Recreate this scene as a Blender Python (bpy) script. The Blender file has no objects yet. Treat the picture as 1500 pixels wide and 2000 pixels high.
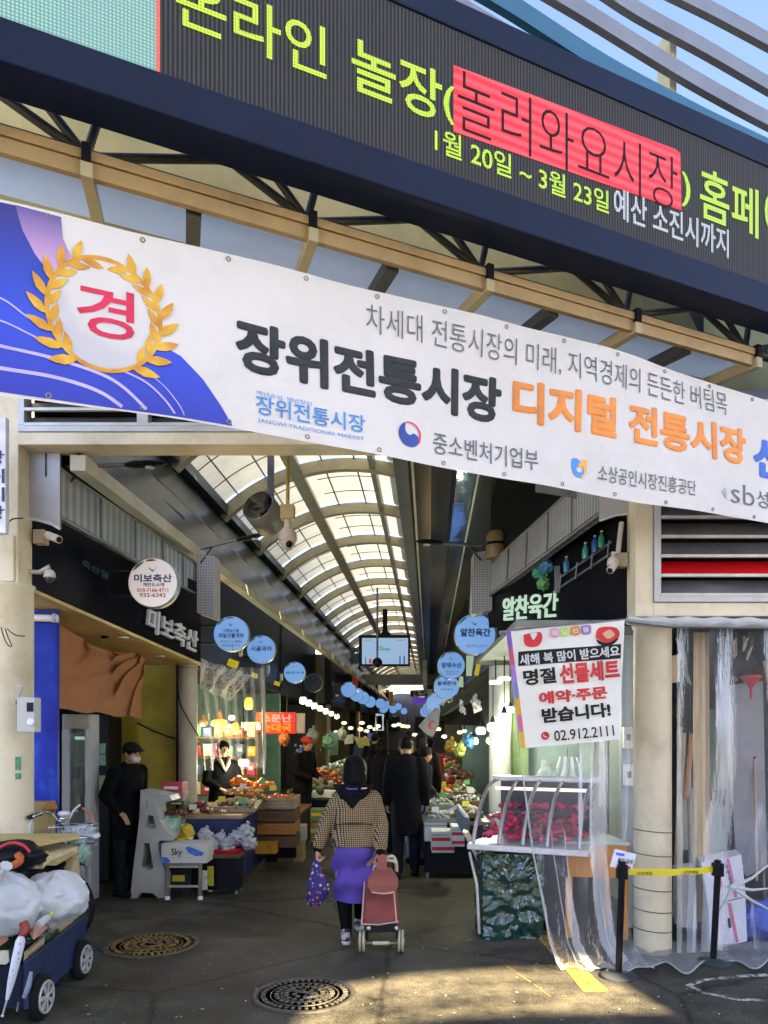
import bpy, bmesh, math, random
from mathutils import Vector, Matrix, Euler, noise
V = Vector
R = math.radians
rnd = random.Random(7)
sc = bpy.context.scene
COL = sc.collection

# ------------------------------------------------------------------ camera, sky, sun, exposure
F, CX, HY, EYE = 1500.0, 790.0, 1430.0, 1.70      # lens in pixels of the 1500x2000 photograph, vanishing point, eye height
cam_d = bpy.data.cameras.new('camera'); cam = bpy.data.objects.new('camera', cam_d); COL.objects.link(cam)
cam.location = (0, 0, EYE); cam.rotation_euler = (R(90), 0, 0)
cam_d.sensor_fit = 'VERTICAL'; cam_d.sensor_height = 24; cam_d.lens = 24 * F / 2000
cam_d.shift_x = (750 - CX) / 2000; cam_d.shift_y = (HY - 1000) / 2000
cam_d.clip_end = 600
sc.camera = cam
SUN_EL, SUN_H = R(35), V((0.43, -0.90, 0)).normalized()
w = bpy.data.worlds.new('World'); sc.world = w; w.use_nodes = True
nt = w.node_tree; bg = nt.nodes['Background']
sky = nt.nodes.new('ShaderNodeTexSky'); sky.sky_type = 'NISHITA'; sky.sun_disc = False
sky.sun_elevation = SUN_EL; sky.sun_rotation = math.atan2(SUN_H.x, SUN_H.y)
sky.air_density = 0.4; sky.dust_density = 1.0; sky.ozone_density = 6.0; sky.altitude = 1500
nt.links.new(sky.outputs[0], bg.inputs[0]); bg.inputs[1].default_value = 0.15
sd = bpy.data.lights.new('sun', 'SUN'); sd.energy = 5.0; sd.angle = R(0.5); sd.color = (1, .93, .78)
so = bpy.data.objects.new('sun', sd); COL.objects.link(so)
SUN_D = -(SUN_H * math.cos(SUN_EL) + V((0, 0, math.sin(SUN_EL))))
so.rotation_euler = SUN_D.to_track_quat('-Z', 'Y').to_euler()
sc.view_settings.view_transform = 'Standard'; sc.view_settings.look = 'None'
sc.view_settings.exposure = 3.40; sc.view_settings.gamma = 1
sc.view_settings.use_white_balance = True; sc.view_settings.white_balance_temperature = 9300; sc.view_settings.white_balance_tint = 12
sc.cycles.use_denoising = True
sc.cycles.max_bounces = 8; sc.cycles.transparent_max_bounces = 24
sc.cycles.sample_clamp_indirect = 6

def P(px, py, Y):
    return V(((px - CX) * Y / F, Y, EYE - (py - HY) * Y / F))
def G(px, py):                                   # the ground point seen at a pixel
    Y = EYE * F / (py - HY)
    return V(((px - CX) * Y / F, Y, 0))

# ------------------------------------------------------------------ materials
MATS = {}; GLOW = 2 ** -sc.view_settings.exposure                            # lamps and screens against the daylight
def newmat(key):
    m = bpy.data.materials.new(key); m.use_nodes = True; MATS[key] = m
    t = m.node_tree
    return m, t, t.nodes['Principled BSDF'], t.nodes['Material Output']
def srgb(c):
    if isinstance(c, str):
        c = [int(c[i:i + 2], 16) / 255 for i in (0, 2, 4)]
        return tuple(x / 12.92 if x <= .04045 else ((x + .055) / 1.055) ** 2.4 for x in c)
    return tuple(c)
def noise_node(t, scale, detail=4, rough=.6, src=None, stretch=None, ridged=False):
    tc = t.nodes.new('ShaderNodeTexCoord'); n = t.nodes.new('ShaderNodeTexNoise')
    n.inputs['Scale'].default_value = scale; n.inputs['Detail'].default_value = detail; n.inputs['Roughness'].default_value = rough
    if ridged: n.noise_type = 'RIDGED_MULTIFRACTAL'; n.inputs['Gain'].default_value = 2; n.inputs['Lacunarity'].default_value = 2.2
    if stretch:
        mp = t.nodes.new('ShaderNodeMapping'); mp.inputs['Scale'].default_value = stretch
        t.links.new(tc.outputs['Object'], mp.inputs[0]); t.links.new(mp.outputs[0], n.inputs['Vector'])
    else:
        t.links.new(tc.outputs['Object'], n.inputs['Vector'])
    return n
def ramp(t, src, stops):
    r = t.nodes.new('ShaderNodeValToRGB'); e = r.color_ramp.elements
    while len(e) < len(stops): e.new(.5)
    for i, (p, c) in enumerate(stops):
        e[i].position = p; e[i].color = (*c, 1) if len(c) == 3 else c
    t.links.new(src, r.inputs[0]); return r
def M(key, col=None, rough=.6,  metal=0.0, var=.18, scale=5, bump=.0, bscale=60, stretch=None, trans=0.0, coat=0.0, grime=0.0, spec=None, ridged=False):
    if key in MATS: return MATS[key]
    col = srgb(col)
    m, t, b, o = newmat(key)
    n = noise_node(t, scale, 6, .65, stretch=stretch)
    lo = tuple(c * (1 - var) for c in col); hi = tuple(min(1, c * (1 + var)) for c in col)
    r = ramp(t, n.outputs[0], [(.32, lo), (.68, hi)])
    out = r.outputs[0]
    if grime:
        g = noise_node(t, 2.2, 8, .75); gr = ramp(t, g.outputs[0], [(.48, (1, 1, 1)), (.75, (1 - grime, 1 - grime * 1.08, 1 - grime * 1.2))])
        mx = t.nodes.new('ShaderNodeMix'); mx.data_type = 'RGBA'; mx.blend_type = 'MULTIPLY'; mx.inputs[0].default_value = 1
        t.links.new(out, mx.inputs[6]); t.links.new(gr.outputs[0], mx.inputs[7]); out = mx.outputs[2]
    t.links.new(out, b.inputs['Base Color'])
    b.inputs['Roughness'].default_value = rough; b.inputs['Metallic'].default_value = metal
    b.inputs['Coat Weight'].default_value = coat
    if max(col) < .06 and not metal and rough > .25: b.inputs['Specular IOR Level'].default_value = .12
    if spec is not None: b.inputs['Specular IOR Level'].default_value = spec
    if bump:
        n2 = noise_node(t, bscale, 5, .6, stretch=stretch, ridged=ridged); bp = t.nodes.new('ShaderNodeBump')
        bp.inputs['Strength'].default_value = bump; bp.inputs['Distance'].default_value = .02
        t.links.new(n2.outputs[0], bp.inputs['Height']); t.links.new(bp.outputs[0], b.inputs['Normal'])
    if trans:
        tr = t.nodes.new('ShaderNodeBsdfTranslucent'); ms = t.nodes.new('ShaderNodeMixShader'); ms.inputs[0].default_value = trans
        t.links.new(out, tr.inputs[0]); t.links.new(b.outputs[0], ms.inputs[1]); t.links.new(tr.outputs[0], ms.inputs[2])
        t.links.new(ms.outputs[0], o.inputs[0])
    return m
def lamp_light(o, watts, col, c):                  # the light a lit lamp of the photograph throws
    d = bpy.data.lights.new('lamp_glow', 'POINT'); d.energy = watts; d.color = col; d.shadow_soft_size = .06
    l = bpy.data.objects.new('lamp_glow', d); COL.objects.link(l); l.location = c; put(l, o)
def E(key, col=None, s=1.0, base=(.02, .02, .02), dots=0.0):
    if key in MATS: return MATS[key]
    m, t, b, o = newmat(key); col = srgb(col); s *= GLOW
    b.inputs['Base Color'].default_value = (*base, 1); b.inputs['Roughness'].default_value = .4
    b.inputs['Emission Color'].default_value = (*col, 1); b.inputs['Emission Strength'].default_value = s
    if dots:                                         # rows of separate light points
        tc = t.nodes.new('ShaderNodeTexCoord'); mp = t.nodes.new('ShaderNodeMapping'); mp.inputs['Rotation'].default_value = (0, 0, R(-25)); t.links.new(tc.outputs['Object'], mp.inputs[0])
        vo = t.nodes.new('ShaderNodeTexVoronoi'); vo.inputs['Scale'].default_value = 1 / dots; vo.inputs['Randomness'].default_value = 0; t.links.new(mp.outputs[0], vo.inputs['Vector'])
        r = ramp(t, vo.outputs['Distance'], [(.25, tuple(min(1, c * 1.0) for c in col)), (.55, tuple(c * .35 for c in col))]); t.links.new(r.outputs[0], b.inputs['Emission Color']); b.inputs['Emission Strength'].default_value = s * 1.75
    return m
def vinyl(key, tint=(1, 1, 1), haze=.10, rough=.12, bump=.5, bscale=7, stretch=(5, 5, .6), gloss=.5, streak=0.0):
    """clear or milky soft plastic film: see-through with a glossy, creased skin"""
    if key in MATS: return MATS[key]
    m, t, b, o = newmat(key)
    b.inputs['Base Color'].default_value = (.85, .86, .86, 1); b.inputs['Roughness'].default_value = rough
    b.inputs['Specular IOR Level'].default_value = .8
    n = noise_node(t, bscale, 5, .6, stretch=stretch); bp = t.nodes.new('ShaderNodeBump'); bp.inputs['Strength'].default_value = bump; bp.inputs['Distance'].default_value = .05
    t.links.new(n.outputs[0], bp.inputs['Height']); t.links.new(bp.outputs[0], b.inputs['Normal'])
    tp = t.nodes.new('ShaderNodeBsdfTransparent'); tp.inputs[0].default_value = (*tint, 1)
    lw = t.nodes.new('ShaderNodeLayerWeight'); lw.inputs[0].default_value = .35; t.links.new(bp.outputs[0], lw.inputs['Normal'])
    ad = t.nodes.new('ShaderNodeMath'); ad.operation = 'MULTIPLY_ADD'; ad.inputs[1].default_value = gloss; ad.inputs[2].default_value = haze; ad.use_clamp = True
    t.links.new(lw.outputs['Fresnel'], ad.inputs[0])
    fac = ad.outputs[0]
    if streak:                                       # milky creases that also paint in the white highlights along the folds
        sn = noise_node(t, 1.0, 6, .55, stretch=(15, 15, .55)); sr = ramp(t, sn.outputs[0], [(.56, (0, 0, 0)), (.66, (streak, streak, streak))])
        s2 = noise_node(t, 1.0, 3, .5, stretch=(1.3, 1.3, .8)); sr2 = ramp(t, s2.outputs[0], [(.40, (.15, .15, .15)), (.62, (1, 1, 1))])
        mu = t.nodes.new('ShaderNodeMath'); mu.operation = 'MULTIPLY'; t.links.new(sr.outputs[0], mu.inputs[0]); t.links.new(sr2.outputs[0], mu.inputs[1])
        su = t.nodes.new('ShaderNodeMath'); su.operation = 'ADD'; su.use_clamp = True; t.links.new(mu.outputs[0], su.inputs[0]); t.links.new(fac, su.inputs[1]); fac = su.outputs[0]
    ms = t.nodes.new('ShaderNodeMixShader'); t.links.new(fac, ms.inputs[0]); t.links.new(tp.outputs[0], ms.inputs[1]); t.links.new(b.outputs[0], ms.inputs[2])
    t.links.new(ms.outputs[0], o.inputs[0])
    return m

# ------------------------------------------------------------------ mesh builder
def rotm(rot):
    if rot is None: return Matrix.Identity(3)
    if isinstance(rot, (int, float)): return Matrix.Rotation(rot, 3, 'Z')
    if isinstance(rot, tuple): return Euler(rot).to_matrix()
    return rot
class MB:
    def __init__(s): s.v, s.f, s.m, s.s = [], [], [], []
    def add(s, vs, fs, m=0, smooth=False):
        k = len(s.v); s.v += [V(x) for x in vs]
        for f in fs: s.f.append([k + i for i in f]); s.m.append(m); s.s.append(smooth)
        return s
    def box(s, c, d, rot=None, m=0):
        q = rotm(rot); c = V(c); h = V(d) / 2
        vs = [c + q @ V((x * h.x, y * h.y, z * h.z)) for z in (-1, 1) for y in (-1, 1) for x in (-1, 1)]
        return s.add(vs, [(0, 2, 3, 1), (4, 5, 7, 6), (0, 1, 5, 4), (2, 6, 7, 3), (0, 4, 6, 2), (1, 3, 7, 5)], m)
    def hexa(s, b, t, m=0):                      # bottom ring of n points and top ring of n points
        n = len(b)
        return s.add(list(b) + list(t), [tuple(range(n - 1, -1, -1)), tuple(range(n, 2 * n))] + [(i, (i + 1) % n, n + (i + 1) % n, n + i) for i in range(n)], m)
    def prism(s, pts, th, m=0):                  # outline swept by a vector
        th = V(th); return s.hexa([V(p) for p in pts], [V(p) + th for p in pts], m)
    def quad(s, a, b, c, d, m=0): return s.add([a, b, c, d], [(0, 1, 2, 3)], m)
    def grid(s, rows, m=0, smooth=True, close=False):
        n = len(rows[0]); vs = [p for r in rows for p in r]; fs = []
        for i in range(len(rows) - 1):
            for j in range(n if close else n - 1):
                k = (j + 1) % n; fs.append((i * n + j, i * n + k, (i + 1) * n + k, (i + 1) * n + j))
        return s.add(vs, fs, m, smooth)
    def loft(s, rings, m=0, smooth=True):
        s.grid(rings, m, smooth, True); n = len(rings[0])
        s.add(rings[0], [tuple(range(n - 1, -1, -1))], m); s.add(rings[-1], [tuple(range(n))], m); return s
    def tube(s, pts, r, n=8, m=0, smooth=True, flat=1.0):
        pts = [V(p) for p in pts]; rr = r if isinstance(r, (list, tuple)) else [r] * len(pts)
        rings = []; ref = None
        for i, p in enumerate(pts):
            d = (pts[min(i + 1, len(pts) - 1)] - pts[max(i - 1, 0)])
            d = d.normalized() if d.length > 1e-9 else V((0, 0, 1))
            if ref is None: ref = V((0, 0, 1)) if abs(d.z) < .9 else V((1, 0, 0))
            a = d.cross(ref).normalized(); b = d.cross(a).normalized(); ref = -b if False else ref
            rings.append([p + (a * math.cos(2 * math.pi * k / n) + b * (flat * math.sin(2 * math.pi * k / n))) * rr[i] for k in range(n)])
        return s.loft(rings, m, smooth)
    def cyl(s, a, b, r, r2=None, n=16, m=0): return s.tube([a, b], [r, r if r2 is None else r2], n, m)
    def lathe(s, prof, c, n=24, rot=None, m=0, smooth=True):
        q = rotm(rot); c = V(c)
        return s.loft([[c + q @ V((r * math.cos(2 * math.pi * k / n), r * math.sin(2 * math.pi * k / n), z)) for k in range(n)] for r, z in prof], m, smooth)
    def ell(s, c, r, rot=None, m=0, n=16, k=10, nz=0.0, seed=0, fr=6.0):
        q = rotm(rot); c = V(c); r = V(r) if not isinstance(r, (int, float)) else V((r, r, r)); rings = []
        for i in range(k + 1):
            a = -math.pi / 2 + math.pi * i / k; a = max(-1.56, min(1.56, a)); row = []
            for j in range(n):
                b = 2 * math.pi * j / n; u = V((math.cos(a) * math.cos(b), math.cos(a) * math.sin(b), math.sin(a)))
                g = 1 + (nz * noise.fractal(u * fr * .35 + V((seed * 3.1, seed, -seed)), 1, 2, 3) if nz else 0)
                row.append(c + q @ V((u.x * r.x * g, u.y * r.y * g, u.z * r.z * g)))
            rings.append(row)
        return s.loft(rings, m, True)
    def sheetbox(s, rows, th, m=0):              # a bent sheet with thickness along a vector
        th = V(th); n = len(rows[0]); k = len(rows)
        back = [[p + th for p in r] for r in rows]
        s.grid(rows, m); s.grid([list(reversed(r)) for r in back], m)
        for A, B in ((rows[0], back[0]), (rows[-1], back[-1]), ([r[0] for r in rows], [r[0] for r in back]), ([r[-1] for r in rows], [r[-1] for r in back])):
            s.grid([A, B], m, False)
        return s
    def mesh(s, name, mats):
        me = bpy.data.meshes.new(name); me.from_pydata([tuple(v) for v in s.v], [], s.f)
        for x in (mats if isinstance(mats, (list, tuple)) else [mats]): me.materials.append(x)
        me.polygons.foreach_set('material_index', s.m); me.polygons.foreach_set('use_smooth', s.s); me.update()
        bm = bmesh.new(); bm.from_mesh(me); bmesh.ops.recalc_face_normals(bm, faces=bm.faces); bm.to_mesh(me); bm.free()
        return me
    def build(s, name, mats, parent=None, bevel=0.0, solid=0.0):
        o = bpy.data.objects.new(name, s.mesh(name, mats)); COL.objects.link(o)
        put(o, parent)
        if solid:
            d = o.modifiers.new('solid', 'SOLIDIFY'); d.thickness = solid; d.offset = 0
        if bevel:
            d = o.modifiers.new('bevel', 'BEVEL'); d.width = bevel; d.segments = 2; d.limit_method = 'ANGLE'; d.angle_limit = R(40)
        return o
    def remesh(s, name, mats, parent=None, vox=.01, it=3):
        tmp = bpy.data.objects.new(name + '_raw', s.mesh(name, mats)); COL.objects.link(tmp)
        d = tmp.modifiers.new('r', 'REMESH'); d.mode = 'VOXEL'; d.voxel_size = vox; d.use_smooth_shade = True
        if it: e = tmp.modifiers.new('s', 'SMOOTH'); e.iterations = it; e.factor = .5
        dg = bpy.context.evaluated_depsgraph_get(); me = bpy.data.meshes.new_from_object(tmp.evaluated_get(dg))
        bpy.data.objects.remove(tmp); me.name = name
        me.polygons.foreach_set('use_smooth', [True] * len(me.polygons))
        o = bpy.data.objects.new(name, me); COL.objects.link(o); put(o, parent); return o
BASE = {}
def put(o, parent):
    if parent is None: return
    o.parent = parent
    if parent.name in BASE: o.matrix_parent_inverse = Matrix.Translation(-BASE[parent.name])
def tag(o, label, cat, group=None):
    o['label'] = label; o['category'] = cat
    if group: o['group'] = group
    return o
def thing(name, label, cat, loc=(0, 0, 0), group=None):
    o = bpy.data.objects.new(name, None); COL.objects.link(o); o.location = loc; o.empty_display_size = .1
    BASE[o.name] = V(loc); return tag(o, label, cat, group)
def setting(name, mb, mats):
    o = mb.build(name, mats); o['kind'] = 'structure'; return o
def copy_thing(o, loc, rot=0, label=None, scale=None, parent=None):
    c = o.copy(); COL.objects.link(c)
    if parent is not None: c.parent = parent
    else:
        c.location = loc; c.rotation_euler = (0, 0, rot)
        if label: c['label'] = label
        if scale: c.scale = (scale,) * 3 if isinstance(scale, (int, float)) else scale
    for ch in o.children: copy_thing(ch, None, parent=c)
    return c

# ------------------------------------------------------------------ flat printed matter
class Plane:
    def __init__(s, o, u, v, warp=None):
        s.o = V(o); s.u = V(u).normalized(); v = V(v); s.v = (v - s.u * v.dot(s.u)).normalized(); s.n = s.u.cross(s.v).normalized(); s.warp = warp
        if s.n.y > 0: s.n = -s.n
    def uv(s, px, py):
        e = V((0, 0, EYE)); d = P(px, py, 1) - e; k = (s.o - e).dot(s.n) / d.dot(s.n); q = e + d * k - s.o
        return q.dot(s.u), q.dot(s.v)
    def pt(s, u, v, h=0.0):
        return s.o + s.u * u + s.v * v + s.n * (h + (s.warp(u, v) if s.warp else 0))
    def at(s, px, py, h=0.0): return s.pt(*s.uv(px, py), h)
def glyphs(body, bold=0.0, spacing=1.0):
    c = bpy.data.curves.new('lettering', 'FONT'); c.body = body; c.offset = bold; c.space_character = spacing; c.resolution_u = 3
    o = bpy.data.objects.new('lettering', c); COL.objects.link(o)
    me = bpy.data.meshes.new_from_object(o.evaluated_get(bpy.context.evaluated_depsgraph_get()))
    bpy.data.objects.remove(o); bpy.data.curves.remove(c)
    vs = [v.co.copy() for v in me.vertices]; fs = [tuple(p.vertices) for p in me.polygons]; bpy.data.meshes.remove(me)
    return vs, fs
def text_uv(body, pl, u0, v0, u1, v1, mat, parent, bold=0.0, h=.004, thick=0.0, name='lettering', slant=0.0):
    heavy = max(0.0, bold - .012); vs, fs = glyphs(body, min(bold, .012))
    if not vs: return None
    x0 = min(v.x for v in vs); x1 = max(v.x for v in vs); y0 = min(v.y for v in vs); y1 = max(v.y for v in vs)
    k = V((0, 0, 0)); mb = MB(); pts = []
    for v in vs:
        a = (v.x - x0) / (x1 - x0); b = (v.y - y0) / (y1 - y0)
        pts.append((u0 + a * (u1 - u0) + slant * b * (v1 - v0), v0 + b * (v1 - v0)))
    mb.add([pl.pt(u, v, h) for u, v in pts], fs)
    if heavy:                                        # a heavy cut: the stroke widened in eight directions
        sx = heavy * (u1 - u0) / (x1 - x0); sy = heavy * (v1 - v0) / (y1 - y0)
        for q in range(8):
            mb.add([pl.pt(u + sx * math.cos(q * math.pi / 4), v + sy * math.sin(q * math.pi / 4), h - .0004 * (q + 1)) for u, v in pts], fs)
    if thick:
        bm = bmesh.new(); me = mb.mesh('t', mat); bm.from_mesh(me); r = bmesh.ops.extrude_face_region(bm, geom=bm.faces[:])
        bmesh.ops.translate(bm, verts=[g for g in r['geom'] if isinstance(g, bmesh.types.BMVert)], vec=pl.n * thick)
        bmesh.ops.recalc_face_normals(bm, faces=bm.faces); bm.to_mesh(me); bm.free()
        o = bpy.data.objects.new(name, me); COL.objects.link(o); put(o, parent); return o
    return mb.build(name, mat, parent)
def text_px(body, pl, bl, tr, mat, parent, bold=0.0, h=.004, **k):
    u0, v0 = pl.uv(*bl); u1, v1 = pl.uv(*tr)
    return text_uv(body, pl, u0, v0, u1, v1, mat, parent, bold, h, **k)
def strip(mb, pl, pts, wd, h, m=0):              # a printed line of a given width through (u, v) points
    rows = []
    for i, (u, v) in enumerate(pts):
        a = V(pts[max(i - 1, 0)]); b = V(pts[min(i + 1, len(pts) - 1)]); d = (b - a).normalized(); n = V((-d.y, d.x)) * (wd if isinstance(wd, (int, float)) else wd[i]) / 2
        rows.append([pl.pt(u + n.x, v + n.y, h), pl.pt(u - n.x, v - n.y, h)])
    mb.grid(rows, m, False)
def disc_uv(mb, pl, cu, cv, ru, rv, h, m=0, n=40, a0=0, a1=360):
    mb.add([pl.pt(cu + ru * math.cos(R(a0 + (a1 - a0) * k / n)), cv + rv * math.sin(R(a0 + (a1 - a0) * k / n)), h) for k in range(n + (a1 - a0 < 360))], [tuple(range(n + (a1 - a0 < 360)))], m)
def smooth_path(pts, n=8):                       # Catmull-Rom through points
    pts = [V(p) for p in pts]; out = []
    for i in range(len(pts) - 1):
        a, b, c, d = pts[max(i - 1, 0)], pts[i], pts[i + 1], pts[min(i + 2, len(pts) - 1)]
        for k in range(n):
            t = k / n; out.append(.5 * ((2 * b) + (c - a) * t + (2 * a - 5 * b + 4 * c - d) * t * t + (3 * b - a - 3 * c + d) * t ** 3))
    return out + [pts[-1]]
# ------------------------------------------------------------------ special surfaces
def asphalt():
    m, t, b, o = newmat('asphalt')
    a = noise_node(t, .9, 8, .7); r1 = ramp(t, a.outputs[0], [(.28, (.020, .019, .014)), (.50, (.060, .055, .042)), (.74, (.118, .107, .080))])
    s = noise_node(t, 95, 3, .6); r2 = ramp(t, s.outputs[0], [(.28, (.45, .45, .45)), (.50, (1, 1, 1)), (.66, (1.9, 1.85, 1.75))])
    k = noise_node(t, 3.6, 9, .8); r3 = ramp(t, k.outputs[0], [(.34, (.30, .29, .27)), (.44, (.8, .8, .8)), (.52, (1, 1, 1)), (.66, (1.25, 1.22, 1.15))])
    vo = t.nodes.new('ShaderNodeTexVoronoi'); vo.feature = 'DISTANCE_TO_EDGE'; vo.inputs['Scale'].default_value = .55
    tc = t.nodes.new('ShaderNodeTexCoord'); wz = noise_node(t, 2.5, 6, .7)
    mx0 = t.nodes.new('ShaderNodeMix'); mx0.data_type = 'VECTOR'; mx0.inputs[0].default_value = .12
    t.links.new(tc.outputs['Object'], mx0.inputs[4]); t.links.new(wz.outputs[1], mx0.inputs[5]); t.links.new(mx0.outputs[1], vo.inputs['Vector'])
    cr = ramp(t, vo.outputs[0], [(.0, (.4, .4, .4)), (.012, (1, 1, 1))])
    cur = r1.outputs[0]
    for q in (r2, r3, cr):
        x = t.nodes.new('ShaderNodeMix'); x.data_type = 'RGBA'; x.blend_type = 'MULTIPLY'; x.inputs[0].default_value = 1
        t.links.new(cur, x.inputs[6]); t.links.new(q.outputs[0], x.inputs[7]); cur = x.outputs[2]
    t.links.new(cur, b.inputs['Base Color'])
    rr = ramp(t, k.outputs[0], [(.36, (.45, .45, .45)), (.55, (.85, .85, .85))]); t.links.new(rr.outputs[0], b.inputs['Roughness']); b.inputs['Specular IOR Level'].default_value = .25
    bp = t.nodes.new('ShaderNodeBump'); bp.inputs['Strength'].default_value = .8; bp.inputs['Distance'].default_value = .015
    t.links.new(s.outputs[0], bp.inputs['Height']); t.links.new(bp.outputs[0], b.inputs['Normal'])
    return m
def perforated(key, col, pitch=.018, axes=('X', 'Z'), hole=.02):
    m, t, b, o = newmat(key)
    tc = t.nodes.new('ShaderNodeTexCoord'); vo = t.nodes.new('ShaderNodeTexVoronoi'); vo.inputs['Scale'].default_value = 1 / pitch; vo.inputs['Randomness'].default_value = 0
    t.links.new(tc.outputs['Object'], vo.inputs['Vector'])
    r = ramp(t, vo.outputs['Distance'], [(.30, (hole, hole, hole)), (.42, srgb(col))])
    n = noise_node(t, 1.6, 5, .6); r2 = ramp(t, n.outputs[0], [(.35, (.75, .75, .78)), (.65, (1, 1, 1))])
    x = t.nodes.new('ShaderNodeMix'); x.data_type = 'RGBA'; x.blend_type = 'MULTIPLY'; x.inputs[0].default_value = 1
    t.links.new(r.outputs[0], x.inputs[6]); t.links.new(r2.outputs[0], x.inputs[7]); t.links.new(x.outputs[2], b.inputs['Base Color'])
    b.inputs['Roughness'].default_value = .45; b.inputs['Metallic'].default_value = .25
    return m
CREAM = M('cream_paint', (.72, .62, .44), .5, 0, .05, 3, .05, 40, grime=.30)
CREAM2 = M('cream_steel', (.55, .50, .38), .5, 0, .08, 3, grime=.3)
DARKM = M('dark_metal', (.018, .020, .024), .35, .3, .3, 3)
BLACK = M('black_plastic', (.010, .010, .012), .45, 0, .3, 6)
GREYM = M('grey_metal', (.24, .25, .26), .4, .5, .12, 4, grime=.3)
WHITE = M('white_paint', (.74, .74, .73), .45, 0, .05, 4, grime=.2)
GLOSSD = M('glossy_cladding', (.006, .016, .022), .26, .0, .45, 1.3, .12, 3, stretch=(1, .25, 1), spec=.07)
BLUEM = M('blue_steel', (.05, .10, .17), .18, .8, .3, 2, .1, 4, stretch=(1, .3, 1))
MIRR = M('window_strip', (.25, .36, .55), .07, .95, .3, 2.5, .25, 2.5)
POLY = M('polycarbonate', (.76, .84, .86), .35, 0, .10, 2.5, trans=.12)
MESHG = perforated('perforated_steel', (.60, .59, .58))
MESHL = perforated('perforated_panel', (.55, .60, .61), .012)
TEAL = M('teal_bar', (.02, .10, .12), .5)

# ------------------------------------------------------------------ ground and road paint
setting('ground', MB().quad((-150, -80, 0), (150, -80, 0), (150, 220, 0), (-150, 220, 0)), asphalt())
def worn(key, col, dens=.5, sc_=9):
    m, t, b, o = newmat(key); col = srgb(col); b.inputs['Base Color'].default_value = (*col, 1); b.inputs['Roughness'].default_value = .8
    n = noise_node(t, sc_, 9, .8); r = ramp(t, n.outputs[0], [(dens - .06, (0, 0, 0)), (dens + .06, (1, 1, 1))])
    tp = t.nodes.new('ShaderNodeBsdfTransparent'); ms = t.nodes.new('ShaderNodeMixShader')
    t.links.new(r.outputs[0], ms.inputs[0]); t.links.new(tp.outputs[0], ms.inputs[1]); t.links.new(b.outputs[0], ms.inputs[2]); t.links.new(ms.outputs[0], o.inputs[0]); return m
def ground_strip(path, wd, z=.004):
    mb = MB(); pts = [G(*p) for p in path]; rows = []
    for i, p in enumerate(pts):
        d = (pts[min(i + 1, len(pts) - 1)] - pts[max(i - 1, 0)]).normalized(); n = V((-d.y, d.x, 0)) * (wd[i] if isinstance(wd, list) else wd) / 2
        rows.append([p + n + V((0, 0, z)), p - n + V((0, 0, z))])
    return mb.grid(rows, 0, False)
setting('road_marking', ground_strip([(1040, 1798), (1062, 1832), (1110, 1880), (1165, 1938)], [.09, .11, .13, .17]), worn('yellow_road_paint', (.44, .23, .04), .45, 7))
setting('road_marking', ground_strip([(905, 1838), (985, 1833), (1062, 1832)], .06), worn('thin_yellow_paint', (.34, .18, .03), .51, 8))
setting('road_marking', ground_strip([(1500, 1905), (1440, 1908), (1370, 1916), (1345, 1926), (1375, 1940), (1440, 1953), (1510, 1955)], [.06, .05, .05, .045, .04, .05, .05]), worn('white_road_paint', (.46, .46, .41), .49, 9))
setting('road_marking', ground_strip([(985, 1885), (1045, 1925), (1080, 1952), (1125, 1952)], .018), worn('seam_chalk', (.26, .18, .06), .52, 14))

# ------------------------------------------------------------------ manhole covers
def manhole(label, c, r, iron):
    root = thing('manhole_cover', label, 'manhole cover', (c.x, c.y, 0), 'cast iron manhole covers')
    L = lambda x, y, z: V((c.x + x, c.y + y, z))
    mb = MB(); mb.lathe([(r * .90, .002), (r * .90, .011), (r, .011), (r * 1.02, .003)], (c.x, c.y, 0), 48); mb.build('frame', iron[0], root)
    mb = MB(); mb.lathe([(.001, .006), (r * .885, .006)], (c.x, c.y, 0), 48)
    for ring, n in ((.80, 40), (.66, 0), (.54, 26), (.36, 16), (.2, 8)):
        if not n: mb.tube([L(r * ring * math.cos(a * .1309), r * ring * math.sin(a * .1309), .007) for a in range(49)], .006, 6); continue
        for k in range(n):
            a = 2 * math.pi * k / n + ring
            mb.box(L(r * ring * math.cos(a), r * ring * math.sin(a), .010), (r * .10, r * ring * 3.2 / n, .010), a)
    mb.tube([L(r * .45 * math.cos(a * .2618), r * .45 * math.sin(a * .2618), .007) for a in range(25)], .007, 6)
    mb.tube([L(r * .28 * math.sin(t * .5) , r * (-.26 + .052 * t), .009) for t in range(11)], .012, 6)
    mb.build('lid', iron[1], root, bevel=.002)
manhole('rusty ochre round manhole cover between the loaded cart and the stalls', G(296, 1846), .36,
        (M('rusty_iron_rim', (.11, .085, .05), .6, .5, .4, 12), M('rusty_iron', (.20, .13, .045), .6, .45, .5, 14, .3, 60)))
manhole('dark grey round manhole cover half in the sunlight patch', G(595, 1944), .33,
        (M('grey_iron_rim', (.07, .065, .055), .55, .5, .4, 12), M('grey_iron', (.085, .075, .06), .5, .5, .45, 14, .3, 60)))

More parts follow.
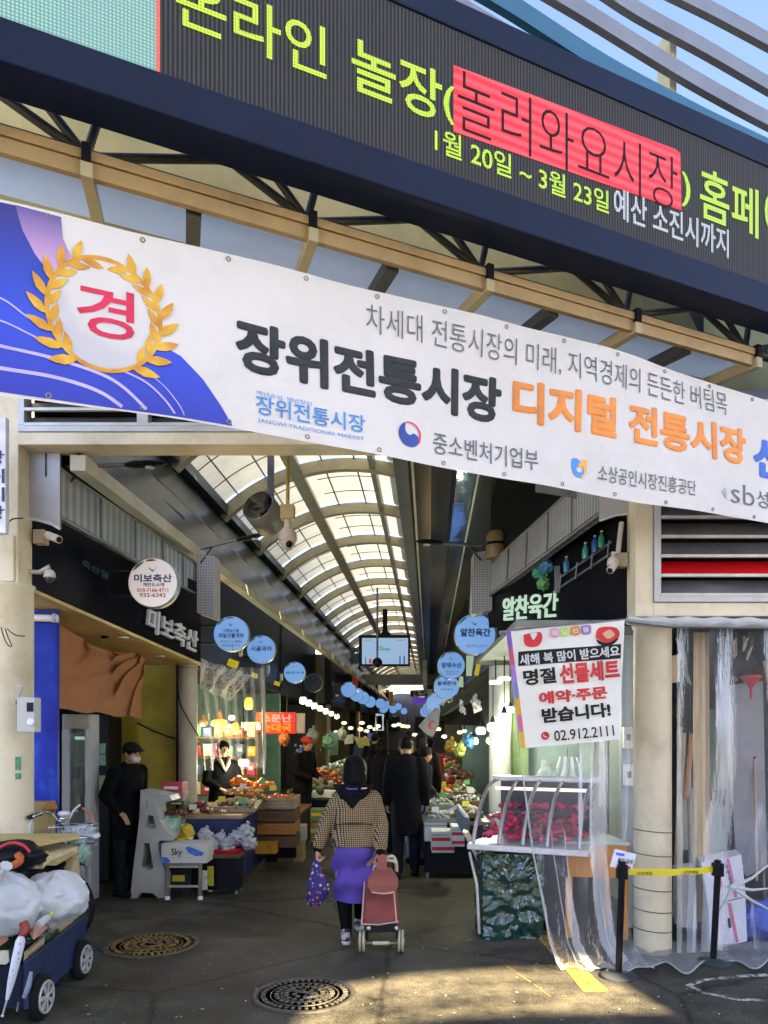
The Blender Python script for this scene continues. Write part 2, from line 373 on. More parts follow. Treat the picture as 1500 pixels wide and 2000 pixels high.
# ------------------------------------------------------------------ block added behind the camera for shade, wall opening shaped to the sun patch
def add_shade_block():
    root = thing('shade_block', 'plain block added unseen behind the viewer, shading the gate and shaping its sun patch', 'building', (0, -7, 0))
    wy = -7.0; sun = -SUN_D
    def proj(px, py):
        g = G(px, py); k = (g.y - wy) / -sun.y; return V((g.x + sun.x * k, wy, sun.z * k))
    hole = [proj(*p) for p in ((560, 2030), (630, 1935), (800, 1905), (960, 1895), (1150, 1889), (1212, 1922), (1320, 1988), (1150, 1990), (980, 1994), (820, 2004), (700, 2030))]
    from mathutils.geometry import tessellate_polygon
    loops = [[V((-4, wy, 0)), V((17, wy, 0)), V((17, wy, 17.8)), V((-4, wy, 17.8))], hole]
    tri = tessellate_polygon([[V((p.x, p.z, 0)) for p in l] for l in loops])
    me = bpy.data.meshes.new('wall'); me.from_pydata([tuple(p) for l in loops for p in l], [], [tuple(f) for f in tri]); me.materials.append(M('render_wall', (.74, .70, .62), .9, 0, .06, 2))
    o = bpy.data.objects.new('wall', me); COL.objects.link(o); put(o, root)
    d = o.modifiers.new('s', 'SOLIDIFY'); d.thickness = .12
    a, b = proj(660, 1988), proj(1085, 1950); mid = (proj(830, 1966) )
    MB().tube(smooth_path([a, mid, b]), .022, 8).build('pipe', GREYM, root)  # pipe added to draw the dark streak across the sun patch
add_shade_block()
for x0, x1, nm in ((-40, -4.6, 'left'), (6.5, 40, 'right')):
    setting('bounce_pavement', MB().quad((x0, -6.9, .004), (x1, -6.9, .004), (x1, 3.2, .004), (x0, 3.2, .004)), M('bounce_paving', (.46, .43, .37), .9, 0, .15, 2))  # unseen pale paving added to bounce sunlight onto the gate
for x0, x1, h, lb in ((-24, -5.2, 9, 'pale three storey building added out of view left of the market gate to bounce sunlight'), (6.5, 24, 9, 'pale three storey building added out of view right of the market gate to bounce sunlight')):
    t_ = thing('bounce_building', lb, 'building', ((x0 + x1) / 2, 7, 0)); MB().box(((x0 + x1) / 2, 8.5, h / 2), (x1 - x0, 6, h)).build('wall', M('bounce_facade', (.62, .57, .49), .85, 0, .08, 1), t_)  # added out of view; sunlit fronts bounce light towards the gate
    for k in range(4):
        for z in (1.6, 4.6, 7.4): MB().box((x0 + (x1 - x0) * (k + .5) / 4, 5.49, z), (2.2, .06, 1.4)).build('window', DARKM, t_)

# ------------------------------------------------------------------ arcade roof
AX = .032
ARC_R, ARC_C, ARC_Z = 3.146, -1.355, 3.174
def arc(a, y, dr=0.0):
    a = R(a); return V((ARC_C + (ARC_R + dr) * math.sin(a) + AX * y, y, ARC_Z + (ARC_R + dr) * math.cos(a)))
def roof():
    root = thing('arcade_roof', 'long barrel roof of milky panels on cream arched ribs over the alley', 'roof', (0, 8, 0))
    ys = [8 + 2.5 * k for k in range(23)]
    seg = [-45 + 3 * k for k in range(31)]
    for i, y in enumerate(ys):
        mb = MB(); rows = []
        for a in seg:
            rows.append([arc(a, y - .08, -.19), arc(a, y + .08, -.19), arc(a, y + .08, 0), arc(a, y - .08, 0)])
        mb.loft(rows, 0, False); mb.build('rib', CREAM2, root)
        if i < len(ys) - 1:
            MB().grid([[arc(a, y + .075, .03) for a in seg], [arc(a, y + 2.425, .03) for a in seg]]).build('panel', POLY, root)
    mb = MB()
    for a, wd in ((-36, .022), (-26, .022), (-8, .022), (2, .022), (18, .022), (30, .022)):
        mb.box((arc(a, 35).x, 35.5, arc(a, 35).z - .01), (wd, 55, .035), (0, R(a), -AX))
    for y in ys[:14]:
        for q in (.83, 1.66):
            for a, b in ((-45, -16), (-12, 8)):
                n = 8; pts = [arc(a + (b - a) * k / n, y + q, -.005) for k in range(n + 1)]; mb.tube(pts, .009, 4)
    mb.build('glazing_bar', TEAL, root)
    mb = MB(); q = arc(-16.6, 35, -.12); mb.box((q.x, 35.5, q.z), (.20, 55, .20), (0, R(-16), -AX)); mb.build('ridge_beam', GREYM, root)
    mb = MB(); q = arc(8, 35, -.1); mb.box((q.x, 35.5, q.z), (.09, 55, .14), (0, R(8), -AX)); mb.build('ridge_beam', GREYM, root)
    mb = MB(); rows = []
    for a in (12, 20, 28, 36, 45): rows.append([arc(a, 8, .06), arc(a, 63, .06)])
    MB().grid(rows).build('shade_sheet', M('grey_shade_sheet', (.20, .21, .22), .6, 0, .2, 2, trans=.12), root)  # grey sheet laid over the right panels to darken them like shade
roof()

def eaves():
    root = thing('left_eave', 'dark glossy metal eave sloping under the left edge of the arched roof', 'eave', (-3, 6.2, 3.8))
    root.name = 'clad_eave'; BASE['clad_eave'] = V((-3, 6.2, 3.8))
    y0, y1 = 5.99, 63
    prof = [(-2.72, 3.82), (-2.86, 4.15), (-3.02, 4.5), (-3.1, 4.6), (-3.35, 5.05), (-3.54, 5.42), (-3.46, 5.5)]
    MB().grid([[V((x + AX * y, y, z)) for y in (y0, 12, 20, 35, y1)] for x, z in prof], 0, False).build('cladding', GLOSSD, root)
    mb = MB(); mb.hexa([V((-2.80 + AX * y0, y0, 3.74)), V((-2.68 + AX * y0, y0, 3.74)), V((-2.68 + AX * y0, y0, 3.86)), V((-2.80 + AX * y0, y0, 3.86))],
                       [V((-2.80 + AX * y1, y1, 3.74)), V((-2.68 + AX * y1, y1, 3.74)), V((-2.68 + AX * y1, y1, 3.86)), V((-2.80 + AX * y1, y1, 3.86))]); mb.build('edge_beam', CREAM2, root)
    mb = MB()
    mb.hexa([V((-3.53 + AX * y0, y0, 5.36)), V((-3.38 + AX * y0, y0, 5.36)), V((-3.38 + AX * y0, y0, 5.52)), V((-3.53 + AX * y0, y0, 5.52))],
            [V((-3.53 + AX * y1, y1, 5.36)), V((-3.38 + AX * y1, y1, 5.36)), V((-3.38 + AX * y1, y1, 5.52)), V((-3.53 + AX * y1, y1, 5.52))])
    mb.build('gutter', M('gutter_steel', (.10, .14, .17), .3, .6, .2, 3), root)
    root = thing('clad_soffit', 'dark glossy soffit hanging along the right side under the arched roof', 'soffit', (.5, 6.2, 4.2))
    def lane(name, x0, x1, z, h, mat, a=6.15, b=62):
        MB().hexa([V((x0 + AX * a, a, z)), V((x1 + AX * a, a, z)), V((x1 + AX * a, a, z + h)), V((x0 + AX * a, a, z + h))],
                  [V((x0 + AX * b, b, z)), V((x1 + AX * b, b, z)), V((x1 + AX * b, b, z + h)), V((x0 + AX * b, b, z + h))]).build(name, mat, root)
    lane('edge_gutter', -.33, -.20, 4.18, .5, M('gutter_steel', None))
    lane('soffit_panel', -.198, .02, 4.24, .2, GLOSSD)
    lane('recess', .022, .27, 4.42, .2, BLACK)
    lane('window_strip', .272, .46, 4.22, .2, MIRR)
    lane('soffit_panel', .462, 2.2, 4.25, .2, GLOSSD)
    lane('light_rail', -.17, -.145, 4.20, .038, M('pale_rail', (.55, .6, .55), .3, .3))
    lane('light_rail', .47, .49, 4.20, .045, M('pale_rail', None))
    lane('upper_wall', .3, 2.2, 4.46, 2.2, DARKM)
eaves()

# ------------------------------------------------------------------ market gate: columns, posts, beam, louvres
GY = 5.86
def gate():
    root = thing('market_gate', 'cream steel market gate on round columns with louvred panels', 'gate', (0, GY, 0))
    # round columns
    for cx, r, top, cap in ((P(5, 0, GY).x, .165, 2.84, 0), (P(1283, 0, GY).x + .005, .143, 2.53, 0)):
        mb = MB(); mb.lathe([(r, 0), (r, .02), (r, top - .03), (r + .012, top - .02), (r + .012, top)], (cx, GY + .12, 0), 40); mb.build('column', CREAM, root)
    # left square post and beam
    l0, l1 = P(14, 0, GY).x, P(37, 0, GY).x
    MB().box(((l0 + l1) / 2 - .045, GY + .1, 3.6), (l1 - l0 + .09, .22, 1.52)).build('post', CREAM, root, bevel=.006)
    MB().box((P(8, 0, GY).x - .02, GY + .1, 3.02), (.22, .26, .35)).build('post', CREAM, root, bevel=.01)
    zb = P(0, 870, GY).z; zt = P(0, 846, GY).z
    x1 = P(1262, 0, GY).x
    MB().box(((l1 + x1) / 2, GY + .1, (zb + zt) / 2), (x1 - l1, .24, zt - zb)).build('beam', CREAM, root, bevel=.006)
    rx0, rx1 = P(1240, 0, GY).x, P(1275, 0, GY).x
    MB().box(((rx0 + rx1) / 2, GY + .1, (2.58 + 4.4) / 2), (rx1 - rx0, .22, 4.4 - 2.58)).build('post', CREAM, root, bevel=.006)
    MB().box((rx1 + 1.1, GY + .1, 2.635), (2.2, .22, .105)).build('beam', CREAM, root, bevel=.006)
    # louvres
    def louvre(x0, x1, z0, z1, n, red=None, mull=()):
        f = MB(); t = .05
        f.box(((x0 + x1) / 2, GY + .02, z0 + t / 2), (x1 - x0, .1, t)); f.box((x0 + t / 2, GY + .02, (z0 + z1) / 2 + t / 2), (t, .1, z1 - z0 - t))
        for mx in mull: f.box((mx, GY + .015, (z0 + z1) / 2 + t / 2), (.085, .1, z1 - z0 - t))
        fr = f.build('louvre_frame', M('pale_grey_steel', (.50, .50, .51), .45, .2, .08, 4, grime=.2), root, bevel=.003)
        MB().box(((x0 + x1) / 2, GY + .2, (z0 + z1) / 2), (x1 - x0 - .04, .02, z1 - z0)).build('back_sheet', M('louvre_back', (.016, .016, .018), .7), fr)
        h = (z1 - z0 - t) / n
        for k in range(n):
            z = z0 + t + h * k
            mat = M('red_slat', (.62, .008, .012), .4, 0, .06) if k == red else M('grey_slat', (.16, .16, .17), .5, .3, .25, 3, grime=.4)
            s = MB(); s.hexa([V((x0 + t, GY - .01, z + .012)), V((x1, GY - .01, z + .012)), V((x1, GY + .10, z + h * .93)), V((x0 + t, GY + .10, z + h * .93))],
                             [V((x0 + t, GY + .0, z + .008)), V((x1, GY + .0, z + .008)), V((x1, GY + .115, z + h * .93)), V((x0 + t, GY + .115, z + h * .93))]); s.build('slat', mat, fr)
            e = MB(); e.box(((x0 + x1) / 2 + t / 2, GY - .02, z + .004), (x1 - x0 - t, .03, .022)); e.build('slat_edge', M('slat_lip', (.52, .51, .47), .4, .3), fr)
    louvre(P(38, 0, GY).x, 1.70, zt + .003, zt + .003 + .62, 5, None, [P(281, 0, GY).x, P(525, 0, GY).x, P(770, 0, GY).x])
    louvre(P(1276, 0, GY).x, rx1 + 2.2, 2.69, 4.36, 11, 1)
    # wires round the right column
    mb = MB(); cx = P(1283, 0, GY).x + .005
    for k, py in enumerate((1625, 1672, 1740, 1782, 1820)):
        z = P(0, py, GY).z; mb.tube([(cx + .147 * math.cos(a * .3307), GY + .12 + .147 * math.sin(a * .3307), z - .012 * math.cos(a * .3307)) for a in range(20)], .004, 5)
    mb.build('tie_wire', M('green_wire', (.05, .13, .11), .5), root)
    mb = MB(); cx = P(5, 0, GY).x
    mb.tube(smooth_path([P(14, 1228, GY - .2), P(30, 1240, GY - .19), P(52, 1243, GY + .1)]), .004, 5)
    mb.tube(smooth_path([P(10, 1228, GY - .2), P(16, 1245, GY - .2), P(23, 1262, GY - .2), P(14, 1258, GY - .2), P(6, 1240, GY - .2), P(2, 1225, GY - .2)]), .004, 5)
    mb.tube(smooth_path([P(-5, 1015, GY - .1), P(12, 1024, GY - .08), P(24, 1014, GY - .06), P(45, 1012, GY + .03)]), .005, 5)
    mb.build('loose_wire', BLACK, root)
gate()

# white upright sign plate cut by the photograph's edge
def edge_sign():
    y = 5.3; root = thing('upright_sign', 'white upright sign plate with dark lettering mounted left of the gate post', 'sign', P(0, 920, y))
    MB().box(P(-60, 930, y), (.43 + .1, .05, .80)).build('plate', M('sign_white', (.66, .66, .72), .4), root, bevel=.004)
    pl = Plane(P(-60, 930, y) - V((0, .026, 0)), (1, 0, 0), (0, 0, 1))
    for k, ch in enumerate('장위시장'):
        u1, v1 = pl.uv(9, 880 + 36 * k); u0, v0 = pl.uv(-30, 908 + 36 * k)
        text_uv(ch, pl, u0, v0, u1, v1, M('ink_navy', (.02, .02, .06), .5), root, .01)
edge_sign()

def litter():
    m = MB(); rr = random.Random(9)
    for k in range(260):
        g = G(rr.uniform(120, 1500), 1700 + 300 * rr.random() ** .8); s_ = rr.uniform(.004, .016); a = rr.uniform(0, 6.28); u = V((math.cos(a), math.sin(a), 0)); v = V((-u.y, u.x, rr.uniform(-.2, .3)))
        m.quad(g + V((0, 0, .006)) - u * s_, g + V((0, 0, .006)) + v * s_ * .6, g + V((0, 0, .007)) + u * s_, g + V((0, 0, .006)) - v * s_ * .5, rr.choice((0, 0, 1, 2)))
    o = m.build('litter', [M('grit_pale', (.28, .26, .21), .8), M('grit_leaf', (.14, .08, .03), .8), M('grit_white', (.5, .5, .47), .8)]); o['kind'] = 'stuff'
litter()
# ------------------------------------------------------------------ canopy line: everything here runs 25 degrees off the gate
CU = V((.906, .423, 0)); CN = V((.423, -.906, 0))        # along the front, and outwards to the viewer
def cplane(y0, warp=None): return Plane((0, y0, EYE), CU, (0, 0, 1), warp)

# -- LED display
def led():
    pl = cplane(4.0); root = thing('led_display', 'long dark LED message board with green and red scrolling text above the banner', 'display', pl.at(750, 350))
    u0 = pl.uv(-260, 300)[0]; u1 = pl.uv(1900, 300)[0]
    zb = pl.uv(750, 367)[1]; zl = pl.uv(750, 296)[1]; zh = pl.uv(1500, 328)[1]; zt = pl.uv(1500, 283)[1]
    Q = lambda u, v, d=0: pl.pt(u, v, d)
    cab = M('led_cabinet', (.002, .009, .030), .5, 0, .2, 2, spec=.18); D = -.20
    mb = MB()
    for a, b, dd in ((zb, zl, .012), (zh, zt, .012)):
        mb.hexa([Q(u0, a, dd), Q(u1, a, dd), Q(u1, a, D), Q(u0, a, D)], [Q(u0, b, dd), Q(u1, b, dd), Q(u1, b, D), Q(u0, b, D)])
    for k in range(4):
        pass
    mb.build('cabinet', cab, root, bevel=.008)
    m, t, b, o = newmat('led_modules')
    tc = t.nodes.new('ShaderNodeTexCoord'); w1 = t.nodes.new('ShaderNodeTexWave'); w1.inputs['Scale'].default_value = 15; w1.bands_direction = 'X'
    mp = t.nodes.new('ShaderNodeMapping'); mp.inputs['Rotation'].default_value = (0, 0, R(-25)); t.links.new(tc.outputs['Object'], mp.inputs[0]); t.links.new(mp.outputs[0], w1.inputs['Vector'])
    r = ramp(t, w1.outputs[0], [(.2, (.008, .009, .010)), (.8, (.030, .032, .034))]); t.links.new(r.outputs[0], b.inputs['Base Color']); b.inputs['Roughness'].default_value = .6; b.inputs['Specular IOR Level'].default_value = .15
    r2 = ramp(t, w1.outputs[0], [(.2, (.010, .012, .016)), (.8, (.030, .033, .038))]); t.links.new(r2.outputs[0], b.inputs['Emission Color']); b.inputs['Emission Strength'].default_value = .6 * GLOW * 2
    mb = MB(); mb.hexa([Q(u0, zl, 0), Q(u1, zl, 0), Q(u1, zl, D + .02), Q(u0, zl, D + .02)], [Q(u0, zh, 0), Q(u1, zh, 0), Q(u1, zh, D + .02), Q(u0, zh, D + .02)])
    mb.build('screen', m, root)
    YG = E('led_lime', (.46, .92, .02), .95, dots=.016); RED = E('led_red', (.95, .03, .07), .9); BL = E('led_ice', (.50, .68, 1), .85, dots=.016); INK = M('led_off', (.02, .01, .01), .6)
    mb = MB(); mb.add([pl.at(*p, .004) for p in ((885, 258), (885, 128), (1318, 292), (1328, 300), (1330, 412), (1322, 409))], [tuple(range(6))])
    m, t, b, o = newmat('led_red_bars'); b.inputs['Base Color'].default_value = (.05, 0, 0, 1)
    tc = t.nodes.new('ShaderNodeTexCoord'); w1 = t.nodes.new('ShaderNodeTexWave'); w1.bands_direction = 'Z'; w1.inputs['Scale'].default_value = 5.5; w1.inputs['Distortion'].default_value = 1.2; w1.inputs['Detail Scale'].default_value = .6
    t.links.new(tc.outputs['Object'], w1.inputs['Vector']); r = ramp(t, w1.outputs[0], [(.2, (.85, .012, .035)), (.8, (.95, .10, .16))]); t.links.new(r.outputs[0], b.inputs['Emission Color']); b.inputs['Emission Strength'].default_value = 1.0 * GLOW
    mb.build('red_field', m, root)
    for s, bl, tr, mat, bold in (('온라인', (343, 48), (637, 57), YG, .008), ('놀장', (686, 176), (862, 143), YG, .012), ('(', (866, 238), (886, 172), YG, .02),
                                 ('놀러와요시장', (893, 254), (1322, 312), INK, -.012), (')', (1331, 402), (1347, 342), YG, .02), ('홈페', (1366, 425), (1480, 372), YG, .012), ('이지', (1492, 470), (1590, 408), YG, .012),
                                 ('1월 20일 ~ 3월 23일', (848, 297), (1188, 375), YG, .012), ('예산 소진시까지', (1198, 425), (1422, 450), BL, .014)):
        text_px(s, pl, bl, tr, mat, root, bold, .006)
    # pale picture block at the left end (its code pattern is left out)
    mb = MB(); mb.add([pl.at(*p, .004) for p in ((-200, 60), (-200, -170), (304, -60), (304, 162))], [(0, 1, 2, 3)]); mb.build('picture_block', E('led_cyan', (.26, .74, .90), .75, dots=.016), root)
    mb = MB(); fr = [pl.uv(*p) for p in ((-200, 20), (308, 170), (308, -80))]
    strip(mb, pl, fr[:2], .022, .006); strip(mb, pl, fr[1:], .018, .006); mb.build('red_border', E('led_border', (1, .18, .14), .8), root)
led()

# -- bent crown bars on top of the canopy
def crown():
    root = thing('canopy_crown', 'grey and teal curved steel bars sweeping above the LED board', 'canopy crown', P(1300, 150, 5.0))
    pl = cplane(4.35)
    grey = M('crown_grey', (.17, .185, .215), .45, .1, .12, 3); teal = M('crown_teal', (.0, .10, .17), .4, .1, .12, 3)
    def bar(px, wd, mat, dep=.05):
        pts = smooth_path([V((*pl.uv(*p), 0)) for p in px], 8); mb = MB(); rings = []
        for i, p in enumerate(pts):
            d = (pts[min(i + 1, len(pts) - 1)] - pts[max(i - 1, 0)]).normalized(); n = V((-d.y, d.x, 0)) * wd / 2
            rings.append([pl.pt(p.x + n.x, p.y + n.y, 0), pl.pt(p.x - n.x, p.y - n.y, 0), pl.pt(p.x - n.x, p.y - n.y, -dep), pl.pt(p.x + n.x, p.y + n.y, -dep)])
        mb.loft(rings, 0, False).build('bar', mat, root)
    bar([(720, -75), (870, -5), (1000, 70), (1110, 130), (1200, 190), (1300, 262)], .115, grey)
    bar([(850, -80), (990, 0), (1180, 122), (1340, 208), (1450, 262), (1620, 340)], .12, teal)
    bar([(960, -90), (1130, 10), (1290, 110), (1400, 175), (1520, 240), (1640, 300)], .105, grey)
    bar([(1120, -70), (1240, 12), (1380, 90), (1520, 172), (1640, 240)], .10, grey)
    bar([(1000, -200), (1200, -80), (1400, 20), (1600, 130)], .10, grey)
    u = pl.uv(1336, 150)[0]; mb = MB(); z0 = pl.uv(1336, 215)[1]; z1 = pl.uv(1336, 40)[1]
    mb.hexa([pl.pt(u - .03, z0, -.10), pl.pt(u + .03, z0, -.10), pl.pt(u + .03, z0, -.22), pl.pt(u - .03, z0, -.22)], [pl.pt(u - .03, z1, -.10), pl.pt(u + .03, z1, -.10), pl.pt(u + .03, z1, -.22), pl.pt(u - .03, z1, -.22)])
    mb.build('upright', M('upright_yellow', (.55, .50, .28), .5), root)
crown()

# -- glazed canopy behind the banner, with its truss
def canopy():
    pl = cplane(4.32); root = thing('entrance_canopy', 'tan edged glazed canopy with dark truss behind the message board', 'canopy', pl.at(600, 420))
    up = V((-.288, 1, .173)).normalized()             # the way the glazing runs, up and back
    tan = M('tan_paint', (.42, .27, .115), .5, 0, .08, 3, .05, 30, grime=.4)
    joints = [(-420, 117), (170, 290), (611, 421), (955, 528), (1243, 612), (1478, 688)]
    uu = [pl.uv(*p) for p in joints]
    z = sum(v for u, v in uu[1:]) / 5 - .036
    Q = lambda u, v, b=0, d=0: pl.pt(u, z + v, d) + up * b
    L = 2.6
    glass = M('milky_glazing', (1.0, .90, .76), .7, 0, .08, 1.5, trans=.95)
    for k in range(5):
        a, b = uu[k][0] + .015, uu[k + 1][0] - .022
        mb = MB(); mb.hexa([Q(a, -.085), Q(b, -.085), Q(b, -.085, .05), Q(a, -.085, .05)], [Q(a, -.012), Q(b, -.012), Q(b, -.012, .05), Q(a, -.012, .05)])
        mb.hexa([Q(a, -.010, -.014), Q(b, -.010, -.014), Q(b, -.010, .05), Q(a, -.010, .05)], [Q(a, .036, -.014), Q(b, .036, -.014), Q(b, .036, .05), Q(a, .036, .05)])
        mb.build('edge_beam', tan, root, bevel=.004)
        MB().quad(Q(a, -.02, .05), Q(b, -.02, .05), Q(b, -.02, L), Q(a, -.02, L)).build('glazing', glass, root)
        m_ = (a + b) / 2 - .06; mb = MB()
        mb.hexa([Q(m_ - .038, -.10, .06), Q(m_ + .038, -.10, .06), Q(m_ + .038, -.10, L), Q(m_ - .038, -.10, L)], [Q(m_ - .038, -.03, .06), Q(m_ + .038, -.03, .06), Q(m_ + .038, -.03, L), Q(m_ - .038, -.03, L)]); mb.build('rafter', M('rafter_grey', (.065, .066, .062), .5, .3), root)
    for k in range(6):
        a = uu[k][0]; mb = MB()
        mb.hexa([Q(a - .026, -.10, -.03), Q(a + .026, -.10, -.03), Q(a + .026, -.10, L), Q(a - .026, -.10, L)], [Q(a - .026, -.03, -.03), Q(a + .026, -.03, -.03), Q(a + .026, -.03, L), Q(a - .026, -.03, L)])
        mb.build('crosspiece', M('tan_light', (.45, .36, .20), .5, 0, .08, 3), root)
        mb = MB(); mb.hexa([Q(a - .02, -.03, -.035), Q(a + .02, -.03, -.035), Q(a + .02, -.03, .02), Q(a - .02, -.03, .02)], [Q(a - .02, .06, -.035), Q(a + .02, .06, -.035), Q(a + .02, .06, .02), Q(a - .02, .06, .02)]); mb.build('bracket', BLACK, root)
    # truss: bottom chord just behind the edge beam, webs, top chord, yellowish lining
    dk = M('truss_steel', (.020, .020, .019), .5, .3); web = M('truss_web', (.075, .075, .068), .5, .3, .25, 4)
    def T(u, v, d): return pl.pt(u, z + v, d)
    mb = MB(); ua, ub = uu[0][0], uu[5][0] + 2.2
    mb.tube([T(ua, .075, -.10), T(ub, .075, -.10)], .035, 6); mb.tube([T(ua, .62, -.10), T(ub, .62, -.10)], .03, 6); mb.build('truss_chord', dk, root)
    for k in range(6):
        a = uu[k][0]; b = uu[k + 1][0] if k < 5 else a + (uu[5][0] - uu[4][0])
        for p, q in (((a, .08), (a - .30 * (b - a), .46)), ((a, .08), (a + .10, .46)), ((a + .03, .08), (a + .62 * (b - a), .30)), ((b, .08), (a + .62 * (b - a), .30)), ((a + .62 * (b - a), .30), (a + .45 * (b - a), .6))):
            x = MB(); x.tube([T(p[0], p[1], -.10), T(q[0], q[1], -.13)], .022, 6); x.build('truss_web', web, root)
    MB().quad(T(ua, .0, -.55), T(ub, .0, -.55), T(ub, .9, -.75), T(ua, .9, -.75)).build('lining', M('yellow_lining', (.62, .55, .28), .8, 0, .25, 1.2, trans=.7), root)
    a = uu[5][0]
    for k, (dv, mat) in enumerate(((-.16, tan), (-.28, M('tan_light', None)), (-.42, GREYM))):
        x = MB(); x.hexa([T(a - .5, dv, -.9), T(a + 2.4, dv, -.9), T(a + 2.4, dv, -1.0), T(a - .5, dv, -1.0)], [T(a - .5, dv + .07, -.9), T(a + 2.4, dv + .07, -.9), T(a + 2.4, dv + .07, -1.0), T(a - .5, dv + .07, -1.0)]); x.build('rear_rail', mat, root)
    MB().quad(T(a - 1, -.75, -1.3), T(a + 2.4, -.75, -1.3), T(a + 2.4, .2, -1.3), T(a - 1, .2, -1.3)).build('rear_sheet', M('rear_sheet', (.35, .36, .36), .7, trans=.2), root)
canopy()

# -- cloth banner across the gate
def banner():
    wp = lambda u, v: .018 * math.sin(u * 1.9 + v * 2.2) + .007 * math.sin(u * 5.3 - v * 3.1 + 1) + .002 * math.sin(u * 11 + v * 6)
    pl = cplane(4.36, wp); root = thing('cloth_banner', 'wide white cloth banner with wreath and black and orange Korean slogan across the gate', 'banner', pl.at(750, 800))
    u0 = pl.uv(-160, 560)[0]; u1 = pl.uv(1640, 950)[0]
    TOP = [pl.uv(*p) for p in ((-160, 362), (0, 395), (185, 437), (500, 507), (750, 568), (1180, 680), (1333, 729), (1500, 781), (1640, 828))]
    BOT = [pl.uv(*p) for p in ((-160, 745), (0, 770), (225, 803), (455, 838), (750, 891), (1050, 944), (1240, 981), (1500, 1022), (1640, 1046))]
    def lin(T, u):
        for (a, b), (c, d) in zip(T, T[1:]):
            if u <= c: return b + (d - b) * (u - a) / (c - a)
        return T[-1][1]
    vt = lambda u: lin(TOP, u)
    vb = lambda u: lin(BOT, u)
    cl = M('banner_cloth', (.86, .82, .78), .6, 0, .03, 1.6, .30, 3.2, (1, 1, .35), trans=.30, grime=.10)
    mb = MB(); n = 90
    mb.grid([[pl.pt(u0 + (u1 - u0) * i / n, vb(u0 + (u1 - u0) * i / n) + (vt(u0 + (u1 - u0) * i / n) - vb(u0 + (u1 - u0) * i / n)) * j / 12) for i in range(n + 1)] for j in range(13)])
    mb.build('cloth', cl, root)
    def poly(px, key, col, h, name='print', **k):
        # fine triangulated patch that follows the cloth
        pts = px if k.get('uv') else [pl.uv(*p) for p in px]; bm = bmesh.new(); vs = [bm.verts.new((a, b, 0)) for a, b in pts]; bm.faces.new(vs)
        for ax in range(2):
            lo = min(p[ax] for p in pts); hi = max(p[ax] for p in pts); q = math.floor(lo / .06) * .06 + .06
            while q < hi:
                co = V((q, 0, 0)) if ax == 0 else V((0, q, 0)); no = V((1, 0, 0)) if ax == 0 else V((0, 1, 0))
                bmesh.ops.bisect_plane(bm, geom=bm.verts[:] + bm.edges[:] + bm.faces[:], plane_co=co, plane_no=no); q += .06
        m = MB(); bm.verts.ensure_lookup_table()
        m.add([pl.pt(v.co.x, v.co.y, h) for v in bm.verts], [[v.index for v in f.verts] for f in bm.faces]); bm.free()
        return m.build(name, col if not isinstance(col, tuple) else M(key, col, .6, 0, .03, 3, trans=.2), root)
    m, t, b, o = newmat('royal_print'); tc = t.nodes.new('ShaderNodeTexCoord'); sx = t.nodes.new('ShaderNodeSeparateXYZ'); t.links.new(tc.outputs['Object'], sx.inputs[0])
    mr = t.nodes.new('ShaderNodeMapRange'); mr.inputs[1].default_value = 3.2; mr.inputs[2].default_value = 4.1; t.links.new(sx.outputs[2], mr.inputs[0])
    r = ramp(t, mr.outputs[0], [(0, (.018, .035, .36)), (.45, (.012, .075, .62)), (.75, (.012, .05, .40)), (1, (.03, .03, .20))]); t.links.new(r.outputs[0], b.inputs['Base Color']); b.inputs['Roughness'].default_value = .6
    poly(((-150, 370), (32, 408), (45, 455), (72, 500), (118, 545), (150, 640), (240, 690), (310, 676), (352, 700), (395, 745), (430, 795), (453, 834), (228, 800), (0, 763), (-150, 735)), '', m, .0025, 'blue_field')
    m, t, b, o = newmat('lilac_print'); tc = t.nodes.new('ShaderNodeTexCoord'); sx = t.nodes.new('ShaderNodeSeparateXYZ'); t.links.new(tc.outputs['Object'], sx.inputs[0])
    mr = t.nodes.new('ShaderNodeMapRange'); mr.inputs[1].default_value = 3.8; mr.inputs[2].default_value = 4.1; t.links.new(sx.outputs[2], mr.inputs[0])
    r = ramp(t, mr.outputs[0], [(0, (.75, .48, .62)), (.5, (.48, .28, .50)), (1, (.14, .10, .32))]); t.links.new(r.outputs[0], b.inputs['Base Color']); b.inputs['Roughness'].default_value = .6
    poly(((30, 407), (119, 430), (122, 470), (138, 505), (120, 540), (95, 535), (68, 500), (44, 455)), '', m, .004, 'lilac_field')
    lil = M('lilac_line', (.55, .47, .80), .6); mb = MB()
    for pts, wd in ((((-60, 560), (10, 590), (60, 625), (120, 650)), .008), (((-80, 610), (0, 628), (60, 655), (110, 680)), .008), (((-80, 655), (0, 676), (120, 705), (220, 745), (285, 803)), .015),
                    (((-80, 700), (0, 718), (110, 738), (190, 765), (238, 797)), .017), (((240, 728), (285, 752), (320, 785), (340, 812)), .009), (((290, 735), (320, 760), (348, 795), (358, 815)), .005)):
        strip(mb, pl, [V(p[:2]) for p in smooth_path([V((*pl.uv(*p), 0)) for p in pts], 8)], wd, .0055)
    mb.build('wave_line', lil, root)
    # laurel wreath
    cu, cv = pl.uv(205, 618); ru = (pl.uv(318, 640)[0] - pl.uv(98, 600)[0]) / 2; rv = (pl.uv(205, 512)[1] - pl.uv(205, 728)[1]) / 2
    poly([(cu + ru * math.cos(R(q * 7.5)), cv + rv * math.sin(R(q * 7.5))) for q in range(48)], '', cl, .005, 'wreath_ground', uv=True)
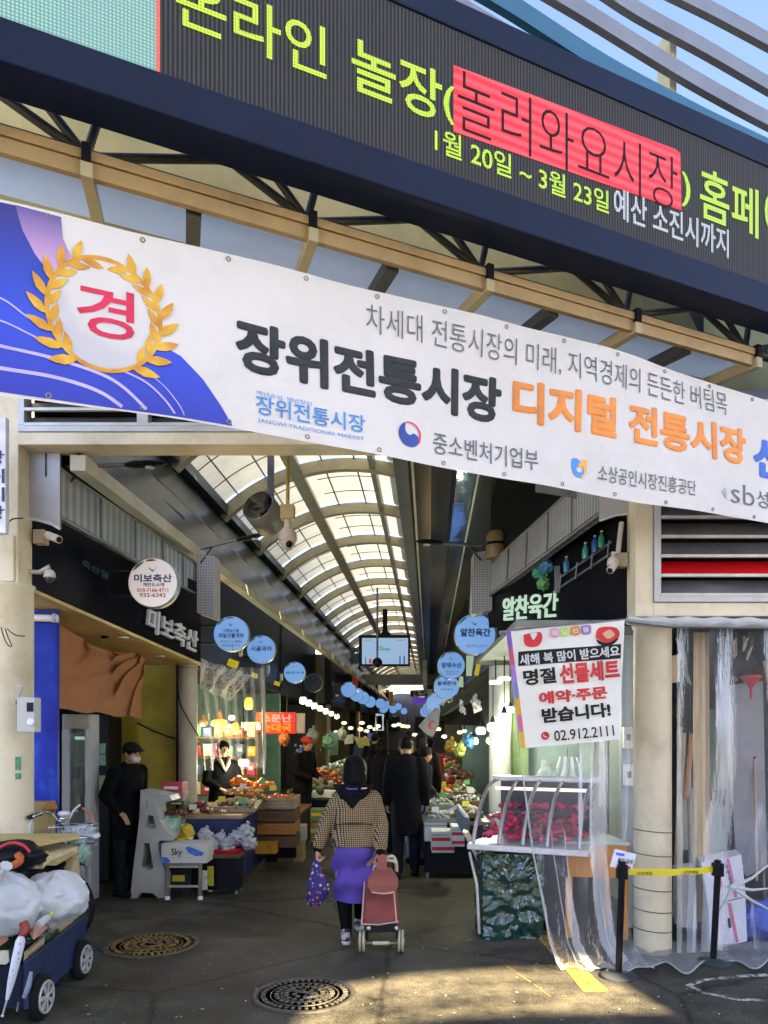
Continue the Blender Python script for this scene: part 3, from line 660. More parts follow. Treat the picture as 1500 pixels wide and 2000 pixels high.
    m, t, b, o = newmat('gold_print'); nn = noise_node(t, 9, 2, .5); r = ramp(t, nn.outputs[0], [(.3, (.62, .22, .02)), (.55, (.80, .38, .03)), (.75, (.85, .58, .08))]); t.links.new(r.outputs[0], b.inputs['Base Color']); b.inputs['Roughness'].default_value = .55
    w = MB(); strip(w, pl, [V((cu + ru * math.cos(R(a)), cv + rv * math.sin(R(a)))) for a in range(0, 361, 6)], .020, .0065); wr = w.build('wreath', m, root)
    lf = MB()
    def leaf(a, side, ln, tilt):
        c = V((cu + ru * math.cos(R(a)), cv + rv * math.sin(R(a)))); base = a + tilt
        d = V((math.cos(R(base)), math.sin(R(base)))); n = V((-d.y, d.x)); sh = [(0, 0), (.2, .13), (.45, .19), (.75, .12), (1, 0), (.75, -.12), (.45, -.17), (.2, -.10)]
        lf.add([pl.pt(*(c + d * (x * ln) + n * (y * ln)), .0075 + .0003 * (a % 7)) for x, y in sh], [tuple(range(8))])
    for k in range(8):
        for sd_ in (1, -1):
            a = (-62 + 17 * k) if sd_ == 1 else (242 - 17 * k)
            leaf(a, sd_, .135 - .004 * k, sd_ * 52); leaf(a + sd_ * 8, sd_, .105, sd_ * 128)
    lf.build('leaf', m, wr)
    RD = M('red_print', (.72, .02, .07), .6)
    text_px('경', pl, (149, 652), (262, 578), RD, root, .012, .008, name='emblem_letter')
    INK = M('charcoal_print', (.045, .05, .048), .6); GR = M('grey_print', (.11, .13, .14), .6); OR = M('orange_print', (.88, .26, .04), .6); BL = M('blue_print', (.02, .14, .55), .6); BL2 = M('azure_print', (.02, .25, .62), .6)
    for s, bl, tr, mat, bold in (('차세대 전통시장의 미래, 지역경제의 든든한 버팀목', (718, 646), (1420, 768), GR, -.006), ('장위전통시장', (461, 722), (979, 742), INK, .042), ('디지털 전통시장', (1005, 818), (1455, 842), OR, .042), ('선정', (1474, 928), (1600, 880), BL, .042),
                                 ('장위전통시장', (498, 810), (712, 813), BL2, .012), ('백년손님, 백년맛이', (500, 774), (608, 785), BL2, .0), ('JANGWI TRADITIONAL MARKET', (502, 828), (710, 855), BL2, .0),
                                 ('중소벤처기업부', (847, 884), (1052, 880), GR, .004), ('소상공인시장진흥공단', (1167, 939), (1353, 941), GR, .004), ('sb', (1424, 982), (1472, 952), GR, -.01), ('성북구', (1477, 990), (1560, 972), GR, .0)):
        text_px(s, pl, bl, tr, mat, root, bold, .0055)
    # round red and blue swirl emblem
    def emblem(cpx, w, parts, h=.005):
        c = V(pl.uv(*cpx))
        em = None
        for key, col, pts in parts:
            mb = MB(); pp = [V((x, y, 0)) for x, y in pts]; pp = smooth_path(pp + [pp[0]], 5)[:-1]
            mb.add([pl.pt(c.x + p.x * w, c.y + p.y * w, h) for p in pp], [tuple(range(len(pp)))]); h += .001
            em = mb.build('emblem', M(key, col, .6), root if em is None else em) if em is None else mb.build('emblem_swirl', M(key, col, .6), em)
    cir = lambda r, a0, a1, n=10, ox=0, oy=0: [(ox + r * math.cos(R(a0 + (a1 - a0) * k / n)), oy + r * math.sin(R(a0 + (a1 - a0) * k / n))) for k in range(n + 1)]
    emblem((801, 848), .072, (('navy_emblem', (.01, .06, .32), cir(1, 110, 340, 12) + [(.62, .02), (.30, .12), (.02, -.05), (-.30, .10), (-.42, .45), (-.36, .8)]),
                              ('red_emblem', (.75, .03, .08), cir(1, -38, 112, 12) + cir(.86, 105, -30, 9, -.03, .03)), ))
    emblem((1131, 914), .058, (('azure_emblem', (.01, .26, .75), [(-1, .85), (-.3, .95), (.1, .5), (-.3, .2), (-.35, -.3), (.05, -.5), (.4, -.25), (.45, .1), (.75, -.1), (.7, -.6), (.2, -1), (-.5, -.9), (-.95, -.3), (-1.05, .3)]),
                               ('orange_emblem', (.9, .40, .06), [(.2, .95), (.9, .9), (1.0, .2), (.95, -.5), (.45, -1), (.25, -.95), (.62, -.55), (.6, .0), (.2, .2), (-.1, .02), (-.15, .35), (.15, .6)])))
    emblem((1412, 964), .045, (('grey_emblem', (.33, .38, .38), [(-.2, .9), (.15, .3), (.2, -.9), (-.35, -.1)]), ('lime_emblem', (.5, .55, .2), [(-.3, .6), (-.35, -.1), (-.75, .05)])))
    for k in range(15):
        u = u0 + .1 + (u1 - u0 - .2) * k / 14
        for v in (vt(u) - .028, vb(u) + .028):
            m_ = MB(); m_.tube([pl.pt(u + .011 * math.cos(a * .785), v + .011 * math.sin(a * .785), .003) for a in range(9)], .0035, 5); m_.build('eyelet', M('eyelet_brass', (.35, .30, .22), .4, .5), root)
    # ropes at the corners
    mb = MB(); mb.tube([pl.pt(u0, vt(u0), 0), pl.pt(u0 - .8, vt(u0) + .1, -.4)], .006, 5); mb.tube([pl.pt(u1, vt(u1), 0), pl.pt(u1 + .6, vt(u1) + .1, -.4)], .006, 5); mb.build('rope', WHITE, root)
banner()
# ------------------------------------------------------------------ small shared builders
def plate(mb, outer, holes, th, m=0):             # flat outline with holes, given thickness
    from mathutils.geometry import tessellate_polygon
    th = V(th); loops = [[V(p) for p in l] for l in [outer] + list(holes)]
    a = loops[0]; u = (a[1] - a[0]).normalized(); n = th.normalized(); v = n.cross(u)
    tri = tessellate_polygon([[V((p.dot(u), p.dot(v), 0)) for p in l] for l in loops]); allp = [p for l in loops for p in l]
    mb.add(allp, [tuple(t) for t in tri], m); mb.add([p + th for p in allp], [tuple(reversed(t)) for t in tri], m)
    for l in loops:
        for i in range(len(l)): mb.quad(l[i], l[(i + 1) % len(l)], l[(i + 1) % len(l)] + th, l[i] + th, m)
    return mb
def pbox(mb, x0, y0, x1, y1, Y, dep, m=0):       # box whose front face spans a pixel rectangle at depth Y
    a, b = P(x0, y1, Y), P(x1, y0, Y); return mb.box(((a.x + b.x) / 2, Y + dep / 2, (a.z + b.z) / 2), (b.x - a.x, dep, b.z - a.z), None, m)
def colour(key, c, rough=.6, **k): return M(key, c, rough, **k)
def round_sign(name, label, c, r, lines, lit=True, arm=1, group='round shop signs along the alley', deco=True, reach=.45, col=None):
    root = thing(name, label, 'sign', tuple(c), group)
    face = col or (E('sign_blue_lit', (.11, .37, 1.0), .86, (.10, .12, .14)) if lit else E('sign_white_glow', (.74, .74, .80), .35, (.7, .7, .72)))  # the unlit white face carries a faint added glow
    mb = MB(); mb.lathe([(r * .97, -.05), (r, -.045), (r, .045), (r * .97, .05)], c, 48, (R(90), 0, 0)); mb.build('case', M('sign_case', (.35, .40, .45), .4, .4), root)
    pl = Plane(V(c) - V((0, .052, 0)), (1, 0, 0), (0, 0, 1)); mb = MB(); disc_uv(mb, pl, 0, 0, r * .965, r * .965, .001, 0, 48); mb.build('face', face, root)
    if deco:
        mb = MB(); strip(mb, pl, [(r * .9 * math.cos(R(a)), r * .9 * math.sin(R(a))) for a in range(112, 152, 4)], [.004 + r * .10 * math.sin(R(k * 19)) for k in range(10)], .003); mb.build('green_arc', colour('sign_green', (.02, .25, .16)), root)
        mb = MB(); strip(mb, pl, [(r * .9 * math.cos(R(a)), r * .9 * math.sin(R(a))) for a in range(80, 112, 4)], [.004 + r * .07 * math.sin(R(k * 24)) for k in range(8)], .003); mb.build('red_arc', colour('sign_red', (.5, .04, .05)), root)
        mb = MB(); mb.add([pl.pt(x * r, y * r, .003) for x, y in ((-.2, .62), (0, .42), (.22, .68), (.06, .52), (.02, .5), (-.05, .54))], [(0, 1, 4, 5), (1, 2, 3, 4)]); mb.build('leaf_mark', colour('sign_teal', (.02, .22, .30)), root)
    for t, x0, y0, x1, y1, mat, bold in lines: text_uv(t, pl, x0 * r, y0 * r, x1 * r, y1 * r, mat, root, bold, .004)
    if arm:
        mb = MB(); mb.tube([V(c) + V((0, .02, r * .5)), V(c) + V((-arm * (reach + r), .02, r * .5))], .014, 6); mb.tube([V(c) + V((0, .02, -r * .5)), V(c) + V((-arm * (reach + r), .02, -r * .5))], .014, 6); mb.build('arm', DARKM, root)
    return root
NAVY = M('sign_navy', (.012, .02, .20), .5); SRED = M('sign_letter_red', (.55, .03, .08), .5); SPINK = E('sign_pink', (.75, .35, .6), .12); SBLUE = E('sign_deep_blue', (.01, .06, .45), .12)

# ------------------------------------------------------------------ left: perforated shutter boxes over the first shop
def screens():
    root = thing('perforated_screen', 'grey perforated panel facing the street beside the left gate post', 'screen', P(80, 950, 6.02), 'perforated screens over the shops')
    o = [P(44, 872, 6.02), P(117, 876, 6.02), P(117, 1032, 6.02), P(100, 1022, 6.02), P(70, 1014, 6.02), P(44, 1012, 6.02)]
    plate(MB(), o, [], (0, .03, 0)).build('panel', MESHG, root)
    e = MB(); e.tube([P(44, 1013, 6.01), P(70, 1015, 6.01), P(100, 1023, 6.01), P(117, 1033, 6.01)], .012, 6); e.build('edge_trim', WHITE, root)
    root = thing('perforated_screen', 'long grey perforated strip above the black left shop sign', 'screen', P(250, 1040, 7.4), 'perforated screens over the shops')
    mb = MB(); mb.hexa([P(118, 1008, 6.05), P(383, 1160, 8.86), P(383, 1160, 8.86) + V((-.08, 0, 0)), P(118, 1008, 6.05) + V((-.08, 0, 0))], [P(118, 915, 6.05), P(383, 1098, 8.86), P(383, 1098, 8.86) + V((-.08, 0, 0)), P(118, 915, 6.05) + V((-.08, 0, 0))]); mb.build('panel', MESHL, root)
    mb = MB(); mb.tube([P(118, 1010, 6.04), P(383, 1161, 8.84)], .016, 6); mb.tube([P(118, 915, 6.04), P(383, 1098, 8.84)], .014, 6)
    mb.build('edge_trim', GREYM, root)
    for t in (.22, .45, .67, .86):
        a = P(118, 1008, 6.05).lerp(P(383, 1160, 8.86), t) + V((.012, 0, 0)); b = P(118, 915, 6.05).lerp(P(383, 1098, 8.86), t) + V((.012, 0, 0)); m = MB(); m.tube([a, b], .008, 4); m.build('seam', GREYM, root)
    for px, py, Y in ((226, 985, 7.0), (293, 1035, 7.75)):
        m = MB(); m.cyl(P(px, py + 10, Y), P(px, py - 22, Y), .02); m.build('stay', GREYM, root)
    root = thing('perforated_screen', 'grey perforated end box hanging above the left inner column', 'screen', P(400, 1140, 8.9), 'perforated screens over the shops')
    mb = MB(); mb.hexa([P(384, 1196, 8.8), P(418, 1208, 8.8), P(418, 1208, 8.8) + V((0, .3, 0)), P(384, 1196, 8.8) + V((0, .3, 0))], [P(384, 1083, 8.8), P(418, 1085, 8.8), P(418, 1085, 8.8) + V((0, .3, 0)), P(384, 1083, 8.8) + V((0, .3, 0))]); mb.build('panel', MESHG, root)
screens()

# ------------------------------------------------------------------ left: the first shop (butcher)
def butcher():
    root = thing('butcher_shop', 'dark butcher shop with black sign band and olive wall left of the alley', 'shop', (-3.2, 7.5, 0))
    A, B, Cc, D = P(40, 1136, 6.08), P(392, 1293, 8.9), P(40, 975, 6.08), P(392, 1140, 8.9); k = V((-.5, 0, 0))
    MB().hexa([A, B, B + k, A + k], [Cc, D, D + k, Cc + k]).build('sign_band', M('black_band', (.008, .008, .011), .3, 0, .3, 3), root)
    q = V((-1.9, 0, .02)); d = V((0, 0, -.01))
    MB().hexa([A + d, B + d, B + d + q, A + d + q], [A + d * 4, B + d * 4, B + d * 4 + q, A + d * 4 + q]).build('soffit', M('olive_soffit', (.68, .48, .19), .55, 0, .15, 2, grime=.3), root)
    for px, py, Y in ((241, 1234, 7.6), (312, 1259, 8.4)):
        c = V((P(px, py, Y).x, Y, A.z + (B.z - A.z) * (Y - 6.08) / 2.82 - .045)); MB().lathe([(.05, -.012), (.055, .0)], c, 20).build('downlight', WHITE, root)
    MB().box((-3.45, 6.7, 1.38), (.86, .05, 2.76)).build('side_wall', blue_tarp(), root)
    MB().box((P(305, 0, 9.05).x - .1, 9.1, 1.3), (.86, .06, 2.6)).build('side_wall', M('olive_wall', (.34, .26, .020), .6, 0, .2, 2.5, .15, 25, grime=.35), root)
    MB().box((P(347, 0, 9.02).x, 9.06, 1.3), (.03, .1, 2.6)).build('gap_strip', BLACK, root)  # black strip stands in for the dark gap at the wall edge
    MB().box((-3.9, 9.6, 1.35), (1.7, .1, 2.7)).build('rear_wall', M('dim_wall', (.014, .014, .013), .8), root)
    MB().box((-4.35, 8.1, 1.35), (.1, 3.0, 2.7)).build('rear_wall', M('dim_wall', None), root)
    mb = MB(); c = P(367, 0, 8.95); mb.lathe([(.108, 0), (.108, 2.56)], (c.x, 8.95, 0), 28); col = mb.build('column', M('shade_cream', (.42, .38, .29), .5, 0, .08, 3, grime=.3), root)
    for py in (1298, 1305):
        z = P(0, py, 8.95).z; MB().lathe([(.111, -.009), (.114, -.006), (.114, .006), (.111, .009)], (c.x, 8.95, z), 28).build('strap', GREYM, col)
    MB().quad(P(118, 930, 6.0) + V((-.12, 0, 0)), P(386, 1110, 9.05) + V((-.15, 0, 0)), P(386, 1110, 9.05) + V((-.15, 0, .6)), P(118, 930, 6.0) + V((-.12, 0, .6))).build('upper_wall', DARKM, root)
    # white block letters standing on the band, faint cyan word
    u = (B - A).normalized(); pl = Plane(A + V((.03, 0, 0)), u, (0, 0, 1)); a = pl.uv(286, 1205); b = pl.uv(384, 1235); c_ = pl.uv(160, 1085); d_ = pl.uv(214, 1100)
    pl.n = V((1, -.17, 0)).normalized()
    text_uv('미보축산', pl, a[0], .06, b[0], .30, M('block_letter', (.70, .70, .70), .4), root, .016, .0, .03)
    MB().hexa([P(322, 1252, 8.2), P(364, 1270, 8.6), P(364, 1270, 8.6) + V((-.04, 0, 0)), P(322, 1252, 8.2) + V((-.04, 0, 0))], [P(322, 1229, 8.2), P(364, 1252, 8.6), P(364, 1252, 8.6) + V((-.04, 0, 0)), P(322, 1229, 8.2) + V((-.04, 0, 0))]).build('orange_plate', M('orange_plate', (.6, .22, .03), .5, 0, .3, 9), root)
    text_uv('축산물', pl, c_[0], .36, d_[0], .43, E('cyan_reflection', (.1, .5, .6), .05), root, .01, .004)  # glowing word painted in for bluish reflections on the band
def blue_tarp():
    m, t, b, o = newmat('blue_tarp'); n = noise_node(t, 3, 5, .6, stretch=(1, 1, .7)); r = ramp(t, n.outputs[0], [(.3, (.002, .006, .15)), (.55, (.002, .03, .34)), (.75, (.01, .11, .50))]); t.links.new(r.outputs[0], b.inputs['Base Color'])
    b.inputs['Roughness'].default_value = .5; b.inputs['Specular IOR Level'].default_value = .15; bp = t.nodes.new('ShaderNodeBump'); bp.inputs['Strength'].default_value = .5; bp.inputs['Distance'].default_value = .05; t.links.new(n.outputs[0], bp.inputs['Height']); t.links.new(bp.outputs[0], b.inputs['Normal']); return m
butcher()
def tube_lamp():
    root = thing('strip_lamp', 'unlit white strip lamp along the top of the blue wall', 'lamp', P(85, 1207, 6.6))
    MB().cyl(P(46, 1206, 6.62), P(112, 1208, 6.62), .032).build('tube', WHITE, root); MB().box(P(108, 1208, 6.62), (.03, .07, .075)).build('end_cap', GREYM, root)
tube_lamp()
def drape():
    root = thing('brown_drape', 'brown cloth drape hanging in folds across the butcher shop entrance', 'drape', P(195, 1300, 7.8))
    TL, TR, BL, BR = P(106, 1203, 7.2), P(284, 1270, 8.5), P(112, 1385, 7.2), P(281, 1402, 8.5)
    rows = []
    for j in range(41):
        t = j / 40; row = []
        for i in range(61):
            s = i / 60; p = TL.lerp(TR, s).lerp(BL.lerp(BR, s), t)
            sag = -.20 * math.sin(math.pi * min(1, s * 1.0)) * (1 - t) * .75
            f1 = (abs(math.sin((s * 1.2 + t * .5 - .9 * s * t) * 9)) - .5) * .16 * (1 - .5 * t); f2 = (abs(math.sin(math.atan2(t + .10, 1.08 - s) * 10)) - .5) * .24 * (1.1 - abs(s - .6)) * (.35 + .65 * s); edge = 0 if s > .13 else .07
            row.append(p + V((.02 * f1, -(f1 + f2) * 1.0 - edge, sag + .012 * math.sin(s * 17) * t)))
        rows.append(row)
    MB().grid(rows).build('cloth', M('brown_cloth', (.47, .19, .085), .85, 0, .12, 6, .1, 140, trans=.12), root)
    m = MB(); m.tube([TL, TL.lerp(TR, .5) + V((0, .02, -.02)), TR], .012, 6); m.build('rail', DARKM, root)
    m = MB(); m.box(P(205, 1237, 7.6), (.06, .05, .1)); m.build('clamp', BLACK, root)
drape()
def fridge():
    root = thing('display_fridge', 'upright white drinks fridge with glass door under the brown drape', 'fridge', (P(148, 0, 7.7).x, 7.7, 0))
    x0, x1 = P(121, 0, 7.7).x, P(177, 0, 7.7).x; zt = 1.88; w_ = M('fridge_white', (.46, .48, .48), .4, 0, .05)
    m = MB(); m.box((x0 + .025, 7.81, zt / 2), (.05, .22, zt)); m.box((x1 - .02, 7.81, zt / 2), (.04, .22, zt)); m.box(((x0 + x1) / 2, 7.91, zt / 2), (x1 - x0 - .09, .04, zt)); m.box(((x0 + x1) / 2, 7.81, .18), (x1 - x0 - .09, .18, .36)); m.box(((x0 + x1) / 2, 7.81, zt - .02), (x1 - x0 - .09, .18, .04)); m.build('body', w_, root, bevel=.004)
    MB().box(((x0 + x1) / 2 + .01, 7.69, 1.80), (x1 - x0 - .05, .03, .13)).build('top_panel', M('fridge_cream', (.40, .36, .27), .5), root)
    fr = MB().box((x0 + .05, 7.68, 1.05), (.07, .035, 1.36)).box((x1 - .03, 7.68, 1.05), (.03, .035, 1.36)).build('door_frame', w_, root, bevel=.003)
    MB().box((x0 + .10, 7.66, .62), (.014, .03, .22)).build('handle', BLACK, fr)
    for k, z in enumerate((.62, .93, 1.22)):
        sh = MB().box(((x0 + x1) / 2 + .01, 7.81, z), (x1 - x0 - .1, .17, .015)).build('shelf', GREYM, root)
        for i in range(3): MB().box((x0 + .12 + .065 * i, 7.80, z + .068), (.05, .08, .12)).build('carton', colour('fridge_pack_%d' % ((i + k) % 4), ((.3, .04, .03), (.32, .28, .05), (.05, .04, .03), (.1, .22, .12))[(i + k) % 4]), sh)
    MB().cyl((x0 + .1, 7.78, 1.64), (x1 - .06, 7.78, 1.64), .016).build('light', E('fridge_light', (.5, .95, .85), .7), root)
    MB().box(((x0 + x1) / 2 + .02, 7.705, 1.03), (x1 - x0 - .12, .006, 1.3)).build('glass', vinyl('fridge_glass', (.85, .92, .9), .08, .05, 0), root)
    root = thing('bottle_cooler', 'dark cooler with green and yellow bottles beside the white fridge', 'cooler', (P(196, 0, 8.6).x, 8.6, 0))
    m = MB(); pbox(m, 184, 1400, 212, 1720, 8.62, .4); m.build('body', M('cooler_black', (.012, .013, .012), .4), root)
    for px, y0, y1, c in ((200, 1452, 1472, (.02, .22, .10)), (200, 1474, 1495, (.02, .20, .13)), (199, 1515, 1556, (.17, .20, .02))):
        m = MB(); pbox(m, px - 6, y0, px + 6, y1, 8.6, .03); m.build('bottle_row', colour('bottle_%d' % y0, c, .3), root)
    m = MB(); m.cyl(P(178, 1430, 8.5), P(178, 1545, 8.5), .008); m.build('handle', GREYM, root)
fridge()
def meter():
    root = thing('meter_box', 'grey electric meter box strapped to the left gate column', 'meter box', P(48, 1395, 5.75))
    m = MB(); pbox(m, 33, 1362, 68, 1430, 5.70, .10); m.build('case', M('meter_grey', (.42, .42, .38), .5, 0, .05), root, bevel=.006)
    m = MB(); pbox(m, 52, 1372, 64, 1390, 5.69, .012); m.build('display', BLACK, root); m = MB(); m.ell(P(60, 1410, 5.695), (.03, .012, .03)); m.build('dial', WHITE, root)
    m = MB(); m.tube(smooth_path([P(30, 1375, 5.75), P(36, 1358, 5.72), P(42, 1345, 5.78), P(36, 1338, 5.8)]), .012, 6); m.build('conduit', M('meter_grey', None), root)
    root = thing('exit_plate', 'small green and white plate low on the left gate column', 'plate', P(31, 1500, 5.85))
    for y0, y1 in ((1478, 1504), (1510, 1522)):
        m = MB(); pbox(m, 25, y0, 40, y1, 5.85, .01); m.build('panel', colour('exit_green', (.01, .18, .08), .5, var=.6, scale=30), root)
meter()

# ------------------------------------------------------------------ cameras, arm lamps, hanging fan
def bullet_cam(label, c, d, ln=.16, col=None):
    root = thing('security_camera', label, 'camera', tuple(c), 'security cameras'); col = col or M('cam_beige', (.45, .36, .25), .5); c = V(c); d = V(d).normalized()
    MB().box(c, (.09, .09, .11)).build('mount', col, root, bevel=.006)
    m = MB(); m.tube([c + V((0, 0, .03)), c + V((0, 0, .03)) + d * .09], .014, 8); m.build('bracket', col, root)
    a = c + V((0, 0, .04)) + d * .09; m = MB(); m.tube([a, a + d * ln], .030, 14); m.build('housing', M('cam_white', (.6, .55, .48), .4), root); m = MB(); m.tube([a + d * ln, a + d * (ln + .006)], .022, 12); m.build('lens', BLACK, root)
bullet_cam('beige bullet camera under the left perforated panel', P(80, 1050, 6.05), (.8, -.5, -.35))
bullet_cam('beige bullet camera on a pole beneath the right perforated panel', P(1213, 1095, 6.05), (-.5, -.5, -.6), .13)
def dome_cam(label, c, stem, col=None, arm=False, r=.07):
    root = thing('dome_camera', label, 'camera', tuple(c), 'dome cameras'); c = V(c); col = col or M('cam_white', None)
    m = MB(); m.lathe([(r * .55, r * 1.3), (r * .9, r * .9), (r, r * .2), (r, 0)], c, 20); m.build('housing', col, root); m = MB(); m.ell(c, (r * .85, r * .85, r * .95)); m.build('dome', M('dome_smoke', (.05, .05, .05), .1), root)
    m = MB(); m.tube([c + V((0, 0, r * 1.2)), c + V((0, 0, r * 1.9))] + [V(p) for p in stem], .02, 8); m.build('stem', col, root)
dome_cam('small white dome camera on a stalk over the blue wall', P(97, 1128, 6.0), [P(78, 1118, 6.0), P(56, 1116, 6.02)], r=.045)
dome_cam('white dome camera on a slanted pole left of the right gate post', P(1198, 1104, 6.0), [P(1207, 1080, 6.0), P(1214, 1020, 6.0)], r=.05)
def hanging_camera():
    y = 6.6; root = thing('dome_camera', 'cream dome camera hanging on a yellow pole from the gate beam', 'camera', P(562, 1040, y))
    yel = M('pole_yellow', (.50, .30, .07), .5); tan = M('box_tan', (.47, .32, .12), .5); bei = M('cam_cream', (.55, .46, .34), .45)
    m = MB(); m.tube([P(562, 866, y), P(562, 985, y)], .016, 10); m.lathe([(.05, 0), (.02, .05)], P(562, 876, y), 14, (R(180), 0, 0)); m.build('pole', yel, root)
    m = MB(); pbox(m, 547, 984, 574, 1012, y - .05, .1); m.build('junction_box', tan, root, bevel=.006)
    m = MB(); m.cyl(P(562, 1010, y), P(562, 1034, y), .03, .035); m.build('neck', bei, root)
    c = P(562, 1052, y); m = MB(); m.lathe([(.045, .085), (.075, .05), (.082, 0), (.078, -.02)], c, 24); m.build('housing', bei, root)
    m = MB(); m.ell(c - V((0, 0, .02)), (.068, .068, .085)); b = m.build('ball', bei, root); m = MB(); m.ell(c + V((.02, -.05, -.06)), (.03, .03, .03)); m.build('lens', BLACK, b)
hanging_camera()
def fan():
    y = 7.0; root = thing('drum_fan', 'round dark drum fan hanging on a grey pole under the arched roof', 'fan', P(520, 1000, y))
    m = MB(); pbox(m, 522, 868, 534, 975, y, .05); m.build('pole', GREYM, root)
    c = P(517, 1004, y); ax = (R(68), 0, R(-20)); q = Euler(ax).to_matrix(); r = .155
    m = MB(); n = 32
    prof = [(r * .93, .13), (r, .13), (r * 1.02, 0), (r, -.13), (r * .93, -.13)]
    m.grid([[c + q @ V((a * math.cos(2 * math.pi * k / n), a * math.sin(2 * math.pi * k / n), z)) for k in range(n)] for a, z in prof + [prof[0]]], 0, True, True); m.build('drum', M('fan_shell', (.16, .15, .12), .5), root)
    m = MB(); m.lathe([(.03, .05), (.045, 0), (.03, -.06)], c, 16, ax); h = m.build('hub', DARKM, root)
    for k in range(5):
        a0 = k * 72; rows = []
        for rr in (.04, .08, .115, .138): rows.append([c + q @ V((rr * math.cos(R(a0 + d_)), rr * math.sin(R(a0 + d_)), .03 * s_)) for d_, s_ in ((-16, -1), (0, 0), (20, 1))])
        m = MB(); m.sheetbox(rows, q @ V((0, 0, .006))); m.build('blade', M('fan_blade', (.10, .06, .07), .4), h)
    for rr in (.05, .1, .145):
        m = MB(); m.tube([c + q @ V((rr * math.cos(a * .2618), rr * math.sin(a * .2618), .125)) for a in range(25)], .003, 4); m.build('guard_ring', DARKM, root)
    m = MB(); m.tube([P(527, 965, y), P(522, 985, y)], .03, 8); m.build('bracket', DARKM, root)
fan()
def arm_lamp(label, base, tip, headlen, up=.0):
    root = thing('arm_lamp', label, 'lamp', tuple(base), 'slim arm lamps'); base, tip = V(base), V(tip); d = (tip - base).normalized(); h = tip - d * headlen
    m = MB(); m.tube([base, h], .018, 8); m.build('arm', M('arm_grey', (.20, .19, .17), .4, .5), root); m = MB(); m.tube([base + V((0, 0, -.16)), base.lerp(h, .35)], .01, 6); m.build('brace', DARKM, root)
    m = MB(); m.tube([h, h + d * headlen * .2, h + d * headlen * .6, h + d * headlen * .9, tip], [.02, .045, .05, .03, .008], 12, flat=.6); hd = m.build('head', BLACK, root)
    m = MB(); m.ell(h + d * headlen * .6 + V((0, 0, -.03)), (.04, .04, .008)); m.build('diffuser', M('lamp_diffuser', (.5, .5, .5), .3), hd)
arm_lamp('slim black arm lamp reaching right from the left perforated panel', P(128, 912, 6.2), P(325, 905, 6.3), .33)
arm_lamp('slim black arm lamp above the left inner column', P(392, 1072, 8.8), P(520, 1042, 8.9), .35)
arm_lamp('slim dark arm lamp reaching left from the right perforated box', P(940, 1066, 8.3), P(812, 1057, 8.3), .30)

# ------------------------------------------------------------------ named round signs
round_sign('round_sign', 'large white round sign with a faint added glow, lettered in navy in front of the black butcher band', P(302, 1140, 7.15), .231,
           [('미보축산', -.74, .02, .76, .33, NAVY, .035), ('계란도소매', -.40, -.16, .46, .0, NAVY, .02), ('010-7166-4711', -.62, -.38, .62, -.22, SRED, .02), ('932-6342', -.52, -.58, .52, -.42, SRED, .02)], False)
round_sign('round_sign', 'blue lit round sign with three rows of lettering, next to the butcher block letters', P(453, 1239, 10.6), .245,
           [('고향농산물', -.45, .08, .45, .28, SBLUE, .02), ('과일선물셋트', -.72, -.22, .72, .04, SBLUE, .03), ('010-3111-8844', -.6, -.5, .6, -.36, SPINK, .01), ('배달됩니다', -.5, -.72, .5, -.58, SPINK, .01)])
round_sign('round_sign', 'blue lit round sign with one bold word, just behind the fruit shop sign', P(511, 1269, 13.3), .25, [('시골과자', -.72, -.12, .75, .22, SBLUE, .03)])
round_sign('round_sign', 'blue lit round sign above the strip lights of the green lit shop', P(576, 1314, 17.6), .25, [('생선가게', -.85, -.1, .85, .1, SBLUE, .02)])
round_sign('round_sign', 'largest blue round sign on the right with a big navy shop name', P(927, 1240, 9.3), .25,
           [('알찬육간', -.7, -.1, .74, .28, SBLUE, .04), ('02-912-2111', -.4, -.62, .55, -.5, SPINK, .012)], True, -1)
round_sign('round_sign', 'blue round sign below and behind the largest right sign', P(881, 1300, 13.8), .25,
           [('장위수산', -.7, -.18, .74, .2, SBLUE, .035), ('010-2291-3342', -.45, -.5, .55, -.38, SPINK, .01), ('924-5577', -.35, -.68, .45, -.56, SPINK, .01)], True, -1)
round_sign('round_sign', 'blue round sign half hidden by the dark shop awning on the right', P(872, 1341, 15.6), .26, [('홍제한식', -.72, .08, .72, .40, SBLUE, .035), ('배달환영', -.45, -.3, .5, -.16, SPINK, .01)], True, -1)
# ------------------------------------------------------------------ left: trestle panel, stand, carton, produce
def trestle():
    Y = 7.85; root = thing('plastic_trestle', 'grey white moulded plastic trestle with two cut-out holes beside the left stall', 'trestle', (P(295, 0, Y).x, Y, 0))
    c = lambda x, y: P(220 + x / 3.75, 1450 + y / 3.75, Y)
    out = [c(*p) for p in ((128, 1141), (150, 930), (195, 560), (205, 350), (300, 362), (415, 390), (436, 425), (330, 448), (322, 480), (345, 570), (395, 650), (446, 690), (430, 720), (345, 718), (330, 745), (345, 830), (395, 970), (392, 1135), (335, 1143), (295, 1106), (210, 1100), (172, 1143))]
    hs = [[c(*p) for p in ((258, 532), (298, 540), (316, 630), (240, 622))], [c(*p) for p in ((232, 738), (268, 738), (300, 925), (262, 940), (210, 915))]]
    plate(MB(), out, hs, (0, .30, 0)).build('side', M('trestle_plastic', (.43, .45, .44), .45, 0, .08, 5, .1, 12, grime=.35), root, bevel=.012)
    m = MB(); m.tube([c(250, 420), c(256, 480)], .006, 5); m.build('groove', GREYM, root)
trestle()
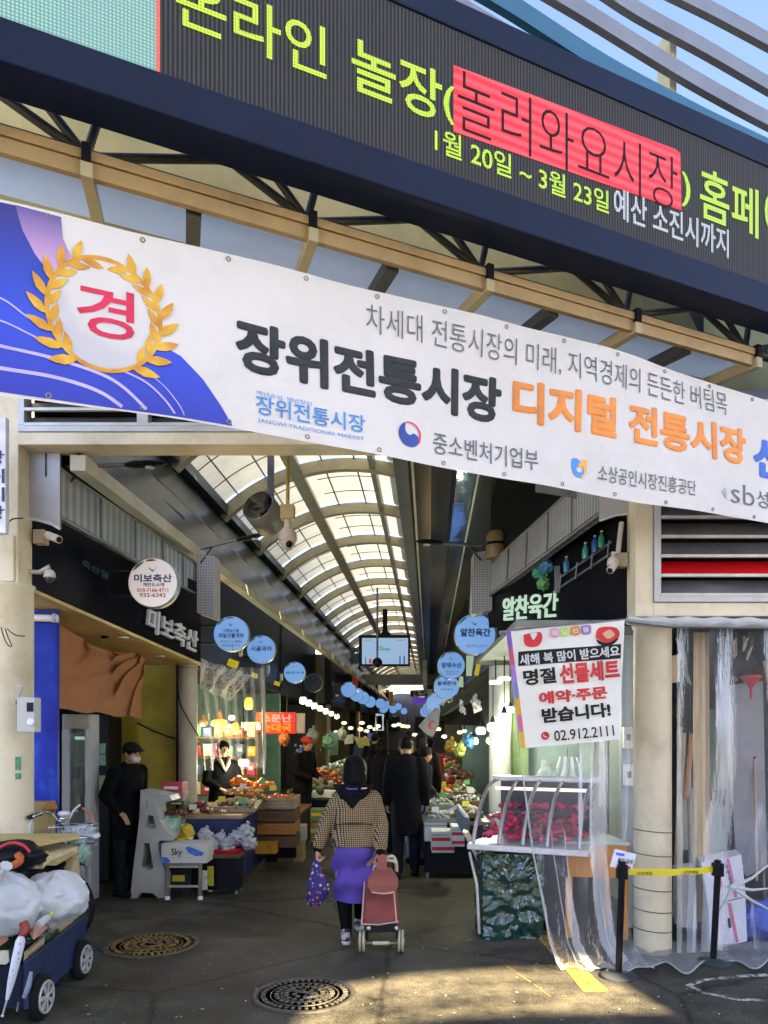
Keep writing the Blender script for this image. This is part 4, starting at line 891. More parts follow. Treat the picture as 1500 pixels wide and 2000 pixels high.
def stand():
    Y = 7.8; root = thing('steel_stand', 'low steel legged stand carrying the white carton at the stall front', 'stand', (P(365, 0, Y).x, Y, 0))
    x0, x1 = P(327, 0, Y).x, P(391, 0, Y).x; g = M('stand_steel', (.23, .22, .17), .4, .5)
    for x in (x0, x1):
        for y in (Y, Y + .4):
            l = MB(); l.cyl((x, y, .012), (x, y, .355), .021); lo = l.build('leg', g, root); f = MB(); f.lathe([(.027, 0), (.027, .03), (.02, .04)], (x, y, 0), 12); f.build('foot_cap', WHITE, lo)
    for z in (.135, .335):
        m = MB(); m.box(((x0 + x1) / 2, Y, z), (x1 - x0, .02, .022)); m.build('rail', M('rail_pale', (.45, .43, .36), .4, .3), root)
    m = MB(); m.box(((x0 + x1) / 2, Y + .2, .362), (x1 - x0 + .05, .46, .014)); m.build('top', g, root)
    root = thing('fish_carton', 'white carton with blue fish print on the low steel stand', 'carton', P(362, 1690, Y))
    m = MB(); a = P(315, 1708, Y - .02); b = P(404, 1668, Y - .02); x0, x1 = a.x, b.x; z0 = .372; z1 = .57; m.box(((x0 + x1) / 2, Y + .13, (z0 + z1) / 2), (x1 - x0, .3, z1 - z0), 0); m.build('box', M('carton_white', (.58, .58, .57), .6, 0, .04), root, bevel=.004)
    pl = Plane((x0, Y - .021, z0), (1, 0, 0), (0, 0, 1)); W = x1 - x0
    m = MB(); m.add([pl.pt(W * x, .2 * y, .002) for x, y in ((.52, .78), (.60, .86), (.74, .74), (.95, .52), (.90, .38), (.76, .36), (.62, .5))], [tuple(range(7))]); m.build('fish_print', M('carton_blue', (.02, .16, .55), .5, 0, .4, 20), root)
    m = MB(); m.add([pl.pt(W * x, .2 * y, .002) for x, y in ((.0, .32), (.13, .3), (.2, .12), (.16, 0), (.0, .0))], [tuple(range(5))]); m.build('wave_print', M('carton_blue', None), root)
    text_uv('Sky', pl, W * .22, .06, W * .46, .15, BLACK, root, .012, .002)
stand()
FRUIT = {}
def heap(name, label, c, sx, sy, n, r, mats, cat, h=2.2, jitter=.25, group=None):
    """a heap of separate round goods merged per thing: one heap is one tray of goods"""
    root = thing(name, label, cat, tuple(c), group); rr = random.Random(hash(label) % 999)
    for k in range(n):
        x, y = rr.uniform(-sx, sx), rr.uniform(-sy, sy); z = r + h * r * max(0, 1 - (x / sx) ** 2) * max(0, 1 - (y / sy) ** 2) * rr.uniform(.5, 1)
        q_ = rr.uniform(.72, 1.0); m = MB(); m.ell(V(c) + V((x, y, z)), (r * rr.uniform(1 - jitter, 1 + jitter * 1.6) * q_, r * rr.uniform(1 - jitter * 1.4, 1) * q_, r * rr.uniform(1 - jitter, 1) * q_), (rr.uniform(-.6, .6), rr.uniform(-.6, .6), rr.uniform(0, 3.1)), n=12, k=8, nz=.0 if cat == 'fruit tray' else .22, seed=k); m.build('fruit' if cat == 'fruit tray' else 'piece', mats[k % len(mats)], root)
    return root
def crate(label, c, d, col, slat=True, group='market crates', name='crate', rot=0):
    root = thing(name, label, 'crate', tuple(c), group); c = V(c); x, y, z = d; t = .012; q = rotm(rot); B_ = lambda m, o_, s_: m.box(c + q @ V(o_), s_, rot)
    for nm, o_, s_ in (('front_panel', (0, -y / 2, z / 2), (x, t, z)), ('rear_panel', (0, y / 2, z / 2), (x, t, z)), ('side_panel', (-x / 2 + t / 2, 0, z / 2), (t, y - t, z)), ('side_panel', (x / 2 - t / 2, 0, z / 2), (t, y - t, z)), ('bottom', (0, 0, t / 2), (x - 2 * t, y - t, t))):
        m = MB(); B_(m, o_, s_)
        if slat and nm == 'front_panel':
            for k in range(3): B_(m, (0, -y / 2 - .006, z * (.2 + .3 * k)), (x + .004, .012, z * .16))
        m.build(nm, col, root, bevel=.003)
    return root
def bench(label, x0, x1, y0, y1, z, topm, skirtm, drop=.9, name='market_table'):
    root = thing(name, label, 'table', ((x0 + x1) / 2, (y0 + y1) / 2, 0), 'stall tables'); m = MB(); m.box(((x0 + x1) / 2, (y0 + y1) / 2, z - .02), (x1 - x0, y1 - y0, .04)); m.build('tabletop', topm, root, bevel=.004)
    rows = []; per = [(x0 + .02, y1)] + [(x0 + .02 + (x1 - x0 - .04) * 0, y0 + .015)] + [(x0 + .02 + (x1 - x0 - .04) * k / 12, y0 + .015) for k in range(13)] + [(x1 - .02, y0 + .015 + (y1 - y0 - .03) * k / 12) for k in range(13)]
    for j in range(6):
        t = j / 5; rows.append([V((px + .012 * t * math.sin(i * 2.1), py + .012 * t * math.cos(i * 1.7), z - .042 - (z * drop - .05) * t)) for i, (px, py) in enumerate(per)])
    MB().grid(rows).build('skirt', skirtm, root)
    for px in (x0 + .05, x1 - .05):
        for py in (y0 + .06, y1 - .05): MB().cyl((px, py, 0), (px, py, z - .04), .018).build('leg', GREYM, root)
    return root
SKB = M('blue_skirt', (.006, .02, .10), .5, 0, .3, 4, .2, 10); SKD = M('dark_skirt', (.010, .011, .016), .6, 0, .3, 4, .2, 10); WOOD = M('pale_wood', (.36, .24, .13), .6, 0, .2, 6, stretch=(1, 6, 1)); WOODD = M('brown_wood', (.12, .06, .025), .6, 0, .25, 6)
bench('table with blue tarp skirt behind the bagged greens on the left', -2.52, -1.76, 8.32, 9.9, .80, WOOD, SKB)
bench('low dark bench with bagged greens and red basin on the left', -2.36, -1.72, 8.02, 8.30, .42, WOODD, SKD)
bench('dark draped bench running back behind the orange crates', -1.95, -1.40, 9.95, 11.6, .62, WOODD, SKD)
# goods on the low bench
def basin(name, label, c, r, col, h=.1):
    root = thing(name, label, 'basin', tuple(c)); c = V(c); n = 28; m = MB()
    m.grid([[c + V((a * math.cos(2 * math.pi * k / n), .8 * a * math.sin(2 * math.pi * k / n), z)) for k in range(n)] for a, z in ((.02, .0), (r * .8, 0), (r, h), (r * 1.05, h), (r * 1.05, h - .012), (r * .84, -.006), (.02, -.006))], 0, True, True); m.build('shell', col, root); return root
basin('plastic_basin', 'bright red plastic basin under the bagged greens', P(440, 1672, 8.2) + V((0, 0, -.02)), .19, M('red_plastic', (.50, .012, .02), .35), .11)
def bag(name, label, c, r, mat, seed, cat='bag', nz=.35, knot=True, sq=(1, .8, 1)):
    root = thing(name, label, cat, tuple(c)); m = MB(); m.ell(V(c) + V((0, 0, r * .8 * sq[2])), (r * sq[0], r * sq[1], r * .85 * sq[2]), n=40, k=26, nz=nz, seed=seed, fr=7); m.build('sack', mat, root)
    if knot:
        m = MB(); t = V(c) + V((0, 0, r * 1.55 * sq[2])); m.tube([t, t + V((.01, 0, r * .22)), t + V((.03, 0, r * .5))], [r * .3, r * .08, r * .28], 9); m.build('knot', mat, root)
    return root
CLR = vinyl('produce_film', (.95, .97, .97), .30, .2, .9, 30, (1, 1, 1)); LEAF = M('leafy', (.06, .13, .03), .6, 0, .5, 30, .3, 60); LAV = M('grey_white_film', (.44, .46, .50), .3, 0, .25, 18, .8, 40)
for k, (px, py, r, s) in enumerate(((412, 1660, .085, 1), (445, 1662, .09, 2), (462, 1640, .085, 3), (480, 1628, .085, 4), (400, 1634, .075, 5), (487, 1650, .075, 6), (430, 1640, .07, 7))):
    b = P(px, py, 8.12 + .03 * (k % 4)); b.z = max(b.z - r * .6, .43)
    bag('bagged_greens', ('white film bag of vegetables at the front of the red basin', 'striped white film bag of leeks in the red basin', 'pale film bag leaning on the blue skirt', 'topmost pale film bag in the red basin heap', 'crumpled clear film bag beside the green bottle', 'film bag spilling over the right rim of the red basin', 'film bag tucked between the other bags against the skirt')[k], b, r, LAV, s, nz=.45)
heap('leaf_heap', 'bunch of green leaves among the film bags', P(432, 1640, 8.25) + V((0, 0, -.05)), .10, .06, 16, .035, [LEAF, M('leafy_pale', (.18, .26, .10), .6, 0, .4, 30)], 'greens')
def bottle(label, c, r, h, col, name='green_bottle'):
    root = thing(name, label, 'bottle', tuple(c)); m = MB(); m.lathe([(r * .9, 0), (r, .01), (r, h * .6), (r * .45, h * .8), (r * .35, h * .95)], c, 18); m.build('body', col, root); m = MB(); m.lathe([(r * .42, 0), (r * .42, h * .09)], V(c) + V((0, 0, h * .93)), 12); m.build('cap', WHITE, root)
bottle('plump green bottle beside the fish carton', P(372, 1672, 8.05) + V((0, 0, .0)), .055, .19, M('green_glass', (.02, .20, .03), .15))
for px, py, s, lb in ((352, 1668, 11, 'bright yellow snack bag behind the fish carton'), (366, 1640, 12, 'upper yellow bag leaning on the stall post'), (398, 1668, 13, 'ochre packet right of the green bottle')):
    bag('yellow_packet', lb, P(px, py, 8.05 + .02 * (s - 11)) + V((0, 0, -.02)), .075, M('yellow_pack', (.55, .38, .02), .4, 0, .45, 16, .4, 20), s, 'packet', .3, False, (1, .5, 1.5))
m_ = thing('price_card', 'white and yellow price cards hanging under the fish carton', 'card', P(405, 1720, 7.9))
for x0, y0, x1, y1, c in ((393, 1700, 405, 1738, (.6, .6, .58)), (405, 1692, 417, 1730, (.45, .42, .03))):
    m = MB(); pbox(m, x0, y0, x1, y1, 7.95, .006); m.build('sheet', colour('card_%d' % x0, c, .6, var=.35, scale=25), m_)
# boxes left of the table
for lb, x0, y0, x1, y1, Y, d, c in (('red and pink snack carton stacked on the trestle end', 315, 1528, 356, 1546, 8.3, .2, (.55, .05, .09)), ('pink striped carton under the red snack carton', 312, 1546, 358, 1564, 8.32, .2, (.42, .22, .26)), ('mint green and white tub box by the trestle', 316, 1598, 343, 1628, 8.05, .2, (.25, .55, .42)), ('grey carton beside the mint tub', 349, 1600, 362, 1622, 8.28, .02, (.32, .30, .27)), ('dark green tray below the pink carton', 330, 1565, 360, 1572, 8.3, .25, (.05, .12, .06))):
    root = thing('goods_box', lb, 'box', P((x0 + x1) / 2, y1, Y)); m = MB(); pbox(m, x0, y0, x1, y1, Y, d); m.build('carton', colour('goods_%d' % x0, c, .5, var=.3, scale=14), root, bevel=.004)
    m = MB(); pbox(m, x0 + (x1 - x0) * .12, y0 + (y1 - y0) * .45, x1 - (x1 - x0) * .2, y0 + (y1 - y0) * .75, Y - .004, .003); m.build('print_band', WHITE, root)
heap('berry_tray', 'tray of dark red and brown goods above the mint tub', P(340, 1594, 8.1), .13, .08, 44, .022, [M('dark_red', (.16, .02, .02), .4), M('brownish', (.12, .05, .03), .5)], 'goods tray')
heap('red_sack', 'dark red mound of goods left on the blue skirted table', V((-2.28, 8.55, .80)), .10, .10, 20, .045, [M('dark_red', None)], 'goods tray')
heap('white_pile', 'small white and ochre packets at the front edge of the table', V((-2.1, 8.45, .80)), .12, .05, 16, .024, [WHITE, M('ochre', (.3, .18, .05), .6)], 'goods tray')
heap('cookie_tray', 'tray of pale tan snacks on the blue skirted table', V((-1.95, 8.95, .86)), .20, .16, 84, .024, [M('tan_snack', (.48, .32, .15), .6), M('pale_snack', (.52, .40, .25), .6)], 'goods tray')
heap('pink_tray', 'tray of pinkish roots at the back of the blue skirted table', V((-1.98, 9.45, .94)), .22, .10, 60, .026, [M('pink_root', (.5, .25, .16), .6), M('tan_snack', None)], 'goods tray')
heap('sprout_tray', 'grey green net bag of sprouts at the table corner', V((-1.83, 8.75, .83)), .10, .13, 70, .021, [M('sprout', (.22, .24, .16), .6), M('sprout_dark', (.08, .09, .06), .6)], 'goods tray')
tr = thing('display_tray', 'dark sloping tray edge on the blue skirted table', 'tray', (-1.95, 8.9, .8)); MB().box((-1.95, 8.86, .85), (.55, .5, .02), (R(9), 0, 0)).build('base', WOODD, tr); MB().box((-1.95, 8.62, .835), (.55, .02, .06)).build('lip', WOOD, tr)
# orange crates at the corner
ORN = M('persimmon', (.78, .12, .01), .3, 0, .2, 8); ORG = M('orange_skin', (.75, .22, .02), .35, 0, .2, 8)
for k in range(4):
    crate(('bottom crate of the stack under the persimmons', 'second crate of the stack under the persimmons', 'third crate of the stack under the persimmons', 'topmost crate filled with bright persimmons')[k], V((-1.56, 9.55, .30 + .155 * k)), (.46, .5, .14), (WOODD, M('crate_orange', (.42, .16, .03), .5), WOODD, WOOD)[k])
heap('persimmons', 'bright orange red persimmons heaped on the crate stack', V((-1.56, 9.55, .80)), .20, .20, 60, .036, [ORN, M('persimmon_b', (.70, .08, .01), .3)], 'fruit tray')
crate('orange printed carton at the foot of the crate stack', V((-1.66, 9.25, .25)), (.26, .2, .15), M('carton_orange', (.50, .24, .02), .5, 0, .35, 12), False, name='fruit_carton')
heap('orange_net', 'net of oranges standing behind the trays', V((-2.1, 9.8, .98)), .12, .1, 12, .05, [ORG, ORN], 'fruit tray')
heap('orange_net', 'second net of oranges next to the lit goblet lamp', V((-1.78, 9.85, .95)), .12, .1, 12, .05, [ORG], 'fruit tray')
heap('orange_corner', 'loose oranges and green leaves at the table corner', V((-1.75, 9.3, .84)), .07, .1, 12, .04, [ORN, ORG, LEAF], 'fruit tray')

# clear rain sheet, lamps and signs of the second left stall
def rain_sheet(label, quad, mat, amp, n=40, k=30, seed=0, name='plastic_sheet', fold=7, gather=0):
    root = thing(name, label, 'plastic sheet', tuple(quad[0])); TL, TR, BR, BL = [V(q) for q in quad]; rows = []
    nn = (TR - TL).cross(BL - TL).normalized()
    for j in range(k + 1):
        t = j / k; row = []
        for i in range(n + 1):
            s = i / n; p = TL.lerp(TR, s).lerp(BL.lerp(BR, s), t); f = math.sin(s * fold * 6.28 + 1.4 * math.sin(t * 3 + seed) + seed) * .5 + noise.fractal(V((s * 5, t * 2.2, seed)), 1, 2, 4) * .8
            row.append(p + nn * amp * f)
        rows.append(row)
    MB().grid(rows).build('film', mat, root); return root
FILM = vinyl('rain_film', (.97, .98, .98), .05, .15, .6, 9, (3, 3, .8)); FILMC = vinyl('crumpled_film', (.9, .92, .9), .16, .2, 1.0, 16, (1, 1, 1))
rain_sheet('clear rain sheet hanging in front of the yellow lamps on the left', (P(386, 1300, 9.9), P(520, 1305, 10.4), P(520, 1500, 10.4), P(400, 1505, 9.9)), FILM, .03, seed=2)
rain_sheet('crumpled rolled film bunched at the top of the left rain sheet', (P(388, 1285, 9.8), P(490, 1318, 10.2), P(450, 1370, 10.2), P(392, 1345, 9.8)), FILMC, .08, seed=5, fold=3)
r_ = thing('sheet_pole', 'thin upright pole at the right edge of the left rain sheet', 'pole', P(515, 1500, 10.4)); m = MB(); m.cyl(P(514, 1300, 10.45), P(516, 1512, 10.45), .022); m.build('pole', GREYM, r_)
LY = E('lamp_yellow', (1, .70, .08), 1.3, (.5, .4, .1)); LW = E('lamp_cool', (.75, 1, .95), 1.7, (.8, .8, .8)); LT = E('lamp_tube', (.80, 1, .95), 1.5, (.8, .8, .8))
def pendant(label, c, r, h, mat, cord=.5, group='pendant lamps', shade=None, watts=2.2):
    root = thing('pendant_lamp', label, 'lamp', tuple(c), group); c = V(c)
    m = MB(); m.lathe([(r * .7, -h / 2), (r, -h * .3), (r, h * .25), (r * .6, h * .5)], c, 18); m.build('bulb', mat, root)
    m = MB(); m.lathe([(r * .5, h * .5), (r * .25, h * .5 + r)], c, 12); m.build('cap', shade or DARKM, root); m = MB(); m.cyl(c + V((0, 0, h * .5 + r)), c + V((0, 0, h * .5 + r + cord)), .006, n=6); m.build('cord', BLACK, root)
    if watts: lamp_light(root, watts, (1, .62, .2) if mat is LY else (.8, 1, .95), c + V((0, -r * 1.3, -h * .6)))
    return root
pendant('tall yellow lantern lamp highest behind the left rain sheet', P(486, 1374, 10.9), .062, .17, LY, .3, 'yellow lantern lamps', M('shade_brown', (.2, .08, .02), .5))
pendant('wide yellow lantern lamp at the left of the rain sheet', P(428, 1412, 10.8), .11, .10, LY, .3, 'yellow lantern lamps', M('shade_brown', None))
pendant('small yellow lantern lamp between two white tubes', P(460, 1423, 10.7), .05, .15, LY, .3, 'yellow lantern lamps', M('shade_brown', None))
pendant('dim amber lamp by the left inner column', P(397, 1412, 10.9), .06, .1, E('lamp_amber', (1, .45, .05), .6), .3, 'yellow lantern lamps', M('shade_brown', None))
pendant('white goblet lamp low over the left fruit trays', P(476, 1489, 10.0), .07, .09, LW, .6)
pendant('white lamp far behind the yellow lanterns', P(453, 1401, 11.5), .05, .07, LW, .4)
def tube_light(label, a, b, r=.03):
    root = thing('tube_light', label, 'lamp', tuple(a), 'white tube lights'); MB().cyl(a, b, r, n=12).build('tube', LT, root); MB().box((V(a) + V(b)) / 2 + V((0, 0, r + .02)), ((V(b) - V(a)).length, .06, .03)).build('fixture', WHITE, root)
tube_light('white tube light left of the small yellow lantern', P(428, 1424, 11.3), P(452, 1423, 11.3), .035)
tube_light('white tube light right of the small yellow lantern', P(472, 1421, 11.3), P(508, 1420, 11.3), .042)
def red_board():
    Y = 11.4; root = thing('red_sign', 'red hanging board with white and yellow lettering on the left', 'sign', P(545, 1411, Y))
    m = MB(); pbox(m, 500, 1391, 577, 1433, Y, .05); m.build('board', E('red_board', (.75, .01, .02), .45, (.4, .01, .01)), root, bevel=.004)
    pl = Plane(P(500, 1433, Y) - V((0, .003, 0)), (1, 0, 0), (0, 0, 1)); W = pl.uv(577, 1391)[0]; Hh = pl.uv(577, 1391)[1]
    text_uv('소문난', pl, W * .13, Hh * .54, W * .9, Hh * .9, E('board_white', (.9, .8, .8), .6), root, .03, .003); text_uv('순대국', pl, W * .13, Hh * .1, W * .9, Hh * .48, E('board_yellow', (.95, .55, .02), .7), root, .03, .003)
    m = MB(); pbox(m, 577, 1393, 595, 1432, Y + .02, .05); m.build('side_plate', M('board_grey', (.28, .28, .27), .5, 0, .2), root)
    m = MB(); m.cyl(P(560, 1391, Y), P(562, 1340, Y), .01); m.build('hanger', DARKM, root)
red_board()
for lb, px, py, Y, w_, h_ in (('bright lettered lightbox under the fruit shop sign', 470, 1268, 11.0, .34, .16), ('pale lightbox below the second left blue sign', 522, 1310, 13.8, .40, .16), ('smaller pale lightbox behind the second lightbox', 548, 1324, 14.6, .3, .13)):
    root = thing('shop_lightbox', lb, 'lightbox', P(px, py, Y), 'shop lightboxes'); c = P(px, py, Y); MB().box(c, (.05, w_ * 1.6, h_), R(12)).build('case', GREYM, root); MB().box(c + V((.03, -.02, 0)), (.012, w_ * 1.5, h_ * .86), R(12)).build('face', E('lightbox_cyan', (.45, .85, .92), .55), root)
for lb, px, py, Y, s_ in (('yellow price flag above the rain sheet', 455, 1296, 10.3, .09), ('lime yellow cap of the tall lantern', 497, 1319, 10.8, .06), ('small yellow light under the second lightbox', 541, 1335, 14.5, .07)):
    root = thing('yellow_tag', lb, 'tag', P(px, py, Y)); MB().box(P(px, py, Y), (s_ * 1.6, .02, s_ * 1.1), (0, R(20), 0)).build('card', E('tag_yellow', (.85, .75, .02), .45), root, bevel=.004); MB().cyl(P(px, py, Y) + V((0, 0, s_ * .5)), P(px, py, Y) + V((0, 0, s_ * 3)), .003, n=5).build('string', BLACK, root)
wr_ = thing('slack_cable', 'slack dark cable strung from the drape to the rain sheet', 'cable', P(290, 1420, 8.6)); m = MB(); m.tube(smooth_path([P(268, 1412, 8.5), P(310, 1432, 8.7), P(350, 1444, 9.2), P(400, 1449, 10), P(478, 1451, 10.3)]), .011, 6); m.build('cable', BLACK, wr_)
wr_ = thing('slack_cable', 'thin dark cable looping down beside the left inner column', 'cable', P(350, 1340, 8.8)); m = MB(); m.tube(smooth_path([P(378, 1262, 8.8), P(350, 1290, 8.8), P(349, 1362, 8.8), P(365, 1400, 8.8), P(388, 1438, 8.9)]), .007, 6); m.build('cable', BLACK, wr_)

def shelves():
    rr = random.Random(31); root = thing('goods_shelf', 'dark wooden shelf of coloured packets behind the yellow lantern lamps', 'shelf', (-2.75, 11.3, 0))
    for z in (.78, 1.06, 1.34, 1.62): m = MB(); m.box((-2.72, 11.3, z), (1.15, .28, .025)); m.build('plank', WOODD, root)
    for x in (-3.3, -2.15): m = MB(); m.box((x, 11.3, .85), (.03, .28, 1.7)); m.build('upright', WOODD, root)
    cols = ((.55, .03, .03), (.6, .40, .03), (.05, .30, .10), (.55, .55, .5), (.6, .18, .03), (.05, .12, .4), (.45, .05, .2)); cn = ('red', 'yellow', 'green', 'white', 'orange', 'blue', 'pink'); pos = ('lowest', 'second', 'third', 'topmost')
    for j, z in enumerate((.78, 1.06, 1.34, 1.62)):
        for i in range(7):
            k = (i * 3 + j * 2) % 7; h = rr.uniform(.12, .2); x = -3.2 + .16 * i + rr.uniform(-.01, .01); r_ = thing('packet', '%s packet on the %s plank of the dark shelf behind the lanterns' % (cn[k], pos[j]), 'packet', (x, 11.22, z + .013), 'packets on the dark shelf')
            m = MB(); m.box((x, 11.22, z + .014 + h / 2), (.12, .08, h), R(rr.uniform(-10, 10))); m.build('pack', M('packet_' + cn[k], cols[k], .45, 0, .3, 25), r_, bevel=.008); m = MB(); m.box((x, 11.175, z + .014 + h * .55), (.06, .004, h * .3)); m.build('print_band', WHITE, r_)
shelves()
# ------------------------------------------------------------------ right: screens, black band, shop shell
def right_shell():
    root = thing('perforated_screen', 'grey perforated panel facing the street beside the right gate post', 'screen', P(1205, 985, 6.02), 'perforated screens over the shops')
    plate(MB(), [P(1170, 930, 6.02), P(1240, 930, 6.02), P(1240, 1003, 6.02), P(1205, 1006, 6.02), P(1171, 1017, 6.02)], [], (0, .03, 0)).build('panel', MESHG, root)
    m = MB(); m.tube([P(1171, 1017, 6.01), P(1205, 1006, 6.01), P(1240, 1003, 6.01)], .01, 6); m.build('edge_trim', WHITE, root)
    root = thing('perforated_screen', 'long grey perforated strip above the black right shop front', 'screen', P(1060, 1060, 7), 'perforated screens over the shops')
    k = V((.08, 0, 0)); a, b, c, d = P(1172, 1003, 6.05), P(958, 1162, 8.3), P(1172, 905, 6.05), P(962, 1098, 8.3)
    m = MB(); m.hexa([a, b, b + k, a + k], [c, d, d + k, c + k]); m.build('panel', MESHL, root); m = MB(); m.tube([a, b], .02, 6); m.tube([c, d], .016, 6); m.build('edge_trim', GREYM, root)
    for t in (.2, .4, .6, .8): m = MB(); m.tube([a.lerp(b, t) - k * .1, c.lerp(d, t) - k * .1], .008, 4); m.build('seam', GREYM, root)
    root = thing('perforated_screen', 'pale grey end box left of the long right perforated strip', 'screen', P(935, 1130, 8.3), 'perforated screens over the shops')
    m = MB(); m.hexa([P(921, 1200, 8.3), P(961, 1192, 8.3), P(961, 1192, 8.3) + V((0, .3, 0)), P(921, 1200, 8.3) + V((0, .3, 0))], [P(925, 1080, 8.3), P(962, 1073, 8.3), P(962, 1073, 8.3) + V((0, .3, 0)), P(925, 1080, 8.3) + V((0, .3, 0))]); m.build('panel', MESHG, root)
    root = thing('cylinder_speaker', 'tan drum shaped speaker on top of the right perforated end box', 'speaker', P(968, 1062, 8.3)); c = P(969, 1064, 8.25); m = MB(); m.lathe([(.10, -.15), (.105, -.14), (.105, .1), (.06, .15)], c, 24); m.build('body', M('speaker_tan', (.33, .24, .11), .5), root); m = MB(); m.lathe([(.107, -.01), (.107, .02)], c, 24); m.build('band', BLACK, root)
    root = thing('meat_shop', 'butcher shop on the right with black front band, pale green walls and grey pillar', 'shop', (1.8, 7.5, 0))
    a, b, c, d = P(1243, 1222, 6.0), P(955, 1226, 8.45), P(1243, 1003, 6.0), P(950, 1150, 8.45); k = V((.4, .15, 0))
    MB().hexa([a, b, b + k, a + k], [c, d, d + k, c + k]).build('sign_band', M('black_band', None), root)
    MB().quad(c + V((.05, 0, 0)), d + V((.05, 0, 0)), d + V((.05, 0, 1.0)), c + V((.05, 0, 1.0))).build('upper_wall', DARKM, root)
    gw = M('pale_green_wall', (.36, .46, .42), .6, 0, .1, 2, grime=.3)
    MB().box((2.55, 9.75, 1.3), (2.75, .08, 2.6)).build('rear_wall', gw, root)
    MB().box((2.6, 8.0, 2.58), (3.4, 3.6, .05)).build('ceiling', M('shop_ceiling', (.20, .22, .21), .7), root)
    MB().box((2.18, 8.4, 1.28), (.05, 2.6, 2.55)).build('side_wall', M('shop_side', (.25, .30, .29), .6, 0, .2, 3), root)
    m = MB(); cc = P(977, 0, 9.3); m.lathe([(.135, 0), (.135, 2.5)], (cc.x, 9.3, 0), 32); m.build('pillar', M('pillar_paint', (.50, .50, .44), .5, 0, .06), root)
    m = MB(); pbox(m, 1001, 1375, 1032, 1575, 9.5, .1); m.build('green_panel', M('moss_panel', (.20, .30, .12), .6), root)
    for px, y0, y1 in ((1165, 1440, 1700), (1185, 1440, 1740), (1222, 1440, 1800)):
        m = MB(); pbox(m, px - 5, y0, px + 5, y1, 7.4, .04); m.build('mullion', M('mullion', (.20, .16, .13), .5, .2), root)
    # glowing block letters on the band
    pl = Plane(P(985, 1217, 8.1), (P(1092, 1210, 7.1) - P(985, 1217, 8.1)), (0, 0, 1)); pl.n = V((-.8, -.6, 0)).normalized()
    W = (P(1092, 1210, 7.1) - P(985, 1217, 8.1)).length; text_uv('알찬육간', pl, 0, .02, W, .26, E('letter_glow', (.50, .90, .92), .80), root, .014, .02, .02)
    # rack with bottles under the screen
    root = thing('wire_rack', 'wire wall rack high on the black right shop front', 'rack', P(1150, 1090, 6.6)); st = M('rack_steel', (.35, .38, .42), .3, .7)
    A1, B1 = P(1205, 1058, 6.3), P(1103, 1128, 7.0)
    for dz in (0, -.09): m = MB(); m.tube([A1 + V((-.04, 0, dz)), B1 + V((-.04, 0, dz))], .010, 6); m.build('rail', st, root)
    for t in (.05, .35, .65, .98): m = MB(); q = A1.lerp(B1, t); m.tube([q + V((-.04, 0, .03)), q + V((-.06, -.02, -.12))], .008, 6); m.build('bracket', st, root)
    for n_, (t, col) in enumerate(((.18, (.02, .25, .16)), (.30, (.03, .12, .4)), (.48, (.05, .32, .22)), (.86, (.04, .2, .35)))):
        q = A1.lerp(B1, t) + V((-.05, -.03, 0)); bottle(('green bottle nearest the gate on the wire rack', 'dark blue bottle on the wire rack', 'tall teal bottle in the middle of the wire rack', 'blue bottle at the inner end of the wire rack')[n_], q, .03, .14, colour('rackb_%d' % n_, col, .2), 'rack_bottle')
    for n_, (px, py, Y, r, col) in enumerate(((1055, 1130, 7.3, .07, (.03, .30, .22)), (1070, 1118, 7.2, .07, (.05, .22, .40)), (1062, 1150, 7.25, .065, (.10, .35, .12)))):
        bag('hanging_bag', ('teal plastic bag hung on the black right shop front', 'blue plastic bag hung highest beside the wire rack', 'lime green bag hung above the glowing letters')[n_], P(px, py, Y), r, colour('hb_%d' % n_, col, .35, var=.4, scale=20), 40 + n_, nz=.4)
    root = thing('sign_plate', 'grey upright bracket plate beside the hung teal bag', 'plate', P(1088, 1130, 7.0)); m = MB(); pbox(m, 1084, 1105, 1094, 1157, 7.0, .04); m.build('plate', GREYM, root)
right_shell()

